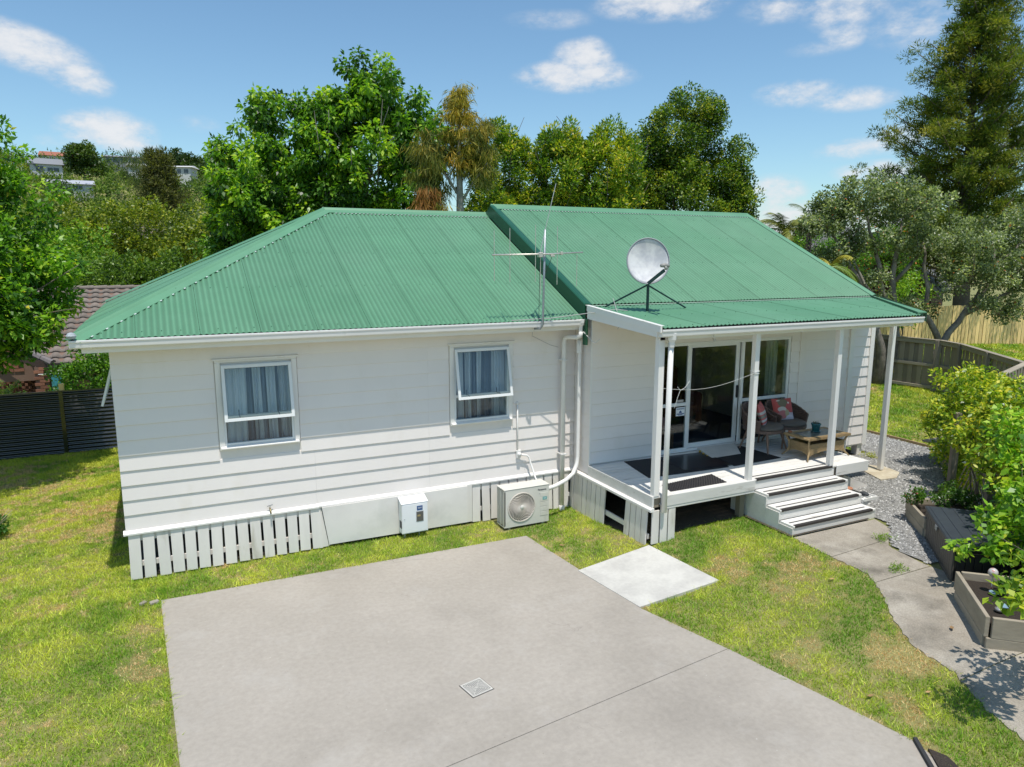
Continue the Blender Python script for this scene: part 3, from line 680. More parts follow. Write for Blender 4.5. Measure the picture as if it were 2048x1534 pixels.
# --- right wing
rw = empty('wall', (10.5, WY, 0), parent=house)
DO = (8.50, 11.62, .20, 2.215)
m = MB(); holed_wall(m, LX, RX, WY, WY + .1, -.22, 2.93, [DO]); m.box(LX, WY + .1, .0, LX + .1, 7.1, 2.93); m.box(RX - .1, WY + .1, -.2, RX, 7.1, 2.93)
BW = (9.55, 10.75, 1.2, 2.25)
holed_wall(m, LX + .1, RX - .1, 7.0, 7.1, 0, 2.93, [BW])
m.add([(LX, 0, 2.93), (LX, 6.9, 2.93), (LX, 3.3, 4.66), (LX + .1, 0, 2.93), (LX + .1, 6.9, 2.93), (LX + .1, 3.3, 4.66)], [(0, 2, 1), (3, 4, 5), (0, 3, 5, 2), (1, 2, 5, 4)])
m.add([(RX - .1, 0, 2.93), (RX - .1, 6.9, 2.93), (RX - .1, 3.3, 4.66), (RX, 0, 2.93), (RX, 6.9, 2.93), (RX, 3.3, 4.66)], [(0, 2, 1), (3, 4, 5), (0, 3, 5, 2), (1, 2, 5, 4)])
m.build('wall_frame', WHITE, rw)
board_run(rw, ('y', WY, -1), LX + .0, DO[0] - .035, .205, 2.84)
board_run(rw, ('y', WY, -1), DO[1] + .035, 11.885, .02, 2.84, slope=lambda x: 2.8)
board_run(rw, ('y', WY, -1), 12.05, 13.27, -.19, 2.84); board_run(rw, ('y', WY, -1), 13.39, RX - .09, -.19, 2.84)
MB().box(DO[0] - .035, WY - .022, DO[3], DO[1] + .035, WY - .002, 2.84).build('head_panel', BOARD, rw)
board_run(rw, ('x', LX, -1), WY - .0, .0, .02, 2.86)
MB().box(LX - .027, WY - .027, .2, LX - .0, WY - .0, 2.7).build('corner_stop', TRIM, rw)
MB().box(11.885, WY - .034, .0, 12.05, WY - .001, 2.8, .003).build('cover_batten', BOARD, rw)
MB().box(13.27, WY - .05, -.30, 13.39, WY - .001, 2.8, .003).build('cover_batten', TRIM, rw)
MB().box(RX - .09, WY - .04, -.215, RX + .03, WY + .08, 2.8, .003).build('corner_board', TRIM, rw)
board_run(rw, ('x', RX, 1), WY, 7.1, -.19, 2.8)
MB().box(LX, WY + .01, .1, RX, 7.1, .17).build('floor', mat('carpet', (.035, .045, .085), .95, nscale=60, namp=.2), rw)
MB().box(LX + .1, WY + .1, 2.5, RX - .1, 7.0, 2.53).build('ceiling', WHITE, rw)
for x, y in ((13.88, WY + .08), (12.5, .5), (13.85, 2.5), (11.9, WY + .2)): MB().box(x - .07, y - .07, -.52, x + .07, y + .07, -.2).build('pile', WHITE if x > 13.86 else TIMBG, rw)
LIN = mat('room_lining', (.5, .46, .4), .8)
MB().box(12.1, -.4, .17, 12.16, 3.6, 2.5).box(9.0, 4.9, .17, 9.06, 7.0, 2.5).build('partition', LIN, rw)
Wb = empty('window', (10.1, 7.05, 1.8), parent=house)
MB().box(BW[0], 7.02, BW[2], BW[0] + .04, 7.08, BW[3]).box(BW[1] - .04, 7.02, BW[2], BW[1], 7.08, BW[3]).box(BW[0] + .04, 7.02, BW[2], BW[1] - .04, 7.08, BW[2] + .04).box(BW[0] + .04, 7.02, BW[3] - .04, BW[1] - .04, 7.08, BW[3]).build('frame', ALU, Wb)
MB().box(BW[0] + .04, 7.04, BW[2] + .04, BW[1] - .04, 7.044, BW[3] - .04).build('pane', GLASS, Wb)

# --- sliding door set
D = empty('sliding_door', (10, WY, .2), parent=house); y0 = WY - .03; y1 = WY + .07
x0, x1, z0, z1 = DO
m = MB(); m.box(x0 + .001, y0, z0 + .001, x0 + .05, y1, z1 - .001); m.box(x1 - .05, y0, z0 + .001, x1 - .001, y1, z1 - .001); m.box(x0 + .05, y0, z1 - .055, x1 - .05, y1, z1 - .001); m.box(x0 + .05, y0 - .02, z0 + .001, x1 - .05, y1, z0 + .03)
m.box(9.115, y0, z0 + .03, 9.18, WY + .02, z1 - .055, .003); m.box(10.40, y0, z0 + .03, 10.455, WY + .02, z1 - .055, .003)
m.box(x0 + .05, y0 + .004, 1.06, 9.115, WY + .015, 1.12, .003); m.box(10.455, y0 + .004, 1.015, x1 - .05, WY + .015, 1.075, .003); m.box(x0 + .05, y0 + .004, z0 + .03, 9.115, WY + .015, z0 + .07, .003)
m.box(10.455, y0 + .004, z0 + .03, x1 - .05, WY + .015, z0 + .07, .003)
m.build('frame', ALU, D)
for a, b_, c, d in ((x0 + .05, 9.115, 1.12, z1 - .055), (x0 + .05, 9.115, z0 + .07, 1.06), (10.455, x1 - .05, 1.075, z1 - .055), (10.455, x1 - .05, z0 + .07, 1.015)):
    MB().box(a, WY - .008, c, b_, WY - .003, d).build('pane', GLASS, D)
lf = D
m = MB(); ya, yb = WY + .025, WY + .06; zb, zt = z0 + .035, z1 - .06
m.box(9.185, ya, zb, 9.245, yb, zt, .003); m.box(10.30, ya, zb, 10.385, yb, zt, .003); m.box(9.245, ya + .001, zb, 10.30, yb - .001, zb + .085, .003); m.box(9.245, ya + .001, zt - .05, 10.30, yb - .001, zt, .003); m.build('door_leaf', ALU, lf)
MB().box(9.245, ya + .014, zb + .085, 10.30, ya + .018, zt - .05).build('pane', GLASS, lf)
MB().box(10.325, ya - .03, 1.1, 10.365, ya, 1.34, .008).build('handle', BLACKR, lf)
# stickers on the glass
DC = mat('decal_white', (.8, .82, .84), .4); DB = mat('decal_blue', (.03, .09, .25), .4); DG = mat('decal_grey', (.45, .42, .4), .5)
n_ = D
MB().box(8.90, WY - .011, .875, 9.10, WY - .0085, 1.035).build('warning_sticker', DC, n_)
def text(body, size, loc, rot, material, parent, name='lettering', xs=1.0, extr=.0008, align='CENTER', bold=False):
    cu = bpy.data.curves.new('t', 'FONT'); cu.body = body; cu.size = size; cu.extrude = extr; cu.align_x = align; cu.align_y = 'CENTER'
    if bold: cu.offset = size * .02
    o = bpy.data.objects.new('t', cu); col.objects.link(o); dg = bpy.context.evaluated_depsgraph_get(); me = bpy.data.meshes.new_from_object(o.evaluated_get(dg)); bpy.data.objects.remove(o)
    mt = Matrix.Translation(loc) @ rot.to_4x4() @ Matrix.Diagonal((xs, 1, 1, 1)); me.transform(mt); me.materials.clear(); me.materials.append(material)
    return put(name, me, parent)
FRONT = Matrix(((1, 0, 0), (0, 0, -1), (0, 1, 0)))     # text lying in xz, facing -y
text('WARNING', .036, (9.0, WY - .0125, 1.005), FRONT, DB, n_, bold=True)
m = MB(); m.box(8.915, WY - .0125, .905, 9.085, WY - .0115, .922); m.box(8.95, WY - .0126, .888, 9.05, WY - .0116, .90); m.prism([(8.965, WY - .0128, .93), (9.035, WY - .0128, .93), (9.02, WY - .0128, .962), (9.0, WY - .0128, .975), (8.98, WY - .0128, .962)], (0, .001, 0)); m.build('print', DB, n_)
MB().box(8.90, WY - .011, 1.13, 9.06, WY - .0085, 1.175).build('paper_strip', DG, D)
MB().box(10.56, WY - .012, .83, 10.66, WY - .0095, .97).build('notice_card', DC, D)

# --- roofing
def corr(W, u0, u1, pitch=.0762, amp=.0085, seg=6):
    n = int((u1 - u0) / pitch * seg); return [u0 + i * (pitch / seg) for i in range(n + 1)] + ([u1] if u1 - (u0 + n * pitch / seg) > .002 else [])
def roof_face(parent, O, e, s, U, v0, v1, sheet=.762, amp=.0105, off=.0, back=True):
    """O eave origin; e unit along eave; s unit up the slope; sheets with true corrugations, v from v0(u) to v1(u)"""
    O, e, s = Vector(O), Vector(e).normalized(), Vector(s).normalized(); nrm_ = e.cross(s)
    if nrm_.z < 0: nrm_ = -nrm_
    u = 0; k = 0
    while u < U - .01:
        ue = min(u + sheet - .0045, U); cs = corr(0, u, ue); v = []; lift = .0012 * (k % 2) + random.uniform(0, .0006)
        ev = random.uniform(-.006, .006)
        for q in cs:
            h = amp * math.cos(q / .0762 * 2 * math.pi) + off + lift
            a, b = v0(q), v1(q)
            if b < a + .001: b = a + .001
            v.append(O + e * q + s * (a + ev) + nrm_ * h); v.append(O + e * q + s * b + nrm_ * h)
        n = len(cs); m = MB(); m.add(v, [(2 * i, 2 * i + 2, 2 * i + 3, 2 * i + 1) for i in range(n - 1)])
        o = m.build('roofing_sheet', ROOF, parent, smooth=True); pa_ = o.data.attributes.new('pan', 'FLOAT', 'POINT'); pa_.data.foreach_set('value', [max(0, -math.cos(q / .0762 * 2 * math.pi)) for q in cs for _ in (0, 1)])  # trough mask for the painted rib shade
        # side lap: narrow gap over a dark sheet, standing in for lap shadow
        u += sheet; k += 1
sl = (RZ - EZ) / (RY + .422); SL = Vector((0, 1, sl)).normalized(); cosr = SL.y
roofL = empty('roof', (3.5, 3.5, 2.7), parent=house)
runL = (RY + .45) / cosr
OE = (-.45, -.45, EZ - .028 * sl)
def hip(u): return min(runL, u / cosr * 1.0) if u < RY + .45 else runL
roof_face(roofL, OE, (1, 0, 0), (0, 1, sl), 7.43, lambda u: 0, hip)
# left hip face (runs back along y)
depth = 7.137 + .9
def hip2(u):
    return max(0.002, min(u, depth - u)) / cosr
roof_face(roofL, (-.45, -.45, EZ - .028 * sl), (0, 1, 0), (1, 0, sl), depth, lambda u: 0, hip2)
# back face, plain
MB().add([(-.45, depth - .45, EZ), (7.0, depth - .45, EZ), (7.0, RY, RZ), (RY, RY, RZ)], [(0, 3, 2, 1)]).build('back_slope', ROOF, roofL)
def cap(parent, p, q, w, sdirA, sdirB, name='ridge_cap', roll=.02, lift=.02, ext=0):
    """folded flashing along p-q; sdirA/B unit down-slope directions on both sides"""
    p, q = Vector(p), Vector(q); d = (q - p).normalized(); up = Vector((0, 0, 1))
    A, B = Vector(sdirA), Vector(sdirB); prof = [A * w + up * (lift - .004), A * (w * .99) + up * (lift + .003), A * .045 + up * (lift + .004), A * .02 + up * (lift + .02), up * (lift + .03), B * .02 + up * (lift + .02), B * .045 + up * (lift + .004), B * (w * .99) + up * (lift + .003), B * w + up * (lift - .004)]
    m = MB(); n = len(prof); m.add([p + o for o in prof] + [q + o for o in prof], [(i, i + 1, n + i + 1, n + i) for i in range(n - 1)])
    o = m.build(name, ROOF, parent, smooth=False); return o
dS = Vector((0, -1, -sl)).normalized(); dN = Vector((0, 1, -sl)).normalized(); dW = Vector((-1, 0, -sl)).normalized()
AP = Vector((RY, RY, RZ))
cap(roofL, AP + Vector((-.03, 0, 0)), (6.99, RY, RZ), .17, dS, dN)
hd = (AP - Vector((-.45, -.45, EZ - .028 * sl))).normalized()
def down(face_n):
    v = hd.cross(Vector(face_n)); return v
nS = Vector((0, -sl, 1)).normalized(); nW = Vector((-sl, 0, 1)).normalized()
a = nS.cross(hd); a = a if a.y < 0 else -a
b_ = nW.cross(hd); b_ = b_ if b_.x < 0 else -b_
cap(roofL, Vector((-.42, -.42, EZ - .012)), AP, .17, a, b_, 'hip_cap')
AP2 = Vector((-.45, depth - .45, EZ)); hd2 = (AP - AP2).normalized(); a2 = nW.cross(hd2); a2 = a2 if a2.y < 0 else -a2
cap(roofL, AP2, AP, .16, a2, -a2, 'hip_cap')
# bright foam/lead tabs closing the corrugations below the caps
LEAD = mat('lead_tab', (.5, .56, .52), .5)
def tabs(parent, p, q, down_, dist, step=.1524, up_n=nS, mat_=LEAD):
    p, q = Vector(p), Vector(q); L = (q - p).length; d = (q - p) / L; m = MB(); k = 0; D_ = Vector(down_)
    while k < L:
        c = p + d * k + D_ * dist + up_n * .012; m.frame_box(c, d, D_, up_n, .017, .009, .004); k += step
    o = m.build('closing_tabs', mat_, parent); o['kind'] = 'stuff'
tabs(roofL, AP + Vector((.2, 0, 0)), (6.95, RY, RZ), dS, .178, .0762)
tabs(roofL, Vector((-.3, -.3, EZ + .06)), AP, a, .18, .24)
# roofing screws
def screws(parent, O, e, s, U, rows, n_, skip=None, step=.2286):
    O, e, s = Vector(O), Vector(e).normalized(), Vector(s).normalized(); m = MB()
    for r_ in rows:
        u = .15
        while u < U:
            if skip is None or skip(u, r_): m.lathe([(.0085, 0), (.0085, .003), (.005, .005), (.005, .011)], 6, tuple(O + e * u + s * r_ + n_ * .008))
            u += step
    o = m.build('roofing_screws', ROOFD, parent); o['kind'] = 'stuff'
screws(roofL, OE, (1, 0, 0), (0, 1, sl), 7.3, (.12, 1.3, 2.5, 3.6), nS, lambda u, r_: hip(u) > r_ + .1)

# eaves of the left wing
ev = empty('eaves', (3.5, -.4, 2.6), parent=house)
MB().box(-.30, -.40, 2.53, 7.0, -.375, 2.69).build('fascia', TRIM, ev)
MB().box(-.30, -.375, 2.53, -.275, 7.4, 2.69).build('fascia', TRIM, ev)
MB().box(-.275, -.375, 2.54, 7.05, -.03, 2.552).build('soffit', BOARD, ev)
MB().box(-.275, -.03, 2.541, -.03, 7.2, 2.553).build('soffit', BOARD, ev)
def gutter(parent, p, q, out, h=.10, d=.115, name='gutter'):
    """quad gutter: p, q top back corners; out = unit horizontal direction away from the wall"""
    p, q, o = Vector(p), Vector(q), Vector(out); Z = Vector((0, 0, 1))
    pr = [(0, 0), (0, -h), (d * .75, -h), (d * .88, -h * .86), (d * .93, -h * .35), (d, -h * .2), (d, .0), (d - .012, .004), (d - .016, -.006), (d - .010, -h * .2), (d * .93 - .006, -h * .38), (d * .86, -h * .80), (d * .72, -h + .006), (.004, -h + .006), (.004, 0)]
    m = MB(); n = len(pr); m.add([p + o * a + Z * b for a, b in pr] + [q + o * a + Z * b for a, b in pr], [(i, (i + 1) % n, n + (i + 1) % n, n + i) for i in range(n)])
    m.add([p + o * a + Z * b for a, b in pr[:7]], [tuple(range(7))]); m.add([q + o * a + Z * b for a, b in pr[:7]], [tuple(range(6, -1, -1))])
    return m.build(name, GUTTER, parent)
gutter(ev, (-.42, -.402, 2.702), (6.94, -.402, 2.702), (0, -1, 0)); gutter(ev, (-.302, -.40, 2.702), (-.302, 7.4, 2.702), (-1, 0, 0))
MB().lathe([(.0, -.04), (.045, -.035), (.06, 0), (.04, .03), (.012, .042)], 9, (-.385, -.50, 2.765)).build('flashing_end', mat('lead_grey', (.36, .4, .42), .6, nscale=30, namp=.3), ev)

# --- right wing roof
RR = empty('roof', (10.5, 3, 2.9), parent=house)
RY2, RZ2, EY2, EZ2 = 3.30, 4.75, -.452, 2.950; sl2 = (RZ2 - EZ2) / (RY2 - EY2); S2 = Vector((0, 1, sl2)).normalized(); run2 = (RY2 - EY2) / S2.y
n2_ = Vector((0, -sl2, 1)).normalized()
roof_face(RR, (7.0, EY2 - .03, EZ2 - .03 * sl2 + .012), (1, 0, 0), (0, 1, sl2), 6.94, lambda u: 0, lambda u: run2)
MB().add([(7.0, 7.05, EZ2), (13.94, 7.05, EZ2), (13.94, RY2, RZ2), (7.0, RY2, RZ2)], [(0, 3, 2, 1)]).build('back_slope', ROOF, RR)
d2S = Vector((0, -1, -sl2)).normalized(); d2N = Vector((0, 1, -sl2)).normalized()
cap(RR, (6.95, RY2, RZ2 + .008), (13.99, RY2, RZ2 + .008), .17, d2S, d2N)
tabs(RR, (7.2, RY2, RZ2 + .006), (13.9, RY2, RZ2 + .006), d2S, .178, .0762, n2_)
screws(RR, (7.0, EY2, EZ2 + .01), (1, 0, 0), (0, 1, sl2), 6.9, (.3, 1.5, 2.7, 3.7), n2_)
# barge: broad dark green board on the left verge, with rolled cap
def barge(parent, x, th, ya, yb, za_, zb_, top, bot, mt, name='barge_board'):
    """board in the yz plane along the rake from (ya,za_) to (yb,zb_)"""
    v = [(x, ya, za_ + bot), (x, yb, zb_ + bot), (x, yb, zb_ + top), (x, ya, za_ + top)]
    return MB().prism(v if th > 0 else v[::-1], (th, 0, 0)).build(name, mt, parent)
barge(RR, 6.955, .022, EY2 - .04, RY2, EZ2 - .02, RZ2, .015, -.235, ROOFD)
barge(RR, 6.955, .022, 7.05, RY2, EZ2, RZ2, .015, -.235, ROOFD)
m = MB(); pr = [(-.014, -.10), (-.018, .03), (.0, .045), (.05, .045), (.09, .028), (.13, .026), (.13, .018), (.06, .02)]
v = [(6.953 + a, EY2 - .05, EZ2 + b - .024) for a, b in pr] + [(6.953 + a, RY2, RZ2 + b) for a, b in pr]; n = len(pr)
m.add(v, [(i, n + i, n + (i + 1) % n, (i + 1) % n) for i in range(n)] + [tuple(range(n))]); m.build('barge_cap', ROOFD, RR)
MB().box(6.945, -.56, 2.28, 6.982, -.46, 2.72).build('barge_end', ROOFD, RR)
m = MB(); pr = [(.0, -.14), (.0, .03), (-.02, .045), (-.07, .045), (-.10, .03), (-.15, .028)]
v = [(14.02 + a, EY2 - .05, EZ2 + b - .024) for a, b in pr] + [(14.02 + a, RY2, RZ2 + b) for a, b in pr]; n = len(pr)
m.add(v, [(i, i + 1, n + i + 1, n + i) for i in range(n - 1)]); m.build('barge_cap', ROOF, RR)

UND = mat('roof_underlay', (.012, .035, .022), .9)  # dark sheet seen through the sheet gaps, imitates shadow at the laps
def under(parent, pts_, n_, d=.014): MB().add([Vector(p) - n_ * d for p in pts_], [tuple(range(len(pts_)))]).build('lap_shade_underlay', UND, parent)
under(roofL, [(-.43, -.43, EZ - .01), (6.99, -.43, EZ - .01), (6.99, RY, RZ), (RY, RY, RZ)], nS); under(roofL, [(-.43, -.43, EZ - .01), (RY, RY, RZ), (-.43, depth - .47, EZ - .01)], nW)
under(RR, [(7.0, EY2, EZ2), (13.94, EY2, EZ2), (13.94, RY2, RZ2), (7.0, RY2, RZ2)], n2_, .002)
# --- porch roof, lower pitch; its right end is cut on the skew
PR = empty('porch_roof', (10, -1.6, 2.8), parent=house)
py0, pz0, py1, pz1 = -2.53, 2.738, -.43, 2.922; psl = (pz1 - pz0) / (py1 - py0); pS = Vector((0, 1, psl)).normalized(); prun = (py1 - py0) / pS.y
def pv0(u):
    x = 7.0 + u
    return 0 if x < 12.62 else (x - 12.62) / (13.98 - 12.62) * prun
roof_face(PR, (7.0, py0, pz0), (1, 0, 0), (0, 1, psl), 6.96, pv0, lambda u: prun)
nP = Vector((0, -psl, 1)).normalized(); under(PR, [(7.01, py0 + .02, pz0 + .002), (12.6, py0 + .02, pz0 + .002), (13.94, py1, pz1), (7.01, py1, pz1)], nP)
screws(PR, (7.0, py0, pz0), (1, 0, 0), (0, 1, psl), 6.8, (.1, .95, 1.75), nP, lambda u, r_: pv0(u) < r_ - .05)
# flashing under the main roof's lower edge
MB().add([(6.98, -.57, 2.924), (13.97, -.57, 2.924), (13.97, -.40, 2.940), (6.98, -.40, 2.940)], [(0, 1, 2, 3)]).build('apron_flashing', mat('pale_green_flashing', (.12, .25, .16), .55, nscale=5, namp=.08), PR)
# skew end capping, standing a little above the sheets
ea, eb = Vector((12.62, py0, pz0)), Vector((14.0, py1, pz1)); ed = (eb - ea).normalized(); eo = Vector((ed.y, -ed.x, 0)).normalized()
m = MB(); pr = [(-.10, .018), (-.09, .05), (.05, .055), (.06, .04), (.06, -.12)]
m.add([ea + eo * a + Vector((0, 0, b)) for a, b in pr] + [eb + eo * a + Vector((0, 0, b)) for a, b in pr], [(i, i + 1, 6 + i - 1, 5 + i) for i in range(4)] + [(0, 1, 2, 3)]); m.build('end_capping', ROOFD if False else ROOF, PR)
m = MB(); m.add([ea + eo * -.102 + Vector((0, 0, .004)), eb + eo * -.102 + Vector((0, 0, .004)), eb + eo * -.101 + Vector((0, 0, .05)), ea + eo * -.101 + Vector((0, 0, .05))], [(0, 1, 2, 3)]); m.build('end_upstand', ROOFD, PR)
# left barge of the porch: two boards, the upper one capped
barge(PR, 6.955, .03, py0 + .0, -.55, pz0, pz1 - .01, .03, -.065, TRIM); MB().prism([(6.968, py0 + .09, 2.745 - .145), (6.968, -.55, pz1 - .205), (6.968, -.55, pz1 - .07), (6.968, py0 + .09, 2.745 - .062)], (.03, 0, 0)).build('barge_board', TRIM, PR)
MB().add([(6.95, py0, pz0 + .032), (7.03, py0, pz0 + .032), (7.03, -.5, pz1 + .022), (6.95, -.5, pz1 + .022)], [(0, 1, 2, 3)]).build('barge_cap', GUTTER, PR)
MB().box(7.07, -2.385, 2.545, 12.58, -2.34, 2.655).build('beam', TRIM, PR)
MB().box(7.03, -2.42, 2.60, 12.6, -2.388, 2.70).build('fascia', TRIM, PR)
gutter(PR, (6.99, -2.422, 2.708), (12.66, -2.422, 2.702), (0, -1, 0), .105, .12)
# side beam under the skew edge
MB().bar((12.57, -2.37, 2.60), (13.9, -.5, 2.66), .045, .14).build('side_beam', TRIM, PR)
MB().add([(7.02, -2.38, 2.64), (12.6, -2.38, 2.64), (13.9, -.53, 2.80), (7.02, -.53, 2.80)], [(0, 1, 2, 3)]).build('lining', BOARD, PR)
# gutter outlet box at the left end
m = MB(); m.lathe([(.045, -.17), (.05, -.10), (.075, -.06), (.08, .03)], 4, (7.215, -2.475, 2.62)); m.build('rain_head', GUTTER, PR)
# posts
def post(x, y, z0, z1=2.56, w=.09, parent=PR): return MB().box(x, y, z0, x + w, y + w, z1, .005).build('post', TRIM, parent)
post(7.06, -2.385, .188, 2.65, .10); post(8.925, -2.375, .187); post(10.775, -2.375, .187); post(13.21, -1.56, -.42, 2.66)
MB().tube([(7.215, -2.45, 2.60), (7.215, -2.445, 1.2), (7.21, -2.445, -.05)], .040, 14).build('downpipe', GUTTER, PR, smooth=True)
MB().box(7.17, -2.40, .05, 7.22, -2.37, .075).build('bolt_plate', STEEL, PR)
# concrete pad under the far post
PADC = mat('pad_concrete', (.55, .49, .37), .85, nscale=15, namp=.12, rgb2=(.45, .38, .27), c_scale=4)
pad = [(12.72, -1.94), (13.10, -1.99), (13.48, -1.78), (13.56, -1.38), (13.40, -1.18), (12.98, -1.27)]
slab('post_pad', pad, -.437, .14, PADC, house)

# --- left downpipes, in the corner
dp = empty('downpipe_set', (6.9, -.2, 1), parent=house)
m = MB(); m.lathe([(.035, -.20), (.045, -.08), (.085, -.015), (.09, .04)], 4, (6.905, -.46, 2.665)); m.build('rain_head', GUTTER, dp)
MB().tube([(6.905, -.46, 2.50), (6.905, -.455, 2.43), (6.87, -.40, 2.40), (6.80, -.22, 2.39), (6.775, -.16, 2.36), (6.77, -.14, 2.28), (6.77, -.14, -.62)], .040, 14).build('downpipe', GUTTER, dp, smooth=True)
MB().lathe([(.052, 0), (.055, .03), (.052, .10), (.043, .11)], 16, (6.77, -.14, -.72)).build('pipe_socket', GUTTER, dp, smooth=True)
MB().tube([(6.985, -.30, 2.36), (6.985, -.30, 2.2), (6.99, -.29, .30), (6.96, -.31, .16), (6.86, -.36, .02), (6.68, -.42, -.06), (6.45, -.47, -.115), (6.24, -.50, -.14)], [.052, .034, .034, .036, .036, .036, .036, .036], 14).build('pipe_duct', GUTTER, dp, smooth=True)
MB().tube([(6.985, -.30, 2.37), (6.985, -.30, 2.12)], .055, 4).build('duct_head', GUTTER, dp)
for z in (1.98, .32): MB().box(6.72, -.19, z, 6.82, -.03, z + .02).build('bracket', GUTTER, dp)

# ================================================================= DECK
deck = empty('deck', (9.4, -1.4, .1), label='white painted timber porch deck in front of the sliding doors', cat='deck')
X0, X1, YF = 7.03, 11.71, -2.38
nb = 14; pw = (YF - WY + .0) / nb
for i in range(nb):
    ya = WY - .03 + pw * i; yb = WY - .03 + pw * (i + 1) + .011
    if i == nb - 1: yb = YF + .002
    MB().box(X0 + .04, yb, .155, X1, ya, .186 + random.uniform(-.001, .001), .004).build('deck_board', DECKP, deck)
MB().box(7.19, YF - .022, .012, 9.06, YF, .183, .004).box(7.19, YF - .016, -.03, 9.06, YF, .0115, .003).build('fascia', DECKP, deck)
MB().box(10.93, YF - .022, .0, X1 + .015, YF, .183, .004).build('fascia', DECKP, deck)
MB().box(X1, YF, .0, X1 + .02, WY - .03, .15).build('fascia', DECKP, deck)
MB().box(X0, YF - .004, .02, X0 + .038, WY - .03, .192, .004).build('fascia', DECKP, deck)
MB().prism([(X0 - .05, .0, -.035), (X0 + .02, .0, -.035), (X0 + .02, .0, .02), (X0 - .02, 0, .02), (X0 - .05, .0, .0)], (0, -2.42, 0)).build('ledge', TRIM, deck)
MB().box(7.1, -.56, -.04, 11.6, -.6, .15).box(7.1, -2.30, .0, 11.6, -2.34, .15).box(7.1, -1.4, .0, 11.6, -1.45, .15).build('joist', TIMBG, deck)
# side battens, with the gap where some are missing
yy = -.03; i = 0
while yy > -2.26:
    w_ = .125; ya, yb = yy, yy - w_; g = G(7.05, (ya + yb) / 2) - .02
    if not (-1.72 < (ya + yb) / 2 < -1.20):
        sft = random.uniform(-.015, .015); fl = -.03
        v = [(X0 - .022, ya, -.03), (X0 - .022, yb, -.03), (X0, yb, -.03), (X0, ya, -.03), (X0 - .022 + fl, ya + sft, g), (X0 - .022 + fl, yb + sft, g), (X0 + fl, yb + sft, g), (X0 + fl, ya + sft, g)]
        MB().add(v, [(0, 1, 2, 3), (4, 7, 6, 5), (0, 4, 5, 1), (1, 5, 6, 2), (2, 6, 7, 3), (3, 7, 4, 0)]).build('batten', BATTEN, deck)
    yy -= w_ + .018
MB().box(X0 + .002, -2.3, -.50, X0 + .03, -.05, -.42).build('rail', BATTEN, deck)
for a in (7.04, 7.195, 7.345):
    MB().box(a, YF - .01, -.56, a + .13, YF + .012, -.032, .003).build('batten', BATTEN, deck)
for x, y in ((8.9, -2.25), (10.0, -1.0), (11.2, -2.2), (11.3, -.9), (8.0, -1.2)): MB().box(x, y, -.6, x + .1, y + .1, .0).build('pile', TIMBG, deck)
MB().prism([(11.55, -2.05, -.16), (12.25, -2.05, -.46), (11.95, -2.05, -.5), (11.5, -2.05, -.5)], (0, .35, 0)).build('brace', BATTEN, deck)

# ================================================================= STEPS
steps = empty('steps', (10, -2.8, -.4), label='four white timber steps with black grip nosings leading up to the porch', cat='steps')
tz = [.186, .012, -.155, -.322]; ty = [-2.38, -2.66, -2.94, -3.22]; XL, XR = 9.075, 10.90
NOS = mat('rubber_nosing', (.035, .03, .028), .65, nscale=20, namp=.3)
for i in range(1, 4):
    dx = .01 * i
    MB().box(XL, ty[i], tz[i] - .034, XR + .01, ty[i - 1] - .002, tz[i], .004).build('tread', DECKP, steps)
for i in range(4):
    zb = (tz[i + 1] + .001) if i < 3 else -.50
    MB().box(XL + .01, ty[i] + .012, zb, XR, ty[i] + .03, tz[i] - .035).build('riser', DECKP, steps)
for i in range(4):
    n = MB(); n.box(XL + .03, ty[i] - .006 - (.0 if i else .0), tz[i] - .032, XR - .06, ty[i] + .05, tz[i] + .006, .003); n.build('nosing', NOS, steps)
    MB().box(XL + .05, ty[i] + .125, tz[i] + .0005, XR - .09, ty[i] + .150, tz[i] + .004).build('grip_strip', NOS, steps)
for i in range(1, 4):
    MB().box(XL - .018, ty[i] + .004, -.54, XL + .0, ty[i - 1] + (.0 if i > 1 else .5), tz[i] - .036).build('stringer', DECKP, steps)
    MB().box(XR + .0, ty[i] + .004, -.54, XR + .018, ty[i - 1], tz[i] - .036).build('stringer', DECKP, steps)
# ================================================================= air conditioner
acx0, acx1, acy0, acy1, acz0, acz1 = 5.42, 6.245, -.615, -.33, -.655, .0
ac = empty('air_conditioner', (5.83, -.47, -.7), label='beige outdoor heat pump unit with round spiral fan grille against the skirting', cat='heat pump')
ACW = mat('unit_casing', (.66, .64, .58), .45, nscale=4, namp=.05, rgb3=(.5, .47, .4), s3=3, thr3=(.6, .85)); ACG = mat('fan_grille', (.66, .60, .53), .5, nscale=10, namp=.1); ACD = mat('fan_dark', (.035, .03, .03), .7)
fx, fz, fr = 5.42 + .315, -.335, .255
m = MB(); n = 32                                      # front panel with a round opening
cir = [(fx + fr * math.cos(2 * math.pi * k / n), fz + fr * math.sin(2 * math.pi * k / n)) for k in range(n)]
sq = []
for k in range(n):
    a = 2 * math.pi * k / n; c, s_ = math.cos(a), math.sin(a)
    tx = (acx0 + .63 - fx) / c if c > 1e-6 else ((acx0 - fx) / c if c < -1e-6 else 1e9); tz_ = (acz1 - .02 - fz) / s_ if s_ > 1e-6 else ((acz0 - fz) / s_ if s_ < -1e-6 else 1e9); t_ = min(tx, tz_); sq.append((fx + t_ * c, fz + t_ * s_))
v = [(x, acy0, z) for x, z in cir] + [(x, acy0, z) for x, z in sq] + [(x, acy0 + .05, z) for x, z in cir]
m.add(v, [(k, (k + 1) % n, n + (k + 1) % n, n + k) for k in range(n)] + [(k, 2 * n + k, 2 * n + (k + 1) % n, (k + 1) % n) for k in range(n)])
m.box(acx0, acy0 + .001, acz0, acx0 + .012, acy0 + .02, acz1 - .02)
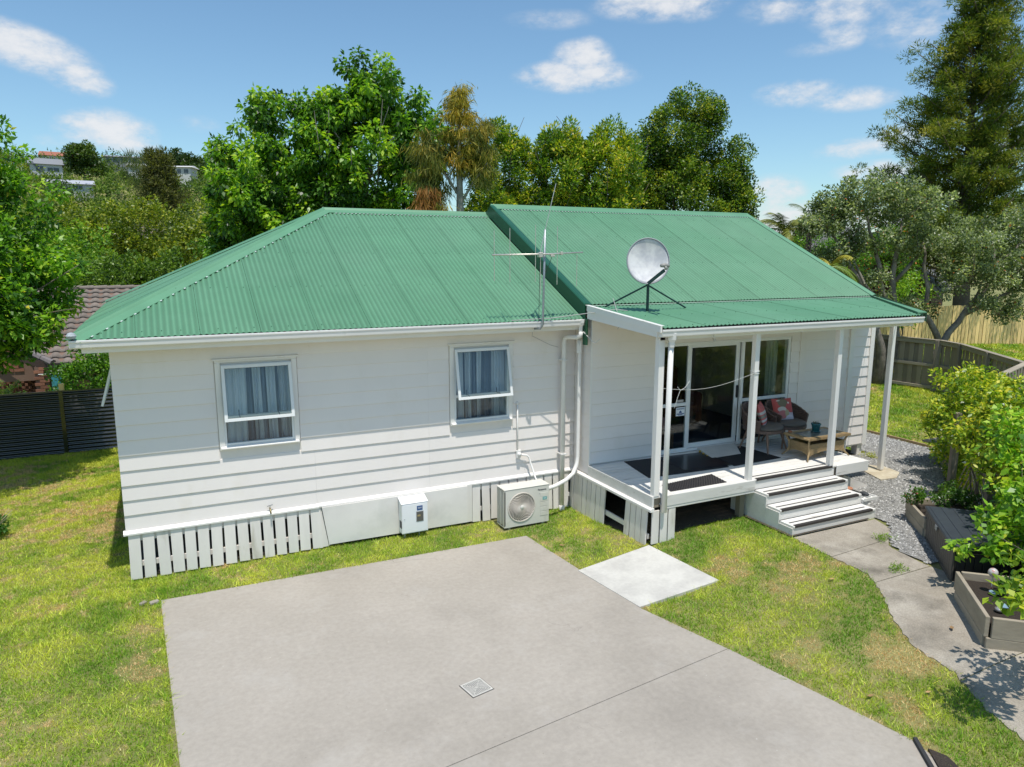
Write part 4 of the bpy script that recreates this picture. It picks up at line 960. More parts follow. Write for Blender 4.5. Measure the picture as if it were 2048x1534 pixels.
for (cx_, cz_) in ((acx0, acz1 - .02), (acx0 + .63, acz1 - .02), (acx0, acz0), (acx0 + .63, acz0)):
    cand = sorted(range(n), key=lambda k: (sq[k][0] - cx_) ** 2 + (sq[k][1] - cz_) ** 2)[:2]; m.add([(cx_, acy0, cz_), (sq[cand[0]][0], acy0, sq[cand[0]][1]), (sq[cand[1]][0], acy0, sq[cand[1]][1])], [(0, 1, 2)])
m.box(acx0 + .63, acy0, acz0, acx1, acy0 + .02, acz1 - .02)
m.box(acx1 - .01, acy0 + .02, acz0, acx1, acy1, acz1 - .02); m.box(acx0, acy1 - .01, acz0, acx1, acy1, acz1 - .02); m.box(acx0, acy0 + .02, acz0, acx1, acy1 - .01, acz0 + .02)
m.build('casing', ACW, ac)
MB().box(acx0 - .006, acy0 - .006, acz1 - .02, acx1 + .006, acy1 + .006, acz1, .01).build('top_panel', ACW, ac)
MB().box(acx0 + .1, acy0 + .06, acz0 + .03, acx0 + .6, acy1 - .02, acz1 - .03).build('inner_dark', ACD, ac)
for k in range(26):                                    # side coil fins showing as dark slots
    z = acz0 + .05 + k * .0225
    MB().box(acx0 - .004, acy0 + .03, z, acx0 + .02, acy0 + .13, z + .011).build('side_slat', ACW, ac); MB().box(acx0 - .004, acy0 + .155, z, acx0 + .02, acy1 - .02, z + .011).build('side_slat', ACW, ac)
MB().box(acx0 - .004, acy0 + .0, acz0 + .03, acx0 + .02, acy0 + .03, acz1 - .04).box(acx0 - .004, acy0 + .13, acz0 + .03, acx0 + .02, acy0 + .155, acz1 - .04).build('side_frame', ACW, ac)
MB().box(acx0 + .022, acy0 + .03, acz0 + .03, acx0 + .05, acy1 - .03, acz1 - .05).build('coil', ACD, ac)
m = MB()
for k in range(28):
    a0 = 2 * math.pi * k / 28; pts = []
    for j in range(8):
        q = j / 7; r_ = .03 + (fr - .035) * q; a = a0 + 1.25 * q ** 1.2; pts.append((fx + r_ * math.cos(a), acy0 - .012 + .012 * (q ** 3), fz + r_ * math.sin(a)))
    m.tube(pts, .0062, 4, False)
for r_ in (.14, .205): m.tube([(fx + r_ * math.cos(2 * math.pi * k / 28), acy0 - .006, fz + r_ * math.sin(2 * math.pi * k / 28)) for k in range(29)], .0025, 4, False)
m.tube([(fx + (fr - .012) * math.cos(2 * math.pi * k / 32), acy0 - .004, fz + (fr - .012) * math.sin(2 * math.pi * k / 32)) for k in range(33)], .010, 6, False); m.build('fan_grille', ACG, ac)
m = MB(); m.sphere((fx, acy0 - .014, fz), .037, 14, 8, (1, .4, 1)); m.build('hub', ACW, ac, smooth=True)
m = MB()
for k in range(3):
    a = 2.1 * k + .4
    v = [(fx + r_ * math.cos(a + w_), acy0 + .045 + .03 * (w_ > .3), fz + r_ * math.sin(a + w_)) for r_, w_ in ((.05, 0), (.24, .1), (.235, 1.15), (.05, .8))]; m.add(v, [(0, 1, 2, 3)])
m.build('fan_blade', mat('fan_blade', (.16, .15, .15), .5), ac)
for k in range(5): MB().box(acx0 + .66, acy0 - .004, -.54 + k * .082, acx1 - .02, acy0, -.54 + k * .082 + .070, .0015).build('front_rib', ACW, ac)
INK = mat('printed_ink', (.03, .03, .04), .5); INKG = mat('printed_grey', (.35, .35, .36), .5); TEAL = mat('label_teal', (.18, .42, .40), .5)
text('Panasonic', .040, (6.115, acy0 - .002, -.085), FRONT, INK, ac, bold=True); text('INVERTER', .026, (6.12, acy0 - .002, -.155), FRONT, INKG, ac, xs=1.1)
MB().box(6.125, acy0 - .007, -.265, 6.205, acy0 - .004, -.215).build('rating_label', TEAL, ac); text('R32', .026, (6.165, acy0 - .008, -.24), FRONT, DC, ac, name='lettering')
MB().box(5.50, -.60, -.72, 5.54, -.34, -.655).box(6.12, -.60, -.72, 6.16, -.34, -.655).build('foot', STEEL, ac)

# ================================================================= meter box
mbx = empty('meter_box', (4.01, -.15, -.6), label='small white utility box with viewing window on the skirting panel', cat='meter box')
MW = mat('meter_white', (.82, .83, .85), .3)
m = MB(); x0, x1 = 3.80, 4.225
m.prism([(x0, -.27, -.60), (x0, -.105, -.60), (x0, -.105, -.045), (x0, -.27, -.105)], (x1 - x0, 0, 0)); m.build('cabinet', MW, mbx)
MB().prism([(x0 - .008, -.278, -.108), (x0 - .008, -.27, -.118), (x0 - .008, -.09, -.05), (x0 - .008, -.09, -.04)], (x1 - x0 + .016, 0, 0)).build('lid', MW, mbx)
MB().box(x0 + .012, -.276, -.59, x1 - .012, -.271, -.13, .002).build('door', MW, mbx)
MB().box(4.03, -.280, -.425, 4.155, -.2765, -.255, .002).build('window_rim', INKG, mbx); MB().box(4.04, -.283, -.418, 4.145, -.2805, -.262).build('window', mat('meter_window', (.10, .10, .09), .2), mbx)
MB().box(4.05, -.285, -.34, 4.10, -.2835, -.31).build('dial', mat('meter_brass', (.35, .27, .12), .5), mbx)
MB().box(4.045, -.279, -.24, 4.14, -.2765, -.165).build('sticker', DB, mbx); text('GAS', .034, (4.092, -.2805, -.20), FRONT, DC, mbx)
MB().box(3.796, -.25, -.52, 3.8, -.15, -.40).build('side_vent', INK, mbx); MB().tube([(3.86, -.2, -.6), (3.86, -.2, -.75)], .018, 8).tube([(4.1, -.2, -.6), (4.1, -.2, -.75)], .012, 8).build('supply_pipe', STEEL, mbx)
MB().lathe([(.006, 0), (.008, .006), (0.001, .008)], 8, (3.84, -.28, -.36)).build('latch', INKG, mbx)

# ================================================================= conduit from the wall to the unit
cd = empty('pipe_conduit', (5.95, -.03, .5), label='white conduit and elbow on the wall above the heat pump', cat='conduit')
MB().tube([(5.935, -.045, 1.27), (5.938, -.045, .44)], .014, 8).build('pipe', GUTTER, cd, smooth=True)
MB().sphere((5.93, -.035, 1.285), .028, 10, 6).build('end_cap', GUTTER, cd, smooth=True)
m = MB(); m.tube([(5.96, -.02, .40), (5.96, -.10, .40)], .032, 12); m.tube([(5.96, -.07, .40), (6.10, -.075, .365), (6.14, -.08, .33), (6.16, -.09, .25), (6.18, -.25, .0), (6.18, -.36, -.06)], .017, 8); m.build('elbow', GUTTER, cd, smooth=True)
MB().box(5.915, -.06, .33, 6.0, -.028, .47, .006).build('junction_box', GUTTER, cd)

tp = empty('garden_tap', (1.86, -.08, .05), label='small brass garden tap with grey lever on the white sill ledge', cat='tap')
MB().tube([(1.86, -.0, .06), (1.86, -.07, .06), (1.86, -.11, .05), (1.86, -.125, .005)], .012, 8).build('spout', mat('brass', (.35, .28, .14), .4, metal=.8), tp, smooth=True)
MB().tube([(1.86, -.06, .06), (1.86, -.06, .10)], .006, 6).bar((1.82, -.06, .102), (1.90, -.055, .115), .014, .008).build('lever', STEEL, tp)

# ================================================================= satellite dish
dishT = empty('satellite_dish', (7.72, -1.18, 2.84), label='round white satellite dish on a dark tripod on the porch roof', cat='satellite dish')
DISHM = mat('dish_paint', (.68, .67, .67), .45, rgb2=(.50, .50, .53), c_scale=5, nscale=12, namp=.08, rgb3=(.33, .30, .28), s3=9, thr3=(.68, .8)); DM = mat('dish_mount', (.02, .055, .055), .45, metal=.3)
dc = Vector((7.66, -1.22, 3.66)); dn = Vector((-.42, -.86, .20)).normalized(); dx_ = Vector((dn.y, -dn.x, 0)).normalized() * -1; dy_ = dn.cross(dx_); 
if dy_.z < 0: dy_ = -dy_
m = MB(); v = []; f = []; NR, NA = 9, 40; ra, rb = .335, .365
for s_, off in ((0, 0.0), (1, -.012)):
    for j in range(NR + 1):
        q = j / NR
        for k in range(NA):
            a = 2 * math.pi * k / NA; v.append(dc + dx_ * (ra * q * math.cos(a)) + dy_ * (rb * q * math.sin(a)) + dn * (.075 * q * q - .045 + off - (.006 if s_ else 0) * q))
for s_ in range(2):
    b0 = s_ * (NR + 1) * NA
    for j in range(NR):
        for k in range(NA): f.append((b0 + j * NA + k, b0 + j * NA + (k + 1) % NA, b0 + (j + 1) * NA + (k + 1) % NA, b0 + (j + 1) * NA + k))
for k in range(NA): f.append((NR * NA + k, NR * NA + (k + 1) % NA, (NR + 1) * NA + NR * NA + (k + 1) % NA, (NR + 1) * NA + NR * NA + k))
m.add(v, f); m.build('reflector', DISHM, dishT, smooth=True)
m = MB(); m.tube([dc + dx_ * (ra * math.cos(t_)) + dy_ * (rb * math.sin(t_)) + dn * .03 for t_ in np.linspace(0, 2 * math.pi, 41)], .011, 6, False); m.build('rim', mat('dish_rim', (.28, .30, .32), .5), dishT, smooth=True)
lnb = Vector((7.66, -1.66, 3.575)); bt = dc + dy_ * -.355 + dn * .02
MB().bar(bt, lnb + Vector((0, .01, -.05)), .045, .03, up=(1, 0, 0)).build('feed_arm', DM, dishT)
m = MB(); m.tube([lnb + Vector((-.075, 0, .02)), lnb + Vector((0, 0, .03)), lnb + Vector((.075, 0, .015))], [.026, .036, .026], 10); m.tube([lnb + Vector((0, 0, .02)), lnb + Vector((0, -.04, -.03))], .024, 10); m.build('feed_horn', mat('horn_grey', (.30, .29, .27), .5), dishT, smooth=True)
MB().tube([(7.72, -1.17, 2.83), (7.715, -1.175, 3.40)], .024, 10).build('mast', DM, dishT)
MB().tube([(7.715, -1.175, 3.29), (7.24, -.66, 2.915)], .014, 8).tube([(7.715, -1.175, 3.28), (8.62, -1.02, 2.885)], .014, 8).build('strut', DM, dishT)
MB().bar((7.715, -1.175, 3.33), dc - dn * .09 - dy_ * .05, .07, .05, up=(1, 0, 0)).build('bracket', DM, dishT)
MB().box(7.66, -1.24, 2.835, 7.78, -1.12, 2.85).build('base_plate', DM, dishT)

# ================================================================= television aerial
at_ = empty('tv_aerial', (6.12, -.5, 2.7), label='old television aerial with six rods on a bent mast at the gutter', cat='aerial')
MB().tube([(6.04, -.44, 2.585), (6.10, -.53, 2.59), (6.13, -.56, 2.66), (6.14, -.56, 3.3), (6.155, -.56, 4.15)], .019, 8).build('mast', STEEL, at_, smooth=True)
MB().tube([(5.22, -.60, 3.755), (6.2, -.60, 3.77), (6.83, -.60, 3.80)], .0125, 8).build('boom', ALUM, at_, smooth=True)
for x, a, b_ in ((5.255, .36, .40), (5.52, .40, .42), (5.965, .46, .42), (6.055, .04, .62), (6.355, .44, .47), (6.72, .0, .5)): MB().tube([(x, -.60, 3.76 + a), (x + .002, -.60, 3.76 - b_)], .0055, 6).build('rod', ALUM, at_)
MB().tube([(6.155, -.56, 4.14), (6.34, -.56, 4.86)], .0055, 6).tube([(6.155, -.56, 4.14), (6.05, -.60, 3.80)], .006, 6).build('whip_rod', ALUM, at_)
MB().box(6.02, -.63, 3.72, 6.09, -.55, 3.80, .008).box(6.23, -.63, 3.73, 6.30, -.58, 3.76, .005).box(6.41, -.63, 3.755, 6.45, -.57, 3.81, .006).build('clamp', ALUM, at_)
MB().tube([(6.26, -.6, 3.73), (6.22, -.58, 3.6), (6.16, -.55, 3.45), (6.15, -.54, 3.2)], .004, 5).tube([(6.05, -.6, 3.75), (6.05, -.58, 3.2), (6.055, -.56, 2.7)], .004, 5).build('lead', BLACKR, at_)
CABLE = mat('cable_grey', (.40, .40, .38), .6)
cb = tag(MB().tube([(5.6, -.50, 2.735), (6.3, -.53, 2.75), (6.9, -.75, 2.83), (7.2, -1.05, 2.90), (7.35, -1.15, 2.88)], .007, 6).build('roof_cable', CABLE, smooth=True), 'grey cable stretched across the gutter gap to the porch roof', 'cable')
tag(MB().tube([(7.30, -.80, 3.06), (7.22, -1.0, 2.93), (7.12, -1.25, 2.80), (7.06, -1.42, 2.70), (6.93, -1.5, 2.64)], .0055, 6).build('dish_cable', CABLE, smooth=True), 'pale cable drooping from the dish tripod over the porch barge board', 'cable')
tag(MB().tube([(6.93, -.50, 2.50), (7.0, -.65, 2.36), (7.03, -.72, 2.33), (7.06, -.80, 2.40)], .006, 6).build('loose_wire', mat('white_wire', (.7, .7, .68), .5), smooth=True), 'short white wire curling loose beside the downpipe head', 'wire')
tag(MB().tube([(6.05, -.36, 2.53), (6.2, -.05, 2.42), (6.55, -.04, 2.25), (6.72, -.04, 2.2)], .0035, 5).build('thin_wire', INKG, smooth=True), 'thin dark wire running down the wall from the gutter', 'wire')
pts = []
for k in range(13):
    q = k / 12; pts.append((7.14 + (8.95 - 7.14) * q, -2.41, 1.84 + .12 * q - .13 * math.sin(math.pi * q) * (1 - .25 * q)))
wl = empty('washing_line', (8, -2.4, 1.8), label='thin white string sagging between the two left porch posts', cat='string')
WIREW = mat('white_string', (.65, .65, .62), .6)
MB().tube(pts, .0026, 5).build('string', WIREW, wl, smooth=True)
def wraps(x0, x1, y0, y1, z, n):
    m = MB()
    for k in range(n):
        zz = z + k * .012 + random.uniform(-.02, .02); zz2 = zz + random.uniform(-.04, .04); m.tube([(x0, y0, zz), (x1, y0, zz2), (x1, y1, zz), (x0, y1, zz2), (x0, y0, zz)], .004, 5, False)
    return m
wraps(8.918, 9.022, -2.382, -2.278, 1.93, 4).build('knot', WIREW, wl); MB().tube([(7.33, -2.49, 1.86), (7.40, -2.47, 1.80), (7.46, -2.5, 1.84), (7.56, -2.48, 1.93)], .004, 5).tube([(7.38, -2.49, 1.80), (7.33, -2.5, 1.70), (7.28, -2.5, 1.55)], .003, 5).build('knot', WIREW, wl)
tag(MB().tube([(8.02, -2.42, 2.6), (8.02, -2.43, 2.55), (8.06, -2.43, 2.52), (8.03, -2.43, 2.49), (8.0, -2.43, 2.53), (8.05, -2.43, 2.50)], .008, 6).build('string_loop', WIREW, smooth=True), 'knotted white string loop hanging under the porch beam', 'string')

# ================================================================= mats and ramp on the deck
MATM = mat('black_mat', (.013, .014, .018), .8, nscale=50, namp=.25, bump=.5, bscale=150, bdist=.004); MATG = mat('charcoal_ribbed_mat', (.05, .045, .045), .8, nscale=20, namp=.3)
def plate(poly, z, t_, name, m_, label, cat, group=None):
    return slab(name, poly, z + t_, t_, m_, None, label=label, cat=cat, group=group)
plate([(7.74, -.62), (7.56, -1.58), (9.18, -1.66), (9.42, -.72)], .187, .008, 'door_mat', MATM, 'black rubber mat laid nearest the left corner of the porch', 'mat', 'mats on the porch deck')
plate([(8.40, -.72), (8.34, -1.50), (9.30, -1.62), (9.42, -.72)], .196, .003, 'door_mat', mat('glossy_mat', (.02, .02, .026), .25, nscale=2, namp=.3, rgb3=(.09, .03, .02), s3=1.5, thr3=(.5, .8)), 'shiny dark mat in front of the fixed glass panel with reddish reflections painted in', 'mat', 'mats on the porch deck')  # the reddish reflections are put into the mat's base colour
plate([(9.44, -.70), (9.30, -1.66), (10.42, -1.62), (10.36, -.70)], .187, .008, 'door_mat', MATM, 'black rubber mat under the ramp and the left wicker chair', 'mat', 'mats on the porch deck')
cm = empty('door_mat', (8, -2.1, .19), label='charcoal chequered mat at the front edge of the porch deck', cat='mat', group='mats on the porch deck')
q = [(7.45, -2.29), (7.52, -1.97), (8.62, -1.86), (8.55, -2.30)]
slab('backing', q, .193, .007, MATG, cm)
m = MB(); qa = [np.array(p) for p in q]
for i in range(44):
    for j in range(11):
        u, v_ = (i + .5) / 44, (j + .5) / 11; p = (qa[0] * (1 - u) + qa[3] * u) * (1 - v_) + (qa[1] * (1 - u) + qa[2] * u) * v_
        if (i + j) % 2: m.box(p[0] - .010, p[1] - .014, .193, p[0] + .010, p[1] + .014, .198)
o = m.build('tread_pattern', MATM, cm); o['kind'] = 'stuff'
rp = empty('ramp', (9.8, -.7, .2), label='pale grey wedge ramp with yellow edge tabs in front of the open door', cat='ramp')
m = MB(); a = [(9.36, -.56, .19), (9.24, -1.10, .19), (9.98, -1.06, .19), (10.22, -.56, .19)]
m.add([(9.40, -.57, .192), (9.28, -1.13, .192), (9.95, -1.12, .192), (10.28, -.62, .192), (9.40, -.57, .245), (9.28, -1.13, .198), (9.95, -1.12, .198), (10.28, -.62, .24)], [(0, 3, 2, 1), (4, 5, 6, 7), (0, 1, 5, 4), (1, 2, 6, 5), (2, 3, 7, 6), (3, 0, 4, 7)]); m.build('ramp_plate', mat('ramp_grey', (.60, .59, .56), .5, nscale=6, namp=.1), rp)
YEL = mat('yellow_tab', (.55, .36, .03), .5)
for k in range(3): MB().box(9.335 - .028 * k, -.72 - .13 * k, .1955, 9.40 - .028 * k, -.70 - .13 * k, .225 - .009 * k).build('edge_tab', YEL, rp)

# ================================================================= wicker chairs, built in their own frame (front = -y)
WICK = mat('brown_wicker', (.15, .10, .08), .6, nscale=14, namp=.35, stretch=(1, 1, 3), bump=.3, bscale=60); LEGM = mat('chair_leg_wood', (.21, .13, .09), .5, nscale=10, namp=.2); CUSH = mat('grey_brown_cushion', (.13, .115, .10), .85, nscale=30, namp=.1)
def wicker_chair(loc, rz, label):
    t = empty('wicker_chair', loc, rz, label, 'chair', 'wicker armchairs on the porch'); t.scale = (1.1, 1.1, 1.04)
    # shell: half tub, woven as horizontal strands over uprights
    m = MB(); NA_, NZ = 30, 16
    def pt(a, q, o=0.0):
        an = R(-205 + 230 * a); rx, ry = .33 + .03 * q + o, .30 + .05 * q + o
        back = .5 - .5 * math.cos(2 * math.pi * a); top = .56 + .22 * back ** .8
        z = .36 + (top - .36) * q
        return Vector((rx * math.cos(an) * -1, -ry * math.sin(an) * 1.0 + .0, z)) if False else Vector((rx * math.cos(R(-25 + 230 * a)), ry * math.sin(R(-25 + 230 * a)), z))
    for j in range(NZ + 1):
        q = j / NZ; pts_ = [pt(k / NA_, q, .006 * (1 if (k + j) % 2 else -1)) for k in range(NA_ + 1)]
        m.tube(pts_, .0125 if j < NZ else .018, 5, True)
    m.build('shell', WICK, t, local=True)
    m = MB(); v = [pt(k / NA_, j / 6, -.004) for j in range(7) for k in range(NA_ + 1)]; m.add(v, [(j * (NA_ + 1) + k, j * (NA_ + 1) + k + 1, (j + 1) * (NA_ + 1) + k + 1, (j + 1) * (NA_ + 1) + k) for j in range(6) for k in range(NA_)]); m.build('shell_lining', WICK, t, local=True)
    m = MB(); ring = [(.33 * math.cos(2 * math.pi * k / 20), .30 * math.sin(2 * math.pi * k / 20) - .03) for k in range(20)]; m.prism([(x, y, .34) for x, y in ring], (0, 0, .05)); m.build('seat_base', WICK, t, local=True)
    m = MB(); m.lathe([(.02, .385), (.27, .385), (.30, .40), (.305, .43), (.28, .455), (.2, .465), (.02, .468)], 22, (0, -.03, 0)); m.build('seat_cushion', CUSH, t, smooth=True, local=True)
    for sx, sy in ((-1, -1), (1, -1), (-1, 1), (1, 1)):
        m = MB(); m.tube([(sx * .20, sy * .18 - .02, .35), (sx * .29, sy * .27 - .02, .0)], [.024, .014], 8); m.build('leg', LEGM, t, local=True)
    return t
ch1 = wicker_chair((10.60, -.98, .188), R(14), 'brown wicker armchair nearer the open door, half hidden by a porch post')
ch2 = wicker_chair((11.25, -.92, .188), R(-8), 'brown wicker armchair against the wall, closest to the coffee table')
# patterned pillows: flat prints made of cut shapes lying on a puffed square
def cushion(loc, rz, tilt, label, seed, stripes=False):
    t = empty('throw_pillow', loc, 0, label, 'pillow'); t.rotation_euler = (tilt, 0, rz)
    N_ = 14; h = .21; v = []
    def pz(u, w_): return .075 * ((1 - u * u) * (1 - w_ * w_)) ** .42
    m = MB()
    for sgn in (-1, 1):
        b0 = len(m.v); pts_ = []
        for j in range(N_ + 1):
            for i in range(N_ + 1):
                u, w_ = 2 * i / N_ - 1, 2 * j / N_ - 1; e = 1 - .07 * (1 - abs(u)) * 0
                px_ = u * h * (1 - .06 * (1 - w_ * w_) * 0 + .05 * u * u * w_ * w_); pw_ = w_ * h * (1 + .05 * u * u * w_ * w_)
                pts_.append((px_, sgn * pz(u, w_), pw_))
        m.add(pts_, [tuple(reversed((j * (N_ + 1) + i, j * (N_ + 1) + i + 1, (j + 1) * (N_ + 1) + i + 1, (j + 1) * (N_ + 1) + i))) if sgn > 0 else (j * (N_ + 1) + i, j * (N_ + 1) + i + 1, (j + 1) * (N_ + 1) + i + 1, (j + 1) * (N_ + 1) + i) for j in range(N_) for i in range(N_)])
    mt = bpy.data.materials.new('pillow_print'); mt.use_nodes = True; T = mt.node_tree; b = T.nodes['Principled BSDF']; b.inputs['Roughness'].default_value = .9
    tc_ = T.nodes.new('ShaderNodeTexCoord'); sx_ = T.nodes.new('ShaderNodeSeparateXYZ'); T.links.new(tc_.outputs['Object'], sx_.inputs[0])
    def M_(op, a, b_=None):
        n = T.nodes.new('ShaderNodeMath'); n.operation = op
        for i, q_ in enumerate((a, b_)):
            if q_ is None: continue
            if isinstance(q_, (int, float)): n.inputs[i].default_value = q_
            else: T.links.new(q_, n.inputs[i])
        return n.outputs[0]
    xx, zz = sx_.outputs[0], sx_.outputs[2]
    base = T.nodes.new('ShaderNodeRGB'); base.outputs[0].default_value = (.52, .10, .09, 1) if not stripes else (.55, .14, .13, 1); cur = base.outputs[0]
    def lay(mask, c):
        global _
        n = T.nodes.new('ShaderNodeMix'); n.data_type = 'RGBA'; T.links.new(mask, n.inputs[0]); T.links.new(cur, n.inputs[6]); n.inputs[7].default_value = (*c, 1); return n.outputs[2]
    def ell(cx_, cz_, a_, b_): return M_('LESS_THAN', M_('ADD', M_('POWER', M_('DIVIDE', M_('SUBTRACT', xx, cx_), a_), 2.0), M_('POWER', M_('DIVIDE', M_('SUBTRACT', zz, cz_), b_), 2.0)), 1.0)
    if not stripes:
        for mk, c in ((ell(-.02, .13, .11, .09), (.20, .17, .11)), (ell(.02, -.14, .20, .12), (.50, .44, .50)), (ell(.13, .03, .10, .10), (.50, .10, .10)), (ell(-.06, .0, .09, .05), (.55, .50, .45)), (ell(-.05, -.10, .10, .08), (.48, .17, .17)), (ell(.04, -.08, .045, .07), (.42, .36, .22)), (ell(.10, -.17, .09, .06), (.60, .55, .62)), (ell(.10, .12, .018, .018), (.75, .7, .68)), (ell(-.11, .17, .04, .01), (.7, .65, .6))): cur = lay(mk, c)
    else:
        for z0_, z1_, c in ((.02, .07, (.55, .52, .48)), (-.05, .0, (.28, .26, .21)), (-.12, -.08, (.62, .58, .56)), (-.21, -.16, (.5, .38, .42))):
            cur = lay(M_('MULTIPLY', M_('GREATER_THAN', zz, z0_), M_('LESS_THAN', zz, z1_)), c)
    T.links.new(cur, b.inputs['Base Color'])
    m.build('cover', mt, t, smooth=True, local=True)
    return t
cushion((11.20, -.86, .188 + .665), R(-10), R(-20), 'pink patterned square pillow leaning in the right wicker chair', 1)
cushion((10.60, -.93, .188 + .645), R(40), R(-18), 'red and grey striped pillow leaning in the left wicker chair', 2, True)

# ================================================================= coffee table
RAT = mat('honey_rattan', (.36, .255, .13), .6, nscale=22, namp=.3, bump=.4, bscale=80, stretch=(1, 1, 3))
tb = empty('coffee_table', (11.1, -1.75, .187), label='honey rattan coffee table with grey glass top on the deck', cat='table')
tx0, tx1, ty0, ty1, tt = 10.62, 11.66, -2.04, -1.45, .60
m = MB(); k_ = .10
for a, b_, c, d in ((tx0, tx1, ty0, ty0 + k_), (tx0, tx1, ty1 - k_, ty1)): m.box(a, c, tt - .035, b_, d, tt, .008)
for a, b_ in ((tx0, tx0 + k_), (tx1 - k_, tx1)): m.box(a, ty0 + k_, tt - .035, b_, ty1 - k_, tt, .008)
m.build('top_frame', RAT, tb)
o = MB()
for i in range(52): o.box(tx0 + .01 + i * .02, ty0 - .004, tt - .036, tx0 + .02 + i * .02, ty0 + k_, tt + .004)
for i in range(20): o.box(tx0 - .004, ty0 + k_ + .01 + i * .02, tt - .036, tx0 + k_, ty0 + k_ + .02 + i * .02, tt + .004)
q = o.build('weave', RAT, tb); q['kind'] = 'stuff'
MB().box(tx0 + k_, ty0 + k_, tt - .02, tx1 - k_, ty1 - k_, tt - .004).build('glass_top', mat('table_glass', (.16, .17, .15), .12), tb)
for sx in (0, 1):
    for sy in (0, 1):
        x = tx0 if sx == 0 else tx1; y = ty0 if sy == 0 else ty1; dx = .10 if sx == 0 else -.10; dy = .07 if sy == 0 else -.07
        m = MB(); m.tube([(x + .04 * (1 - 2 * sx), y + .03 * (1 - 2 * sy), tt - .03), (x + dx * .8, y + dy, tt - .14), (x + dx, y + dy, tt - .25), (x + dx * .7, y + dy * .8, tt - .33), (x + .0, y + .0, .19)], [.018, .018, .02, .018, .012], 8); m.build('leg', RAT, tb, smooth=True)
m = MB(); sx0, sx1, sy0, sy1 = tx0 + .09, tx1 - .09, ty0 + .06, ty1 - .06
m.box(sx0, sy0, tt - .26, sx1, sy1, tt - .235)
def apron(p, q, top, bot, arch):
    p, q = Vector(p), Vector(q); n = 20
    v = [];
    for i in range(n + 1):
        u = i / n; c = p.lerp(q, u); zb = bot + arch * math.sin(math.pi * u) ** .7; v += [(c.x, c.y, top), (c.x, c.y, zb)]
    return v, [(2 * i, 2 * i + 1, 2 * i + 3, 2 * i + 2) for i in range(n)]
for p, q in (((sx0, sy0, 0), (sx1, sy0, 0)), ((sx1, sy0, 0), (sx1, sy1, 0)), ((sx1, sy1, 0), (sx0, sy1, 0)), ((sx0, sy1, 0), (sx0, sy0, 0))):
    m.add(*apron(p, q, tt - .12, tt - .345, .07))
m.build('shelf_skirt', RAT, tb)
m = MB()
for r_ in range(11):
    z = tt - .13 - r_ * .018
    for i in range(30):
        x = sx0 + (sx1 - sx0) * (i + .5 * (r_ % 2)) / 30
        lim = tt - .345 + .07 * math.sin(math.pi * min(1, (x - sx0) / (sx1 - sx0))) ** .7
        if z - .014 > lim: m.box(x, sy0 - .005, z - .013, x + .028, sy0, z)
    for i in range(14):
        y = sy0 + (sy1 - sy0) * (i + .5 * (r_ % 2)) / 14
        lim = tt - .345 + .07 * math.sin(math.pi * min(1, (y - sy0) / (sy1 - sy0))) ** .7
        if z - .014 > lim: m.box(sx0 - .005, y, z - .013, sx0, y + .027, z)
q = m.build('skirt_weave', RAT, tb); q['kind'] = 'stuff'
pt_ = empty('plant_pot', (11.2, -1.66, .6), label='glazed teal pot with saucer on the coffee table', cat='plant pot')
TE = mat('teal_glaze', (.02, .13, .15), .2, nscale=12, namp=.35, rgb3=(.15, .3, .32), s3=20, thr3=(.6, .7))
MB().lathe([(.05, .015), (.062, .02), (.078, .12), (.088, .135), (.086, .155), (.074, .155), (.068, .13)], 20, (11.2, -1.66, .6)).build('pot', TE, pt_, smooth=True)
MB().lathe([(.045, .0), (.082, .004), (.088, .02), (.08, .02), (.05, .012)], 20, (11.2, -1.66, .6)).build('saucer', TE, pt_, smooth=True)
MB().lathe([(.07, 0), (.04, .006), (.001, .01)], 14, (11.2, -1.66, .725)).build('soil', SOIL, pt_)
m = MB()
for k in range(14):
    a = random.uniform(0, 6.28); l = random.uniform(.03, .07); x, y = 11.2 + .03 * math.cos(a), -1.66 + .03 * math.sin(a); m.tube([(x, y, .73), (x + .02 * math.cos(a), y + .02 * math.sin(a), .73 + l)], [.006, .003], 5)
m.build('plant', mat('succulent_dull', (.13, .15, .11), .7), pt_)
tag(MB().lathe([(.03, .0), (.038, .03), (.036, .032), (.028, .004)], 12, (10.72, -1.52, .6)).build('clay_saucer', mat('clay', (.42, .17, .09), .7), smooth=True), 'little clay dish on the far left corner of the rattan table', 'dish')

# ================================================================= by the steps
sh = empty('plant_tray', (11.25, -2.83, -.2), label='small white wooden shelf fixed beside the third step', cat='shelf')
MB().box(10.93, -2.98, -.275, 11.22, -2.66, -.255).box(10.93, -3.0, -.275, 11.24, -2.98, -.225).box(11.22, -2.98, -.275, 11.24, -2.66, -.225).build('tray', DECKP, sh); MB().prism([(10.93, -2.96, -.28), (11.2, -2.96, -.28), (10.93, -2.96, -.40)], (0, .03, 0)).build('bracket', DECKP, sh)
tag(MB().lathe([(.05, 0), (.065, .09), (.075, .095), (.075, .12), (.062, .12), (.055, .09)], 18, (11.06, -2.55, -.30)).build('terracotta_pot', mat('terracotta', (.45, .2, .11), .75, nscale=12, namp=.15), smooth=True), 'empty terracotta pot standing behind the dark clogs', 'pot')
MB().box(10.93, -2.64, -.325, 11.2, -2.46, -.30).build('ledge_board', DECKP, sh)
CL = mat('clog_grey', (.045, .05, .055), .7)
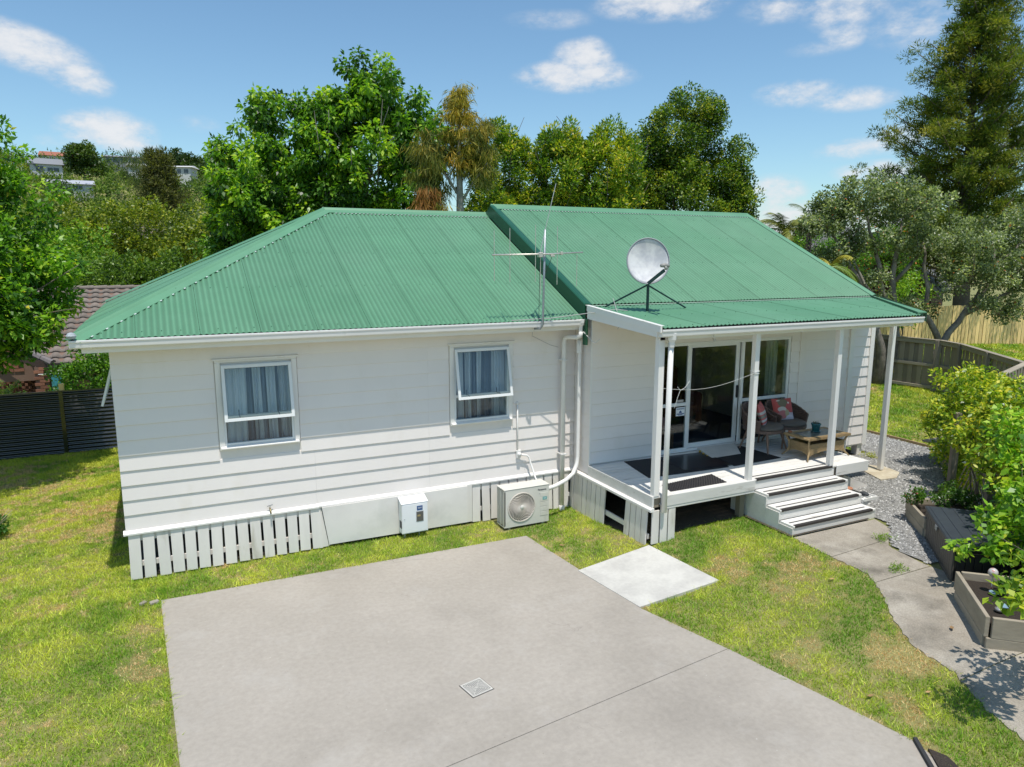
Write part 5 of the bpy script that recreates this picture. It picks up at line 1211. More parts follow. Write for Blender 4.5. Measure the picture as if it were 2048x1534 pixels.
for i, (x, y, lb) in enumerate(((11.0, -2.76, 'dark grey clog on the small shelf, nearer the step'), (11.12, -2.80, 'dark grey clog on the small shelf, farther from the step'))):
    c = empty('garden_clog', (x, y, -.25), label=lb, cat='shoe', group='pair of garden clogs')
    m = MB(); m.sphere((x, y - .03, -.215), .05, 12, 8, (1, 1.7, .75)); m.build('upper', CL, c, smooth=True); MB().box(x - .045, y - .13, -.255, x + .045, y + .11, -.235, .015).build('sole', mat('clog_sole', (.3, .31, .3), .7), c)

# ================================================================= storage box
bx = empty('storage_box', (10.8, -4.9, -.52), label='dark grey plastic deck storage box with louvred front beside the path', cat='storage box')
BF = mat('box_front', (.085, .075, .066), .6, nscale=6, namp=.15); BL = mat('box_lid', (.035, .042, .052), .5, nscale=8, namp=.2, stretch=(.3, 1, 1)); BS = mat('box_side', (.018, .018, .02), .6)
fa, fb = Vector((10.86, -4.10, 0)), Vector((9.72, -5.26, 0)); fe = (fb - fa).normalized(); fo = Vector((fe.y, -fe.x, 0))       # fo points away from the path
if fo.x < 0: fo = -fo
L_ = (fb - fa).length; Dp = 1.00; zb, zt = -.50, .015
def fbx(m, a0, a1, d0, d1, z0_, z1_, c=0): return m.frame_box(fa + fe * ((a0 + a1) / 2) + fo * ((d0 + d1) / 2) + Vector((0, 0, (z0_ + z1_) / 2)), fe, fo, Vector((0, 0, 1)), (a1 - a0) / 2, (d1 - d0) / 2, (z1_ - z0_) / 2, c)
m = MB(); fbx(m, .02, L_ - .02, .025, Dp - .02, zb, zt - .04); m.build('body', BS, bx)
m = MB(); fbx(m, 0, .05, 0, .03, zb, zt - .05, .006); fbx(m, L_ - .05, L_, 0, .03, zb, zt - .05, .006); fbx(m, .05, L_ - .05, 0, .03, zt - .11, zt - .05, .005); fbx(m, .05, L_ - .05, 0, .03, zb, zb + .06, .005); m.build('front_frame', BF, bx)
nsl = 15
for k in range(nsl):
    a = .055 + k * (L_ - .11) / nsl; m = MB(); fbx(m, a + .006, a + (L_ - .11) / nsl - .006, .006, .03, zb + .062, zt - .112, .004); m.build('front_slat', BF, bx)
nsl = 9
for k in range(nsl):
    d = .06 + k * (Dp - .12) / nsl; m = MB(); fbx(m, L_ - .022, L_ - .004, d + .006, d + (Dp - .12) / nsl - .006, zb + .04, zt - .07, .003); m.build('side_slat', BS, bx)
m = MB(); fbx(m, -.02, L_ + .02, -.02, Dp + .01, zt - .045, zt, .012); m.build('lid', BL, bx)
for k in range(6):
    d = .03 + k * .155; m = MB(); fbx(m, .02, L_ - .02, d, d + .14, zt, zt + .006, .002); m.build('lid_board', BL, bx)
m = MB(); fbx(m, L_ * .44, L_ * .50, -.03, -.018, zt - .10, zt - .03, .003); m.build('hasp', STEEL, bx)

# ================================================================= raised planters
def planter(name, pts_, z0_, z1_, label, group='timber planters along the fence', w_=.045, rows=2):
    t = empty(name, (pts_[0][0], pts_[0][1], z0_), label=label, cat='planter', group=group); n = len(pts_)
    for i in range(n):
        a, b = Vector((*pts_[i], 0)), Vector((*pts_[(i + 1) % n], 0)); d = (b - a).normalized()
        for r_ in range(rows):
            za = z0_ + (z1_ - z0_) * r_ / rows + .003; zb_ = z0_ + (z1_ - z0_) * (r_ + 1) / rows
            p, q = a + d * (.0 if (i + r_) % 2 else w_), b - d * (w_ + .001 if (i + r_) % 2 == 0 else 0)
            MB().frame_box((p + q) / 2 + Vector((0, 0, (za + zb_) / 2)), d, Vector((-d.y, d.x, 0)), Vector((0, 0, 1)), (q - p).length / 2, w_ / 2, (zb_ - za) / 2, .004).build('sleeper_board', SLEEP, t)
    c = Vector((sum(p[0] for p in pts_) / n, sum(p[1] for p in pts_) / n, 0))
    slab('soil', [(c.x + (p[0] - c.x) * .95, c.y + (p[1] - c.y) * .95) for p in pts_], z1_ - .09, .1, SOIL, t); return t
planter('planter_box', [(9.36, -5.56), (8.52, -6.44), (9.62, -7.45), (10.45, -6.55)], -.62, -.14, 'weathered timber raised bed nearest the camera at the right edge')
planter('planter_box', [(11.42, -3.40), (10.82, -4.14), (11.55, -4.6), (12.3, -3.85)], -.50, -.17, 'low timber raised bed of flowers behind the storage box')
# ornaments in the near bed
og = tag(MB().sphere((9.35, -5.98, .02), .055, 12, 8).tube([(9.35, -5.98, -.25), (9.35, -5.98, -.02)], .006, 6).build('garden_ornament', mat('mosaic_ball', (.5, .47, .45), .4, rgb3=(.5, .05, .04), s3=25, thr3=(.55, .6)), smooth=True), 'speckled white and red ball on a stick in the near raised bed', 'ornament')
for (x, y, r_, lb) in ((9.05, -6.30, .06, 'blue rimmed little bowl lying on the raised bed soil'), (9.30, -6.05, .055, 'pale blue ring shaped bowl under the speckled ball')):
    tag(MB().lathe([(r_ * .5, 0), (r_, .02), (r_ * 1.05, .028), (r_ * .85, .024), (r_ * .4, .008)], 18, (x, y, -.215)).build('small_bowl', mat('bowl_blue', (.22, .33, .42), .3), smooth=True), lb, 'bowl')
tag(MB().lathe([(.035, .0), (.05, .01), (.045, .035), (.02, .045), (.002, .047)], 16, (8.92, -6.33, -.215)).build('metal_tin', mat('tin', (.5, .48, .45), .3, metal=.6), smooth=True), 'round shiny tin beside the blue bowl in the raised bed', 'tin')

# ================================================================= drain and small things on the ground
dr = empty('drain_grate', (3.3, -4.4, -.69), label='square metal drain grate with slots in four triangles in the driveway', cat='drain')
dc_ = [Vector(p) for p in ((3.148, -4.338, 0), (3.392, -4.290, 0), (3.443, -4.530, 0), (3.198, -4.580, 0))]
cc = sum(dc_, Vector()) / 4; ex = (dc_[1] - dc_[0]).normalized(); ey = Vector((-ex.y, ex.x, 0)); H_ = .125
GR = mat('grate_metal', (.62, .59, .53), .5, metal=.15, nscale=20, namp=.15); z_ = -.688
def db(m, a0, a1, b0, b1, z0_=z_ - .01, z1_=z_ + .004): return m.frame_box(cc + ex * ((a0 + a1) / 2) + ey * ((b0 + b1) / 2) + Vector((0, 0, (z0_ + z1_) / 2)), ex, ey, Vector((0, 0, 1)), (a1 - a0) / 2, (b1 - b0) / 2, (z1_ - z0_) / 2)
m = MB(); db(m, -H_ - .008, H_ + .008, -H_ - .008, H_ + .008, z_ - .006, z_ - .0005); m.build('pit', DARKV, dr)
m = MB(); db(m, -H_, H_, -H_, -H_ + .016); db(m, -H_, H_, H_ - .016, H_); db(m, -H_, -H_ + .016, -H_ + .016, H_ - .016); db(m, H_ - .016, H_, -H_ + .016, H_ - .016); m.build('frame', GR, dr)
m = MB()
for s_ in (-1, 1): m.bar(cc + (ex + ey * s_) * -(H_ - .016) + Vector((0, 0, z_ + .0)), cc + (ex + ey * s_) * (H_ - .016) + Vector((0, 0, z_)), .009, .006)
m.build('cross_rib', GR, dr)
for k in range(-5, 6):
    for s_ in (-1, 1):
        a = k * .0195; r0 = abs(a) + .010; r1 = H_ - .018
        if r1 - r0 > .01:
            m = MB(); db(m, a - .0052, a + .0052, *(sorted((s_ * r0, s_ * r1)))); m.build('slat', GR, dr)
            m = MB(); db(m, *(sorted((s_ * r0, s_ * r1))), a - .0052, a + .0052); m.build('slat', GR, dr)
LEAFD = mat('dry_leaf', (.36, .22, .10), .8, var=.25)
def dry_leaf(x, y, s_, label):
    an = random.uniform(0, 6.28); z = G(x, y) + .035; m = MB(); c, sn = math.cos(an), math.sin(an)
    P = [(-1, 0, .1), (-.4, .4, .3), (.4, .35, .25), (1, 0, .5), (.4, -.35, .1), (-.4, -.4, .15)]; v = [(x + s_ * (p[0] * c - p[1] * sn), y + s_ * (p[0] * sn + p[1] * c), z + s_ * p[2] * .6) for p in P] + [(x, y, z)]
    m.add(v, [(6, i, (i + 1) % 6) for i in range(6)]); tag(m.build('fallen_leaf', LEAFD), label, 'leaf')
dry_leaf(5.93, -1.62, .05, 'curled brown leaf on the lawn between the heat pump and the driveway corner')
dry_leaf(8.35, -4.55, .05, 'brown leaf near the top of the footpath'); dry_leaf(8.55, -6.05, .05, 'brown leaf lying on the footpath beside the near raised bed')
dry_leaf(6.82, -6.35, .05, 'pale leaf on the lawn close to the lower right of the driveway'); dry_leaf(7.35, -6.6, .04, 'light leaf on the lawn beside the footpath edge')
st = empty('paver_stub', (.2, -.95, -.7), label='broken grey stone pieces at the left corner of the driveway', cat='stone')
for (x, y, a, s_) in ((.27, -.93, .3, .055), (.14, -.90, .8, .045)): MB().frame_box(Vector((x, y, -.675)), Vector((math.cos(a), math.sin(a), 0)), Vector((-math.sin(a), math.cos(a), 0)), Vector((0, 0, 1)), s_, s_ * .6, .02, .008).build('stone', CONCP, st)
# sunken timber edging with bark at the foot of the lawn
eg = empty('garden_edging', (6.75, -7.4, -.66), label='dark edging strip along the bottom corner of the driveway', cat='edging')
MB().bar((6.635, -6.97, -.685), (6.40, -7.30, -.685), .035, .06).build('edging_board', mat('edge_black', (.03, .03, .032), .7), eg)
slab('bark_mulch', [(6.62, -7.11), (6.46, -7.33), (6.5, -7.5), (6.62, -7.42), (6.68, -7.25)], -.672, .05, mat('bark_mulch', (.06, .045, .035), .95, nscale=60, namp=.5, bump=1, bscale=70, bdist=.03), eg)

# ================================================================= furniture behind the glass
cf = empty('sofa', (10.4, 1.6, .17), label='dark red armchair standing inside behind the open sliding door', cat='armchair')
RED = mat('dark_red_fabric', (.09, .012, .012), .9); DK = mat('dark_fabric', (.02, .02, .025), .9); WD = mat('wood_brown', (.12, .06, .03), .6)
MB().box(10.0, 1.2, .35, 10.9, 1.9, .62, .05).build('seat', RED, cf); MB().box(10.0, 1.85, .35, 10.9, 2.1, 1.35, .07).build('backrest', RED, cf); MB().box(9.85, 1.2, .2, 10.02, 2.0, .85, .05).build('armrest', RED, cf); MB().box(10.88, 1.2, .2, 11.05, 2.0, .85, .05).build('armrest', RED, cf); MB().box(9.9, 1.25, .17, 11.0, 2.0, .36).build('base', DK, cf)
cb_ = empty('cabinet', (9.0, .6, .17), label='grey white panelled cabinet inside behind the left glass panel', cat='cabinet')
MB().box(8.72, .35, .17, 9.25, .8, 1.95).build('carcass', mat('cabinet_grey', (.22, .23, .24), .6), cb_); MB().box(9.15, .335, 1.6, 9.18, .349, 1.75).build('handle', INK, cb_)
bn = empty('bench', (8.8, -.1, .17), label='brown bench with a pink box inside below the left glass panel', cat='bench')
MB().box(8.55, -.3, .50, 9.1, .05, .56).build('seat', WD, bn); MB().box(8.56, -.28, .17, 8.62, .03, .5).build('leg', WD, bn); MB().box(9.02, -.28, .17, 9.08, .03, .5).build('leg', WD, bn)
tag(MB().box(8.6, -.25, .57, 8.9, .0, .8, .02).build('pink_box', mat('pink_card', (.35, .16, .15), .8)), 'dull pink box on the bench behind the lower left pane', 'box')
pk = empty('office_chair', (9.9, 3.2, .17), label='black high backed chair deep inside the dark living room', cat='chair')
MB().box(9.7, 3.0, .6, 10.2, 3.5, .7, .03).build('seat', DK, pk); MB().box(9.7, 3.45, .7, 10.2, 3.55, 1.5, .03).build('backrest', DK, pk); MB().tube([(9.95, 3.25, .17), (9.95, 3.25, .6)], .04, 8).build('stem', DK, pk)
CREAM = mat('cream_curtain', (.42, .43, .36), .9)
curtain(11.22, 11.52, -.33, .3, 2.2, 3, 5, 'cream curtain gathered at the right end of the sliding doors', material=CREAM)
curtain(10.50, 10.62, -.33, .3, 2.2, 2, 6, 'narrow cream curtain edge beside the door handle stile', material=CREAM)
# ================================================================= black corrugated fence (left)
BLK = mat('black_corrugated_steel', (.014, .014, .016), .18, nscale=3, namp=.2, spec=.9, coat=.5, bump=.05, bscale=5)
bf = empty('corrugated_fence', (-3, 7.95, -.7), label='black horizontal corrugated iron fence across the left back lawn', cat='fence')
def corr_sheet(x0, x1, z0, z1, y):
    m = MB(); n = int((z1 - z0) / .0125); v = []
    for i in range(n + 1):
        z = z0 + (z1 - z0) * i / n; yy = y + .012 * math.cos(2 * math.pi * z / .090)
        v += [(x0, yy, z), (x1, yy, z)]
    m.add(v, [(2 * i, 2 * i + 1, 2 * i + 3, 2 * i + 2) for i in range(n)]); return m
for i, (a, b) in enumerate(((-9.0, -6.0), (-6.02, -3.6), (-3.62, -1.52), (-1.54, .4), (.38, 2.5))):
    corr_sheet(a, b, -.72, .05, 7.95 + .004 * (i % 2)).build('fence_sheet', BLK, bf, smooth=True); corr_sheet(a, b, .0, .735, 7.956 + .004 * (i % 2)).build('fence_sheet', BLK, bf, smooth=True)
MB().box(-9, 7.93, .735, 2.5, 7.975, .755).build('top_rail', BLK, bf)
for x in (-7.9, -5.7, -3.6, -1.52, .4): MB().box(x - .05, 7.985, -.75, x + .05, 8.07, .90, .006).build('fence_post', TIMBY if x == -1.52 else TIMBG, bf)
MB().box(-1.58, 7.925, -.7, -1.50, 7.935, .73).build('cover_strip', BLK, bf)

# ================================================================= grey paling fence (right back)
def paling_fence(name, pts_, z0, h, label, face=1, mt=TIMBG, mr_=TIMBGH, pw_=.15, gap=.001, rails=(.18, .85, 1.45), capr=True, posts=True, group=None, jit=.012, lapped=True, slope=0.0):
    t = empty(name, (pts_[0][0], pts_[0][1], z0), label=label, cat='fence', group=group)
    meshes = []
    for w_ in (pw_ * .96, pw_, pw_ * 1.03): meshes.append(MB().box(-w_ / 2 + gap / 2, -.009, 0, w_ / 2 - gap / 2, .009, h, .003).mesh('paling'))
    for k in range(len(pts_) - 1):
        a, b = Vector((*pts_[k], 0)), Vector((*pts_[k + 1], 0)); L = (b - a).length; d = (b - a) / L; nrm_ = Vector((-d.y, d.x, 0)) * face; an = math.atan2(d.y, d.x)
        n = int(L / pw_)
        for i in range(n):
            p = a + d * (pw_ * (i + .5)) + nrm_ * (.045 + (.020 if (lapped and i % 2) else 0)); zz = z0 + random.uniform(-jit, jit) + slope * (i * pw_)
            piece('paling', meshes[i % 3], mt, (p.x, p.y, zz), t, rot=(0, random.uniform(-.004, .004), an))
        for r_ in rails:
            MB().bar(a + Vector((0, 0, z0 + r_)), b + Vector((0, 0, z0 + r_ + slope * L)), .045, .09, up=(-d.y, d.x, 0)).build('rail', mr_, t) if False else MB().frame_box((a + b) / 2 + Vector((0, 0, z0 + r_)), d, Vector((-d.y, d.x, 0)), Vector((0, 0, 1)), L / 2, .022, .045, .003).build('rail', mr_, t)
        if capr:
            MB().frame_box((a + b) / 2 + Vector((0, 0, z0 + h + .014)), d, Vector((-d.y, d.x, 0)), Vector((0, 0, 1)), L / 2 + .02, .075, .013, .003).build('capping', mr_, t)
            MB().frame_box((a + b) / 2 + Vector((0, 0, z0 + h - .065)) - nrm_ * .03, d, Vector((-d.y, d.x, 0)), Vector((0, 0, 1)), L / 2, .012, .06, .003).build('top_board', mr_, t)
        if posts:
            m_ = int(L / 2.2) + 1
            for i in range(m_ + 1):
                p = a + d * (L * i / m_) - nrm_ * .05; MB().frame_box(p + Vector((0, 0, z0 + h / 2 - .05)), d, Vector((-d.y, d.x, 0)), Vector((0, 0, 1)), .05, .05, h / 2 + .06, .004).build('fence_post', mt, t)
    return t
paling_fence('timber_fence', [(21.35, 9.6), (22.10, 5.0), (22.30, 3.52)], -.46, 1.64, 'grey weathered paling fence across the back lawn beyond the porch', face=1, rails=(.15, .85))
paling_fence('timber_fence', [(22.32, 3.46), (21.94, 2.55), (19.55, -.52)], -.46, 1.64, 'grey paling fence running down from the corner behind the climbing vine', face=1, rails=(.15, .85))
paling_fence('timber_fence', [(19.5, -.58), (17.2, -1.36)], -.46, 1.64, 'short return of grey fence with a sloping top rail above the vine', face=1, rails=(.15, .85))
# golden new fence far back
paling_fence('new_paling_fence', [(25.8, 10.4), (29.8, 8.62), (37.0, 5.3)], .03, 1.72, 'bright new golden pine paling fence behind the trees on the right', face=-1, mt=TIMBY, mr_=TIMBY, pw_=.15, gap=.02, rails=(.3, 1.6), capr=False, lapped=False, group=None)
# timber edging of the back lawn
te = empty('lawn_edging', (15.6, 0, -.45), label='low timber board edging between the gravel bed and the back lawn', cat='edging')
EP = [(15.75, 3.6), (15.70, .68), (15.72, .3), (15.70, -.92)]
for a, b in zip(EP, EP[1:]): MB().bar((*a, -.42), (*b, -.42), .12, .04, up=(1, 0, 0)).build('edging_board', mat('edging_pine', (.33, .23, .12), .85, var=.1, nscale=8, namp=.2), te)
# small grey timber bench end beside the vine
gl = empty('timber_ledge', (14.9, -1.6, -.45), label='small grey timber ledge on a square post beside the gravel', cat='ledge')
MB().box(14.72, -1.92, -.46, 14.84, -1.80, -.05, .005).build('post', SLEEP, gl); MB().box(14.70, -2.0, -.05, 15.9, -1.35, -.015, .005).build('top_board', SLEEP, gl); MB().box(14.86, -1.88, -.30, 15.9, -1.84, -.1).build('front_board', SLEEP, gl); MB().box(15.7, -1.9, -.46, 15.8, -1.8, -.05).build('post', SLEEP, gl)
# trellis fence under the vine: posts, palings, woven lattice
tf = empty('trellis_fence', (12.3, -4, -.5), label='grey timber fence and diamond trellis buried in the climbing vine', cat='fence')
ta, tb_ = Vector((13.35, -2.95, 0)), Vector((10.6, -6.9, 0)); td = (tb_ - ta).normalized(); tn = Vector((-td.y, td.x, 0)); TL = (tb_ - ta).length; an = math.atan2(td.y, td.x)
pm = MB().box(-.07, -.01, 0, .07, .01, 1.35, .003).mesh('paling')
for i in range(int((TL - 1.45) / .16)):
    p = ta + td * (1.5 + .16 * i); piece('paling', pm, TIMBG, (p.x, p.y, -.5 + random.uniform(-.01, .01)), tf, rot=(0, 0, an))
for s_ in (0, 1.38, 3.0, TL):
    p = ta + td * s_; MB().frame_box(p + Vector((0, 0, .24)) - tn * .06, td, tn, Vector((0, 0, 1)), .055, .055, .76, .005).build('fence_post', TIMBG, tf)
for z in (-.25, .35, .80): MB().frame_box(ta + td * (TL / 2 + .7) + Vector((0, 0, z)) - tn * .03, td, tn, Vector((0, 0, 1)), TL / 2 - .7, .02, .045, .003).build('rail', TIMBGH, tf)
for k in range(15):
    for s_, off in ((1, 0), (-1, .012)):
        u0 = k * .13 - .4
        p0 = ta + td * max(0, u0) + Vector((0, 0, -.45)); z0_ = -.45 + (0 if u0 >= 0 else -u0)
        u1 = u0 + 1.3
        a_ = ta + td * (u0 if s_ > 0 else u0 + .9) + Vector((0, 0, -.45)) + tn * off; b_ = ta + td * (u0 + .9 if s_ > 0 else u0) + Vector((0, 0, .95)) + tn * off
        if -.1 < u0 < .55: MB().bar(a_, b_, .03, .008, up=tuple(tn)).build('lattice_slat', SLEEP, tf)

# ================================================================= neighbour's brick house, tiled roof
nb_ = empty('neighbour_house', (-2.5, 13, -.7), label='red brick bungalow with brown concrete tile roof behind the left fence', cat='house')
TILE = mat('brown_roof_tile', (.20, .165, .14), .8, var=.16, nscale=10, namp=.15, rgb3=(.27, .24, .2), s3=2, thr3=(.55, .8)); BRICK = mat('red_brick', (.24, .105, .065), .85, var=.35, nscale=14, namp=.2, bump=.3, bscale=60); MORT = mat('brick_mortar', (.19, .12, .09), .9)
# roof plane rises from the eave (y=12.6, z=.80) to the ridge (y=16.4, z=2.72)
e0 = Vector((0, 12.4, .78)); sl_ = Vector((0, 3.9, 1.90)).normalized(); nn_ = Vector((0, -sl_.z, sl_.y)); runn = math.hypot(3.9, 1.9)
ex0 = -2.15
def left_limit(v_): return ex0 - v_ * .98
TW, TH = .30, runn / 14
tm = MB(); v = []; nseg = 8
for j in range(nseg + 1):
    x = TW * j / nseg; h = .024 * math.sin(2 * math.pi * x / TW)
    v += [(x, -.01, h + .045), (x, 0, h + .002), (x, TH * 1.04, h)]
fcs = []
for j in range(nseg): fcs += [(3 * j, 3 * j + 3, 3 * j + 5, 3 * j + 2), (3 * j + 1, 3 * j + 4, 3 * j + 3, 3 * j)]
tm.add(v, fcs); tme = tm.mesh('roof_tile'); tme.shade_smooth(); pit_ = math.atan2(1.9, 3.9)
cnt = 0
rest = MB()
for r_ in range(14):
    for c_ in range(27):
        x = 2.6 - TW * c_ + (TW / 2 if r_ % 2 else 0) * 0; lim = left_limit(r_ * TH)
        if x < lim - .1 and x < -5.2: continue
        if x + TW * .6 < lim: continue
        p = e0 + sl_ * (r_ * TH) + Vector((x, 0, 0))
        if x < .9 and cnt < 285: piece('roof_tile', tme, TILE, tuple(p + nn_ * .0), nb_, rot=(pit_, 0, random.uniform(-.006, .006))); cnt += 1
        else:
            rm = Matrix.Rotation(pit_, 3, 'X'); rest.add([p + rm @ Vector(q) for q in tm.v], tm.f)
o = rest.build('roof_tile', TILE, nb_); o['kind'] = 'stuff'
TOP = e0 + sl_ * runn
MB().add([e0 + Vector((-2.2, 0, -.0)), e0 + Vector((3, 0, 0)), TOP + Vector((3, 0, 0)), TOP + Vector((-6.2, 0, 0))], [(0, 1, 2, 3)]).build('roof_underlay', MORT, nb_)
MB().add([TOP + Vector((-7, 0, 0)), TOP + Vector((3, 0, 0)), TOP + Vector((3, 4, -1.9)), TOP + Vector((-7, 4, -1.9))], [(0, 1, 2, 3)]).build('back_slope', TILE, nb_)
x = -6.3
while x < 3: MB().tube([TOP + Vector((x, 0, .02)), TOP + Vector((x + .40, 0, .03))], [.075, .088], 10).build('ridge_tile', TILE, nb_, smooth=False); x += .385
ra_ = e0 + Vector((ex0, 0, 0)); rb_ = TOP + Vector((left_limit(runn), 0, 0)); rl = (rb_ - ra_).length; k = 0
while k < rl - .3:
    a = ra_.lerp(rb_, k / rl); b = ra_.lerp(rb_, (k + .40) / rl); MB().tube([a + nn_ * .05, b + nn_ * .05], [.10, .085], 8).build('verge_tile', mat('verge_grey', (.17, .15, .15), .8, nscale=12, namp=.2) if k == 0 else bpy.data.materials['verge_grey'], nb_); k += .385
# brick walls
def bricks(x0, x1, y, z0, z1, skip=None, maxn=220, dx=.24, dz=.086):
    bm_ = MB().box(0, -.012, 0, dx - .012, .02, dz - .012, .002).mesh('brick'); c = 0; r_ = 0; z = z1 - dz; stf = MB()
    while z > z0:
        x = x1 - dx - (dx / 2 if r_ % 2 else 0)
        while x > x0 - dx * .5:
            if not (skip and skip(x, z)):
                if c < maxn: piece('brick', bm_, BRICK, (x, y, z), nb_); c += 1
                else: stf.box(x, y - .012, z, x + dx - .012, y + .02, z + dz - .012)
            x -= dx
        z -= dz; r_ += 1
    if stf.v: o = stf.build('brick', BRICK, nb_); o['kind'] = 'stuff'
bricks(-2.62, -2.30 + .02, 12.5, -.7, .72, maxn=30)
bricks(-4.8, -2.9, 12.9, .55, 1.35, maxn=110, skip=lambda x, z: z > .78 + (-x - 2.2) * .33 or z < .46)
MB().prism([(-2.64, 12.92, .3), (-2.64, 12.92, .86), (-6, 12.92, 1.97), (-6, 12.92, .3)], (0, .08, 0)).box(-2.62, 12.52, -.7, -2.32, 12.9, .72).box(-2.32, 12.9, -.7, 2.6, 13.0, .8).build('wall', MORT, nb_)
MB().box(-6, 13.9, -.7, -2.3, 14.0, 1.7).build('inner_wall', mat('porch_wall', (.12, .06, .045), .9), nb_)
BBK = mat('breeze_brick', (.16, .075, .05), .9)
m = MB()
for i in range(9):
    for j in range(7):
        if (i + j) % 2: m.box(-3.5 + i * .085, 13.3, -.15 + j * .085, -3.5 + i * .085 + .07, 13.36, -.15 + j * .085 + .07)
m.box(-3.55, 13.37, -.7, -2.66, 13.43, 1.0); m.build('screen_wall', BBK, nb_)
MB().box(-4.2, 13.5, -.7, -3.6, 13.55, .55).build('door', mat('dark_door', (.02, .02, .022), .7), nb_)
MB().box(-2.3, 12.35, .70, 2.6, 12.42, .82).build('gutter', mat('dark_gutter', (.03, .025, .025), .5), nb_)
MB().prism([(-2.2, 12.45, .60), (-4.4, 12.9, 1.40), (-4.4, 12.9, 1.58), (-2.2, 12.45, .80)], (0, .04, 0)).build('barge_board', mat('dark_barge', (.05, .03, .025), .7), nb_)
tw = empty('hanging_towel', (-2.12, 12.2, .4), label='teal towel hanging beside the brick pillar behind the fence', cat='towel'); m = MB(); v = []
for j in range(6):
    for i in range(17): v.append((-2.21 + .26 * i / 16, 12.2 + .02 * math.sin(i * 1.7), .55 - .48 * j / 5 - (.05 if i > 9 and j == 5 else 0)))
m.add(v, [(j * 17 + i, j * 17 + i + 1, (j + 1) * 17 + i + 1, (j + 1) * 17 + i) for j in range(5) for i in range(16)]); m.build('towel', mat('teal_towel', (.05, .28, .34), .9), tw, smooth=True); MB().tube([(-2.5, 12.2, .56), (-1.5, 12.2, .56)], .006, 5).build('rail', STEEL, tw)

# ================================================================= dark red house among the trees on the right
rh = empty('red_house', (31, 15, -.5), label='dark red timber house with grey gabled roof glimpsed behind the grey leaved tree', cat='house')
REDW = mat('dark_red_cladding', (.10, .022, .02), .75, nscale=6, namp=.1); GRR = mat('grey_shingle', (.16, .155, .16), .85, nscale=4, namp=.15); OFFW = mat('off_white_trim', (.5, .47, .42), .7)
def gable(par, c, w_, l_, ze, zr, rz, oh=.4):
    """gable end faces local -y"""
    X_ = Vector((math.cos(rz), math.sin(rz), 0)); Y_ = Vector((-math.sin(rz), math.cos(rz), 0)); c = Vector(c); U_ = Vector((0, 0, 1))
    P = lambda x, y, z: c + X_ * x + Y_ * y + U_ * z
    h = w_ / 2
    m = MB(); m.prism([P(-h, 0, 0), P(h, 0, 0), P(h, 0, ze), P(0, 0, zr), P(-h, 0, ze)], Y_ * l_); m.build('wall', REDW, par)
    k_ = (zr - ze) / h
    for s_ in (-1, 1):
        m = MB(); m.prism([P(s_ * (h + oh), -oh, ze - oh * k_), P(0, -oh, zr + .02), P(0, -oh, zr + .16), P(s_ * (h + oh), -oh, ze - oh * k_ + .14)], Y_ * (l_ + 2 * oh)); m.build('roof_slope', GRR, par)
        m = MB(); m.prism([P(s_ * (h + oh), -oh - .03, ze - oh * k_ - .08), P(0, -oh - .03, zr - .06), P(0, -oh - .03, zr + .14), P(s_ * (h + oh), -oh - .03, ze - oh * k_ + .12)], Y_ * .03); m.build('barge_board', OFFW, par)
    return P
P_ = gable(rh, (29.0, 15.4, -.6), 2.2, 8, 3.9, 5.85, R(-66), .25); P_ = gable(rh, (31.6, 13.2, -.6), 5.0, 8, 3.0, 5.4, R(-60))
for x in (-1.2, .9): m = MB(); m.prism([P_(x, -.03, 1.2), P_(x + .9, -.03, 1.2), P_(x + .9, -.03, 2.3), P_(x, -.03, 2.3)], (0, .02, 0)); m.build('window', mat('far_window', (.25, .3, .34), .2), rh)
wsh = empty('white_shed', (28.5, 11, -.5), label='low white wall with a flat roof edge behind the tree trunks', cat='shed'); MB().bar((26.6, 11.4, .75), (29.6, 9.8, .75), .9, .2, up=(0, 0, 1)).build('wall', mat('shed_white', (.6, .58, .55), .7), wsh); MB().bar((26.5, 11.5, 1.32), (29.7, 9.75, 1.32), .5, .1).build('roof_slab', REDW, wsh)

# ================================================================= houses on the hill
HW = mat('far_white_wall', (.55, .55, .54), .8); HT = mat('far_terracotta_roof', (.33, .12, .07), .8); HG = mat('far_grey_roof', (.22, .23, .25), .8); HWD = mat('far_glass', (.07, .09, .11), .3)
def hill_house(c, w_, d_, h, rh_, rz, wall_m, roof_m, label, wins, name='hillside_house'):
    t = empty(name, c, label=label, cat='house', group='houses on the hillside'); X_ = Vector((math.cos(rz), math.sin(rz), 0)); Y_ = Vector((-math.sin(rz), math.cos(rz), 0)); c = Vector(c)
    P = lambda x, y, z: c + X_ * x + Y_ * y + Vector((0, 0, z))
    m = MB(); m.prism([P(-w_ / 2, 0, -4), P(w_ / 2, 0, -4), P(w_ / 2, 0, h), P(-w_ / 2, 0, h)], Y_ * d_); m.build('wall', wall_m, t)
    m = MB(); a = .5
    v = [P(-w_ / 2 - a, -a, h), P(w_ / 2 + a, -a, h), P(w_ / 2 + a, d_ + a, h), P(-w_ / 2 - a, d_ + a, h), P(-w_ / 2 - a * .5, d_ / 2, h + rh_), P(w_ / 2 + a * .5, d_ / 2, h + rh_)]
    m.add(v, [(0, 1, 5, 4), (2, 3, 4, 5), (1, 2, 5), (3, 0, 4), (0, 3, 2, 1)]); m.build('roof', roof_m, t)
    for x, z, ww, hh in wins:
        m = MB(); m.prism([P(x, -.08, z), P(x + ww, -.08, z), P(x + ww, -.08, z + hh), P(x, -.08, z + hh)], Y_ * .1); o = m.build('window', HWD, t)
        m = MB(); m.prism([P(x + ww * .48, -.12, z), P(x + ww * .52, -.12, z), P(x + ww * .52, -.12, z + hh), P(x + ww * .48, -.12, z + hh)], Y_ * .03); m.build('mullion', HW, t)
    return t
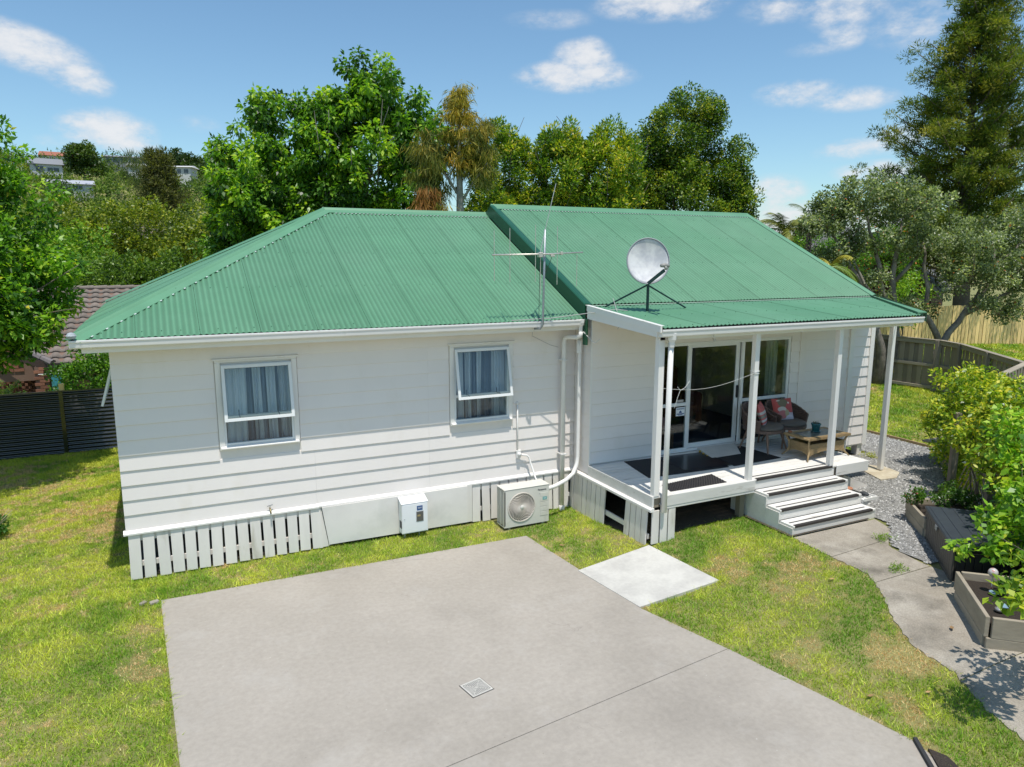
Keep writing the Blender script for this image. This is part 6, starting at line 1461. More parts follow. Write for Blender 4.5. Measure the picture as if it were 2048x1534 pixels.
# ================================================================= FOLIAGE
LEAF = leaf_mat('leaf', .42, .38, .5); LEAFG = leaf_mat('glossy_leaf', .40, .42, .5); LEAFM = leaf_mat('matt_leaf', .6, .35, .3)
def unit(n, r):
    v = r.normal(size=(n, 3)); return v / np.linalg.norm(v, axis=1, keepdims=True)
def ellip(r, c, rad, K, inner=.55, lump=.16, zmin=-1.0):
    """clump centres through the outer part of an irregular ellipsoid"""
    u = unit(K * 3, r); u = u[u[:, 2] > zmin][:K]; K = len(u)
    k = 1 + lump * (np.sin(u[:, 0] * 5.1 + c[0]) + np.sin(u[:, 1] * 4.3 + c[1] * 2) * np.cos(u[:, 2] * 3.7 + c[2])) * .9
    q = r.uniform(inner ** 2, 1, K) ** .5
    return np.array(c) + u * np.array(rad) * (k * q)[:, None]
def leafcloud(r, C, rad, per, L, W, pal, droop=.0, out=.7, up=.5, flat=1.0, fold=.25, tvar=.22, cvar=.25, bias=.45, surf=.5, shape='leaf', accent=None):
    K = len(C); rad = np.broadcast_to(np.asarray(rad, float), (K,)) * r.uniform(.75, 1.25, K); n = K * per
    ci = np.repeat(np.arange(K), per); u = unit(n, r); rr = rad[ci] * r.uniform(surf ** 2, 1, n) ** .5
    p = C[ci] + u * rr[:, None] * np.array([1, 1, flat])
    ax = u * out + unit(n, r) * .75; ax[:, 2] -= droop; ax /= np.linalg.norm(ax, axis=1, keepdims=True)
    nn_ = unit(n, r) * .8 + u * .35; nn_[:, 2] += up; sd_ = np.cross(ax, nn_); sd_ /= np.linalg.norm(sd_, axis=1, keepdims=True) + 1e-9; no = np.cross(sd_, ax)
    l = L * r.uniform(.65, 1.25, n)[:, None]; w_ = W * r.uniform(.7, 1.2, n)[:, None]
    V = np.empty((n, 4, 3)); V[:, 0] = p; V[:, 1] = p + ax * l * .45 + sd_ * w_ * .5 + no * w_ * fold; V[:, 2] = p + ax * l; V[:, 3] = p + ax * l * .45 - sd_ * w_ * .5 + no * w_ * fold
    t = np.clip(bias + r.normal(0, cvar, K)[ci] + r.normal(0, tvar, n), 0, 1)
    pal = np.array(pal, float); x = t * (len(pal) - 1); i0 = np.minimum(x.astype(int), len(pal) - 2); f = (x - i0)[:, None]
    c = pal[i0] * (1 - f) + pal[i0 + 1] * f
    if accent is not None:
        frac, ac_ = accent; k = r.random(n) < frac; c[k] = np.array(ac_)
    c = np.minimum(c * np.array([1.95, 1.80, 1.35]) * r.uniform(.85, 1.15, (n, 1)), .8)
    return V, np.repeat(c[:, None], 4, 1)
def emit(name, parts, material, parent=None, **t):
    V = np.concatenate([p[0] for p in parts]); Cc = np.concatenate([p[1] for p in parts]); n = len(V)
    return bulk(name, V, np.arange(n * 4).reshape(n, 4), material, Cc, parent, **t)
def limbs(base, tops, r0, seed, mat_, parent, fork=.45, name='trunk', wig=.12, lean=(0, 0), minr=.012, n=7):
    """tapered trunk that forks into curved limbs reaching the given points"""
    rr = random.Random(seed); base = Vector(base); m = MB(); tops = [Vector(p) for p in tops]
    cen = sum(tops, Vector()) / len(tops); F_ = base.lerp(cen, fork); F_.x += lean[0]; F_.y += lean[1]
    H = (F_ - base).length; k = 7; pts = []
    for i in range(k + 1):
        q = i / k; p = base.lerp(F_, q); p.x += rr.uniform(-1, 1) * wig * .35 * H * .2 * math.sin(math.pi * q); p.y += rr.uniform(-1, 1) * wig * .35 * H * .2; pts.append(p)
    pts[0] = base; pts[-1] = F_
    m.tube(pts, [r0 * (1.25 if i == 0 else 1) * (1 - .4 * i / k) for i in range(k + 1)], 10)
    for tpt in tops:
        st_ = rr.uniform(.55, 1); s = pts[int(st_ * k)].copy(); L = (tpt - s).length; q_ = 6; P = []
        mid = s.lerp(tpt, .5) + Vector((rr.uniform(-1, 1), rr.uniform(-1, 1), rr.uniform(-.2, .9))) * L * wig
        for i in range(q_ + 1):
            u = i / q_; P.append(s * (1 - u) ** 2 + mid * 2 * u * (1 - u) + tpt * u * u + Vector((rr.uniform(-1, 1), rr.uniform(-1, 1), rr.uniform(-1, 1))) * L * .02 * (0 < i < q_))
        ra = r0 * rr.uniform(.28, .5); m.tube(P, [max(minr, ra * (1 - .85 * i / q_)) for i in range(q_ + 1)], n)
        for _k in range(2):
            i = rr.randint(2, 4); a = P[i]; b = a.lerp(tpt, .7) + Vector((rr.uniform(-1, 1), rr.uniform(-1, 1), rr.uniform(-.3, 1))) * L * .3; c = a.lerp(b, .5) + Vector((0, 0, L * .05)); m.tube([a, c, b], [max(minr, ra * .4), max(minr * .8, ra * .25), minr * .6], 5)
    return m.build(name, mat_, parent, smooth=True)
def tree(name, label, cat, base, group=None): return empty(name, base, label=label, cat=cat, group=group)
G1 = (.018, .055, .008); G2 = (.042, .115, .014); G3 = (.085, .19, .02); G4 = (.15, .27, .03); G5 = (.24, .33, .035)
r = np.random.default_rng(21)
TG = 'trees standing behind the house'
# --- big-leaved tree behind the left roof
t = tree('broadleaf_tree', 'large leafy bright green tree with drooping leaf rosettes behind the left roof', 'tree', (5.6, 14.0, -1.2), TG)
main = [((4.3, 13.6, 5.6), (2.1, 2.0, 2.3), 90), ((6.8, 12.8, 6.2), (2.4, 1.9, 2.6), 110), ((3.4, 14.0, 3.9), (1.5, 1.6, 2.4), 55), ((7.9, 12.3, 4.6), (1.4, 1.5, 2.6), 60), ((5.5, 12.9, 3.9), (2.6, 1.8, 2.0), 70), ((5.0, 13.5, 7.7), (1.5, 1.2, 1.1), 38), ((7.3, 12.6, 8.5), (.8, .9, 1.2), 26), ((6.5, 12.8, 8.7), (.5, .6, 1.3), 16), ((8.5, 12.1, 7.3), (.9, 1.0, 1.3), 30), ((2.7, 14.7, 6.9), (.35, .35, .45), 7), ((5.5, 13.2, 5.4), (2.2, 1.5, 1.6), 60), ((3.0, 14.2, 3.2), (1.3, 1.4, 1.6), 40), ((4.0, 14.0, 8.2), (.5, .5, .7), 9), ((3.1, 14.3, 5.4), (.8, .8, .9), 22), ((5.9, 13.1, 8.3), (.5, .5, .5), 9)]
C = np.concatenate([ellip(r, c, rd, int(K * 1.35), .45, .2) for c, rd, K in main])
C = C[C[:, 2] > 1.8]
emit('crown', [leafcloud(r, C, .27, 84, .175, .10, [(.010, .034, .006), G1, G2, G3, (.13, .25, .022), (.24, .34, .03)], droop=.6, out=.85, up=.9, cvar=.2, tvar=.18, bias=.52, surf=.3)], LEAFG, t)
limbs((5.6, 14.0, -1.2), [c for c, _, _ in main[:10]] + [(7.3, 12.6, 8.9), (6.6, 12.8, 8.8), (5.1, 13.4, 8.2), (8.7, 12, 7.6)], .26, 3, BARKP, t, fork=.5)
# --- golden weeping conifer
t = tree('weeping_conifer', 'slender golden weeping conifer with bare pale trunk behind the roof ridge', 'tree', (8.15, 7.95, -.9), TG)
def strands(r, C, per, L, W, pal, spread=.28, cvar=.25, bias=.5, drop=1.0):
    K = len(C); n = K * per; ci = np.repeat(np.arange(K), per); p = C[ci] + r.normal(0, 1, (n, 3)) * np.array([spread, spread, spread * .6])
    ax = r.normal(0, .30, (n, 3)) + (p - C[ci]) * .8; ax[:, 2] -= drop; ax /= np.linalg.norm(ax, axis=1, keepdims=True); sd_ = np.cross(ax, unit(n, r)); sd_ /= np.linalg.norm(sd_, axis=1, keepdims=True)
    l = L * r.uniform(.5, 1.3, (n, 1)); V = np.empty((n, 4, 3)); V[:, 0] = p; V[:, 1] = p + ax * l * .4 + sd_ * W * .5; V[:, 2] = p + ax * l; V[:, 3] = p + ax * l * .4 - sd_ * W * .5
    tt_ = np.clip(bias + r.normal(0, cvar, K)[ci] + r.normal(0, .15, n), 0, 1); pal = np.array(pal, float); x = tt_ * (len(pal) - 1); i0 = np.minimum(x.astype(int), len(pal) - 2); f = (x - i0)[:, None]
    c = (pal[i0] * (1 - f) + pal[i0 + 1] * f) * 1.4 * r.uniform(.8, 1.2, (n, 1)); return V, np.repeat(c[:, None], 4, 1)
CG = []
for z, rad, K in ((8.0, .10, 5), (7.75, .24, 9), (7.4, .36, 11), (7.0, .38, 11), (6.6, .40, 11), (6.25, .30, 6), (5.95, .2, 3)):
    for _ in range(K): a = r.uniform(0, 6.28); q = r.uniform(.3, 1) ** .5; CG.append((8.12 + rad * q * math.cos(a), 7.85 + rad * q * math.sin(a), z + r.uniform(-.1, .1)))
CR = [(8.62 + r.normal(0, .16), 7.6 + r.normal(0, .2), z + r.normal(0, .12)) for z in (7.15, 6.95, 6.7, 6.45, 6.2, 5.9) for _ in range(6)]
GOLD = [(.08, .085, .013), (.17, .16, .02), (.32, .25, .03), (.42, .26, .04)]
OLIV = [(.035, .055, .012), (.075, .095, .018), (.15, .15, .025), (.28, .21, .03)]
CL_ = [(7.35 + r.normal(0, .22), 8.2 + r.normal(0, .25), z + r.normal(0, .15)) for z in (6.7, 6.45, 6.2, 5.9, 5.5, 5.1, 4.7) for _ in range(9)]
CB = [(7.25 + r.normal(0, .17), 7.9 + r.normal(0, .2), z) for z in (5.45, 5.2, 4.95, 4.75) for _ in range(7)]
emit('crown', [strands(r, np.array(CG), 110, .22, .022, GOLD, .11, drop=.55), strands(r, np.array(CR), 100, .24, .022, OLIV, .11, bias=.6, drop=.7), strands(r, np.array(CL_), 85, .28, .024, OLIV, .13, bias=.42, drop=.8), strands(r, np.array(CB), 70, .32, .024, [(.16, .07, .02), (.30, .14, .04), (.36, .22, .05)], .09)], LEAFM, t)
m = MB(); m.tube([(8.12, 7.9, -.9), (8.16, 7.88, 3.0), (8.10, 7.86, 5.0), (8.09, 7.86, 6.2), (8.13, 7.85, 7.9)], [.16, .13, .10, .07, .02], 10)
for p in ((8.6, 7.6, 6.9), (7.4, 8.2, 6.4), (7.3, 8.0, 5.4), (8.75, 7.5, 6.2)): m.tube([(8.1, 7.87, p[2] - 1.1), ((8.1 + p[0]) / 2, (7.87 + p[1]) / 2, p[2] - .5), p], [.04, .03, .012], 7)
m.build('trunk', BARKP, t, smooth=True)
# --- three light green hedge trees
for (x, y, zt, rx, lb, sd) in ((10.45, 10.2, 7.75, 1.35, 'yellow green bushy tree just right of the golden conifer', 31), (12.05, 9.5, 7.8, 1.35, 'middle one of the three yellow green trees behind the ridge', 32), (13.5, 8.9, 7.6, 1.45, 'yellow green tree touching the tall dark round tree', 33)):
    t = tree('hedge_tree', lb, 'tree', (x, y, -.9), TG); r = np.random.default_rng(sd)
    K = [((x, y, 6.1), (rx * .82, 1.1, 1.35), 80), ((x, y, 4.4), (rx * 1.0, 1.2, 1.6), 100), ((x, y, 7.15), (rx * .45, .5, .55), 18), ((x + rx * .5, y, 6.9), (.35, .3, .4), 8), ((x - rx * .5, y, 6.6), (.4, .3, .4), 8), ((x + .6, y + .8, 5.2), (.9, .7, 1.2), 30)]
    C = np.concatenate([ellip(r, c, rd, k, .5, .16) for c, rd, k in K]); C = C[C[:, 2] > 2.6]
    emit('crown', [leafcloud(r, C, .26, 135, .13, .048, [(.016, .045, .006), (.035, .085, .010), (.075, .15, .014), (.15, .22, .02), (.28, .31, .03), (.42, .34, .05)], out=.9, up=.5, cvar=.2, bias=.50, surf=.3, droop=-.35)], LEAFG, t)
    limbs((x, y, -.9), [c for c, _, _ in K] + [(x - .8, y - .3, 5), (x + .8, y, 5.2), (x + .3, y - .4, 6.5)], .10, sd, BARKD, t, fork=.6)
r = np.random.default_rng(40)
# --- tall dark round tree
t = tree('dense_tree', 'tall dense dark green tree with a domed crown right of the hedge trees', 'tree', (17.6, 10.4, -.9), TG)
K = [((17.3, 10.2, 7.6), (1.35, 1.3, 1.85), 120), ((17.6, 10.0, 5.5), (1.9, 1.7, 1.9), 150), ((18.9, 9.5, 6.2), (1.0, 1.1, 1.5), 70), ((16.2, 10.6, 6.6), (.8, .9, 1.5), 50), ((16.2, 10.6, 4.6), (1.0, 1.0, 1.4), 55), ((19.0, 9.4, 4.4), (.95, 1.0, 1.5), 60), ((18.1, 10.0, 8.5), (.7, .8, .8), 28), ((17.7, 9.9, 3.6), (1.9, 1.4, 1.2), 60)]
C = np.concatenate([ellip(r, c, rd, k, .5, .12) for c, rd, k in K]); C = C[C[:, 2] > 2.6]
emit('crown', [leafcloud(r, C, .29, 155, .10, .058, [(.010, .028, .005), (.025, .06, .008), (.05, .105, .012), (.095, .155, .018), (.19, .235, .028), (.30, .30, .04)], out=.7, up=.6, cvar=.2, bias=.44, surf=.35)], LEAFG, t)
limbs((17.6, 10.4, -.9), [c for c, _, _ in K], .22, 41, BARKD, t, fork=.5)
# --- near tree at the left edge, its shade lies on the lawn
r = np.random.default_rng(50)
t = tree('near_tree', 'leafy green tree leaning in from the left edge over the black fence', 'tree', (-4.9, 6.3, -.7))
K = [((-3.2, 5.8, 4.7), (1.2, 1.4, 1.1), 75), ((-2.5, 5.9, 3.8), (1.3, 1.4, 1.0), 95), ((-2.3, 5.7, 2.8), (1.2, 1.3, .8), 90), ((-3.4, 5.4, 3.0), (1.5, 1.6, 1.2), 100), ((-3.9, 5.9, 5.6), (1.2, 1.3, .7), 40), ((-1.45, 6.3, 3.55), (.6, .7, .4), 24), ((-2.6, 5.6, 1.95), (.9, .9, .35), 28), ((-1.8, 5.9, 2.3), (.5, .6, .3), 16), ((-1.35, 6.2, 2.9), (.45, .5, .4), 16), ((-2.9, 4.6, 3.2), (1.0, .8, .9), 40), ((-2.35, 6.6, 5.55), (.75, .8, .85), 36), ((-2.0, 6.8, 4.7), (.85, .9, .7), 34)]
C = np.concatenate([ellip(r, c, rd, k, .4, .18) for c, rd, k in K])
emit('crown', [leafcloud(r, C, .23, 62, .135, .066, [G1, G2, (.07, .17, .015), (.12, .25, .022), (.22, .33, .03)], droop=.2, out=.7, up=.9, cvar=.2, bias=.5, surf=.3, accent=(.012, (.42, .36, .05)))], LEAFG, t)
limbs((-4.9, 6.3, -.7), [c for c, _, _ in K] + [(-2.0, 6.4, 3.0), (-2.6, 6.1, 2.2)], .20, 51, TREEB, t, fork=.45, lean=(.0, 0))
# --- glossy round shrub behind the fence
r = np.random.default_rng(60)
t = tree('round_shrub', 'glossy dark green shrub behind the black fence next to the left house corner', 'shrub', (-.9, 9.3, -.7))
K = [((-1.0, 9.3, .65), (.85, .8, .95), 70), ((-.3, 9.4, .7), (.7, .7, .9), 50), ((.4, 9.5, .5), (.6, .7, .9), 30), ((-1.55, 9.1, .2), (.45, .5, .7), 24)]
C = np.concatenate([ellip(r, c, rd, k, .5, .1) for c, rd, k in K])
emit('crown', [leafcloud(r, C, .17, 52, .10, .055, [G1, G2, G3, (.13, .24, .025)], out=.7, up=.6, cvar=.15, bias=.45, surf=.3)], LEAFG, t); limbs((-.9, 9.3, -.7), [c for c, _, _ in K], .05, 61, TREEB, t, fork=.4)
# --- dark shrubs and olive green trees between the neighbour's roof and the hill
r = np.random.default_rng(70)
def bush(name, label, cat, x, y, zb, blobs, per, L, W, pal, rad, seed, mt=LEAF, bias=.5, tr=.1, group=None, barkm=TREEB, **kw):
    r = np.random.default_rng(seed); t = tree(name, label, cat, (x, y, zb), group)
    C = np.concatenate([ellip(r, c, rd, k, .5, .15, -.5) for c, rd, k in blobs]); emit('crown', [leafcloud(r, C, rad, per, L, W, pal, cvar=.16, bias=bias, surf=.35, **kw)], mt, t)
    limbs((x, y, zb), [c for c, _, _ in blobs], tr, seed, barkm, t, fork=.4); return t
DKG2 = [(.02, .045, .008), (.04, .085, .012), (.075, .14, .02), (.12, .19, .03)]
DKG = [(.010, .028, .006), (.022, .055, .010), (.045, .10, .016), (.08, .15, .025)]
OLG = [(.022, .045, .007), (.048, .085, .010), (.09, .135, .014), (.15, .19, .022), (.23, .24, .035)]
MG = 'bushy trees below the hillside'
bush('dark_shrub', 'dark green bushy tree directly above the neighbour roof ridge', 'tree', -1.0, 21, -1.8, [((-1.2, 21, 2.2), (1.9, 1.6, 1.6), 110), ((.9, 20.6, 2.3), (1.7, 1.5, 1.4), 90)], 75, .15, .08, DKG2, .33, 71, group=MG, bias=.55)
bush('dark_shrub', 'dark mid green bush between the olive tree and the green hip roof', 'tree', 3.2, 20, -1.8, [((3.0, 20, 2.3), (1.9, 1.5, 1.7), 100)], 75, .14, .07, [G1, G2, (.06, .12, .02), (.1, .17, .03)], .33, 72, group=MG)
bush('olive_tree', 'broad olive yellow tree crown below the left hillside', 'tree', -2.8, 34, -1.9, [((-3.4, 34, 4.1), (3.0, 2.5, 2.4), 150), ((-.4, 33.5, 4.7), (2.2, 2.0, 1.9), 90), ((-6.5, 35, 3.8), (2.4, 2.2, 2.2), 80)], 70, .20, .10, OLG, .42, 73, group=MG, tr=.16, bias=.52)
bush('olive_tree', 'olive green tree just left of the big leafy tree', 'tree', 3.0, 31, -1.9, [((2.9, 31, 4.0), (2.2, 2.0, 2.1), 110), ((4.9, 30, 3.2), (1.6, 1.5, 2.0), 60), ((.9, 32, 3.2), (1.4, 1.4, 1.4), 50)], 70, .19, .095, OLG, .40, 74, group=MG, tr=.14, bias=.48)
bush('olive_tree', 'light green tree in front of the broad olive crown', 'tree', -2.2, 26.5, -1.9, [((-2.6, 26.5, 3.4), (1.7, 1.5, 1.8), 80), ((-4.6, 27, 3.6), (1.5, 1.5, 2.1), 60), ((-6.6, 27, 3.6), (2.2, 1.5, 2.3), 70)], 70, .17, .085, [G1, G2, G3, (.14, .23, .025), (.2, .28, .03)], .38, 75, group=MG, tr=.13)
bush('olive_tree', 'greyish sage shrub behind the bare branched tree', 'tree', 4.0, 48, -2, [((3.6, 48, 5.0), (2.2, 1.8, 1.8), 60)], 60, .28, .10, [(.07, .10, .06), (.13, .17, .11), (.2, .24, .17)], .5, 76, group=MG)
# bare branched tree
t = tree('bare_tree', 'half bare tree with many pale twisted branches amid the olive foliage', 'tree', (.4, 39, -1.9), MG); m = MB(); rr = random.Random(5)
def grow(p, d, l, ra, dep):
    q = p + d * l; m.tube([p, p.lerp(q, .5) + Vector((rr.uniform(-1, 1), rr.uniform(-1, 1), rr.uniform(-1, 1))) * l * .06, q], [ra, ra * .85, ra * .65], 5, False)
    if dep == 0: return
    for _ in range(3 if dep > 1 else 4):
        e = (d + Vector((rr.uniform(-1, 1), rr.uniform(-1, 1), rr.uniform(-.35, .7))) * .85).normalized(); grow(q, e, l * rr.uniform(.6, .85), ra * .62, dep - 1)
for a in range(5): grow(Vector((.4 + .3 * a - .6, 39, 1.6)), Vector((rr.uniform(-.8, .8), rr.uniform(-.5, .5), 1)).normalized(), 1.5, .085, 4)
m.tube([(.4, 39, -1.9), (.4, 39, 2.0)], [.2, .14], 8); m.build('trunk', mat('bleached_bark', (.42, .36, .27), .85), t)
r = np.random.default_rng(80); C = ellip(r, (.5, 39, 5.0), (2.2, 1.8, 2.0), 60, .4); emit('crown', [leafcloud(r, C, .3, 16, .16, .07, OLG, bias=.6)], LEAF, t)
# --- hillside
hs = []; r = np.random.default_rng(90)
cand = []
for _ in range(9000):
    D_ = r.uniform(60, 262) ** 1.0; az = r.uniform(-14, 12); x = .6 + D_ * math.sin(R(az)); y = -10.7 + D_ * math.cos(R(az)); cand.append((x, y, D_))
keep = []; cell = {}
for x, y, D_ in cand:
    s_ = 2.6 + D_ * .008; k = (int(x / s_), int(y / s_))
    if k in cell: continue
    cell[k] = 1; keep.append((x, y, D_))
keep = keep[:1500]
HOUSES = [(-21, 190), (-20, 218), (6.5, 200), (-6.0, 228), (-2.2, 204), (19, 237)]
parts = []; HP = [[(.012, .032, .008), (.03, .065, .014), (.06, .11, .022), (.10, .155, .03)], [(.022, .045, .008), (.055, .095, .014), (.10, .15, .022), (.15, .19, .03)], [(.008, .022, .007), (.02, .045, .012), (.04, .075, .02), (.065, .105, .026)]]
for x, y, D_ in keep:
    if any(math.hypot(x - a, (y - b)) < 6 or (abs(math.atan2(x - .6, y + 10.7) - math.atan2(a - .6, b + 10.7)) < 7.5 / math.hypot(a, b + 10.7) and 0 < b - y < 12) for a, b in HOUSES): sc_ = .6
    else: sc_ = 1
    z = G(x, y); rad = r.uniform(2.0, 3.6) * sc_ * (.7 if D_ < 100 else 1); h = rad * r.uniform(.8, 1.25)
    C = ellip(r, (x, y, z + h * .55), (rad, rad, h), 8, .5, .2, -.2)
    parts.append(leafcloud(r, C, rad * .48, 26 if D_ > 120 else 40, .62 if D_ > 120 else .42, .34 if D_ > 120 else .2, HP[r.choice(3, p=[.45, .3, .25])], cvar=.12, bias=r.uniform(.3, .75), surf=.5, out=.6, up=.7))
emit('hillside_bush', parts, LEAFM, kind='stuff', label='mixed green bush and low trees covering the hillside', cat='bush')
HT_ = 'lone trees on the hillside'
def big(name, label, x, y, zb, blobs, per, L, W, pal, rad, seed, **kw): return bush(name, label, 'tree', x, y, zb, blobs, per, L, W, pal, rad, seed, group=HT_, **kw)
big('domed_tree', 'dark domed tree on the skyline right of the terracotta roofed house', -13.4, 190, 20, [((-13.4, 190, 26.0), (3.6, 3, 3.2), 70), ((-12.2, 190, 24), (4.0, 3, 2.4), 40)], 70, .60, .34, [(.012, .03, .008), (.028, .06, .014), (.05, .09, .02), (.09, .13, .03)], .95, 91, tr=.4)
big('domed_tree', 'dark rounded tree on the skyline above the long white house', 8.7, 212, 20, [((8.7, 212, 28.3), (4.6, 3, 3.3), 60), ((12.8, 212, 26.6), (3, 3, 2.4), 26)], 60, .66, .36, [(.012, .028, .01), (.025, .05, .014), (.045, .075, .02)], 1.0, 92, tr=.4)
big('domed_tree', 'small dark tree at the right end of the skyline beside the big leafy tree', 21.5, 236, 20, [((20.5, 236, 31.5), (2.4, 2, 3.2), 30)], 50, .6, .34, [(.012, .028, .01), (.025, .05, .014), (.045, .075, .02)], .9, 93, tr=.3)
t = tree('dark_conifer', 'tall brown green conifer standing on the middle of the hillside', 'tree', (1.4, 84, -.5), HT_); r = np.random.default_rng(94); Cc_ = []
for z in np.arange(2.5, 15.2, .42):
    rad = 4.6 * (1 - (z - 2.0) / 14.2) ** .8 + .25
    for _ in range(int(5 + rad * 5)): a = r.uniform(0, 6.28); q = r.uniform(.45, 1); Cc_.append((1.6 + rad * q * math.cos(a) + .12 * (15 - z) * .3, 84 + rad * q * math.sin(a), z + r.normal(0, .2)))
emit('crown', [leafcloud(r, np.array(Cc_), .55, 46, .55, .11, [(.022, .03, .012), (.045, .055, .02), (.075, .085, .03), (.1, .11, .04)], droop=-.3, out=.9, cvar=.15, surf=.3)], LEAFM, t); MB().tube([(1.4, 84, -1), (1.5, 84, 15)], [.35, .05], 8).build('trunk', BARKD, t, smooth=True)
t = tree('feathery_bamboo', 'tall feathery pale green bamboo like clump on the skyline', 'tree', (.5, 112, 4), HT_); C = np.array([(.3 + r.normal(0, 1.6), 112 + r.normal(0, 1), z + r.normal(0, .5)) for z in np.arange(10, 18.4, .35) for _ in range(5)])
emit('crown', [strands(r, C, 26, 1.1, .09, [(.05, .07, .02), (.09, .12, .04), (.15, .17, .06)], .35, drop=-1.0)], LEAFM, t); MB().tube([(.4, 112, 4), (.4, 112, 15)], [.2, .05], 6).build('stem', TREEB, t)
hill_house((-20.5, 188.5, 19.6), 6.2, 6, 4.6, 1.6, R(8), HW, HG, 'white two storey chalet with a dark sloping beam on the left skyline', [(-2.4, .5, 1.2, 1.6), (.9, 1.0, 1.5, 1.3), (-2.0, 3.0, 1.4, 1.1), (.2, 3.1, 2.2, .8)])
m = MB(); m.bar((-23.2, 188.0, 24.6), (-18.6, 188.1, 19.5), .35, .12, up=(0, 1, 0)); tag(m.build('dark_stair_beam', HWD), 'dark diagonal stair beam across the white chalet wall', 'beam')
hill_house((-19.0, 214, 26.2), 10.5, 7, 2.8, 1.4, R(4), HW, HT, 'low house with terracotta roof on the left skyline', [(-4, .8, 2.2, 1.2), (0, .8, 2.0, 1.2), (3, .8, 1.2, 1.2)])
hill_house((6.4, 197, 24.0), 7.5, 5, 1.9, .6, R(-22), HW, HW, 'long white house with a row of windows below the dark dome tree', [(-3.2, .4, .8, 1.0), (-1.6, .4, 1.4, 1.0), (.6, .4, .8, 1.0), (2.2, .4, 1.0, 1.0)])
hill_house((-2.2, 203, 25.2), 4, 5, 1.2, .9, R(5), HW, HW, 'small white roof in the bushes left of the long white house', [(-1, .2, .8, .7)])
hill_house((-5.8, 226, 29.2), 10, 6, 1.8, .7, R(-4), HG, HG, 'flat grey roofed building on the crest between two trees', [(-4, .4, 2.5, 1.0), (-.5, .4, 3.5, 1.0)])
hill_house((-14.6, 168, 17.2), 8.5, 5, 1.2, 1.0, R(3), HW, mat('far_pale_roof', (.4, .41, .46), .6), 'pale roofed house half hidden low on the hillside', [(-2, .2, 1.2, .7), (.8, .2, 1.5, .7)])
hill_house((18.6, 234, 28.6), 3.2, 4, 2.2, .6, R(0), HW, HG, 'tiny white house at the far right end of the skyline', [(-1, .8, .8, .8)])
hill_house((18.0, 150, 13.6), 5.5, 4, 1.8, .8, R(-10), HW, HW, 'white patch of a house half hidden right of the dark conifer', [(-1.5, .4, 1.0, .8)])

# ================================================================= right side trees
r = np.random.default_rng(100)
t = tree('tall_conifer', 'very tall dark olive conifer filling the upper right corner', 'tree', (31.9, 9.6, -.9)); C = []
m = MB(); m.tube([(32.6, 9.3, -.9), (32.3, 9.4, 4), (32.1, 9.6, 10), (32.05, 9.6, 14.8)], [.40, .28, .12, .02], 12); rr = random.Random(9)
for k in range(150):
    z = 2.6 + 12.0 * (k / 150) ** 1.0; f = (z - 2.2) / 13.0; L = (4.1 * (1 - f) ** .78 + .25) * rr.uniform(.72, 1.12); a = 2.4 * k + rr.uniform(-.3, .3); rise = rr.uniform(.15, .5)
    P = []
    for i in range(6):
        q = i / 5; P.append(Vector((32.15 + L * q * math.cos(a), 9.6 + L * q * math.sin(a), z + L * (rise * q + .22 * q * q))))
    m.tube(P, [.05 * (1 - q_ / 6) + .008 for q_ in range(6)], 5)
    nC = int(2 + L * 3.2)
    for i in range(nC):
        q = rr.uniform(.30, 1.0); p = P[min(4, int(q * 5))].lerp(P[min(5, int(q * 5) + 1)], q * 5 % 1); w_ = .14 + .18 * L * .25
        C.append((p.x + rr.gauss(0, w_), p.y + rr.gauss(0, w_), p.z + rr.gauss(0, .12)))
emit('crown', [leafcloud(r, np.array(C), .34, 110, .19, .036, [(.018, .040, .008), (.035, .068, .011), (.065, .10, .015), (.115, .145, .022), (.18, .18, .03)], droop=-.25, out=1.0, up=.7, cvar=.2, tvar=.15, bias=.5, surf=.2, flat=.6)], LEAFM, t)
m.build('trunk', mat('conifer_bark', (.16, .13, .10), .9, nscale=5, namp=.3), t, smooth=True)
# grey leaved spreading tree with visible limbs
t = tree('grey_leaved_tree', 'spreading grey green tree with bare twisting pale limbs above the back fence', 'tree', (21.9, 5.2, -.6))
K = [((19.75, 5.9, 4.8), (.75, 1.0, .65), 32), ((20.6, 5.6, 5.45), (1.35, 1.2, .75), 52), ((19.95, 5.7, 3.7), (.6, .7, .55), 15), ((22.2, 5.0, 5.3), (1.5, 1.3, .8), 52), ((24.2, 3.7, 4.35), (1.6, 1.4, .75), 56), ((22.3, 4.5, 4.3), (1.0, 1.0, .6), 28), ((25.4, 3.0, 3.4), (1.5, 1.2, .9), 50), ((21.3, 5.3, 2.9), (.55, .6, .4), 12), ((23.6, 3.6, 3.2), (1.1, 1.0, .6), 30), ((26.2, 3.0, 4.8), (1.2, 1.2, .7), 30), ((22.4, 4.6, 2.1), (.7, .6, .4), 15), ((24.6, 3.1, 2.2), (.8, .7, .4), 16), ((20.9, 5.4, 4.2), (.8, .8, .5), 16)]
C = np.concatenate([ellip(r, c, rd, k, .35, .2) for c, rd, k in K])
emit('crown', [leafcloud(r, C, .25, 110, .10, .058, [(.028, .050, .024), (.062, .092, .050), (.11, .15, .095), (.19, .235, .17), (.31, .35, .28)], out=.7, up=.8, cvar=.12, bias=.48, surf=.2, accent=(.006, (.35, .12, .06)))], LEAFG, t)
def crooked(m, pts_, ra, rb, n=8, seed=0):
    rr = random.Random(seed); P = [Vector(p) for p in pts_]; out = []
    for i in range(len(P) - 1):
        for k in range(3): q = k / 3; out.append(P[i].lerp(P[i + 1], q) + Vector((rr.uniform(-1, 1), rr.uniform(-1, 1), rr.uniform(-1, 1))) * .05)
    out.append(P[-1]); N_ = len(out); m.tube(out, [ra + (rb - ra) * i / (N_ - 1) for i in range(N_)], n)
m = MB()
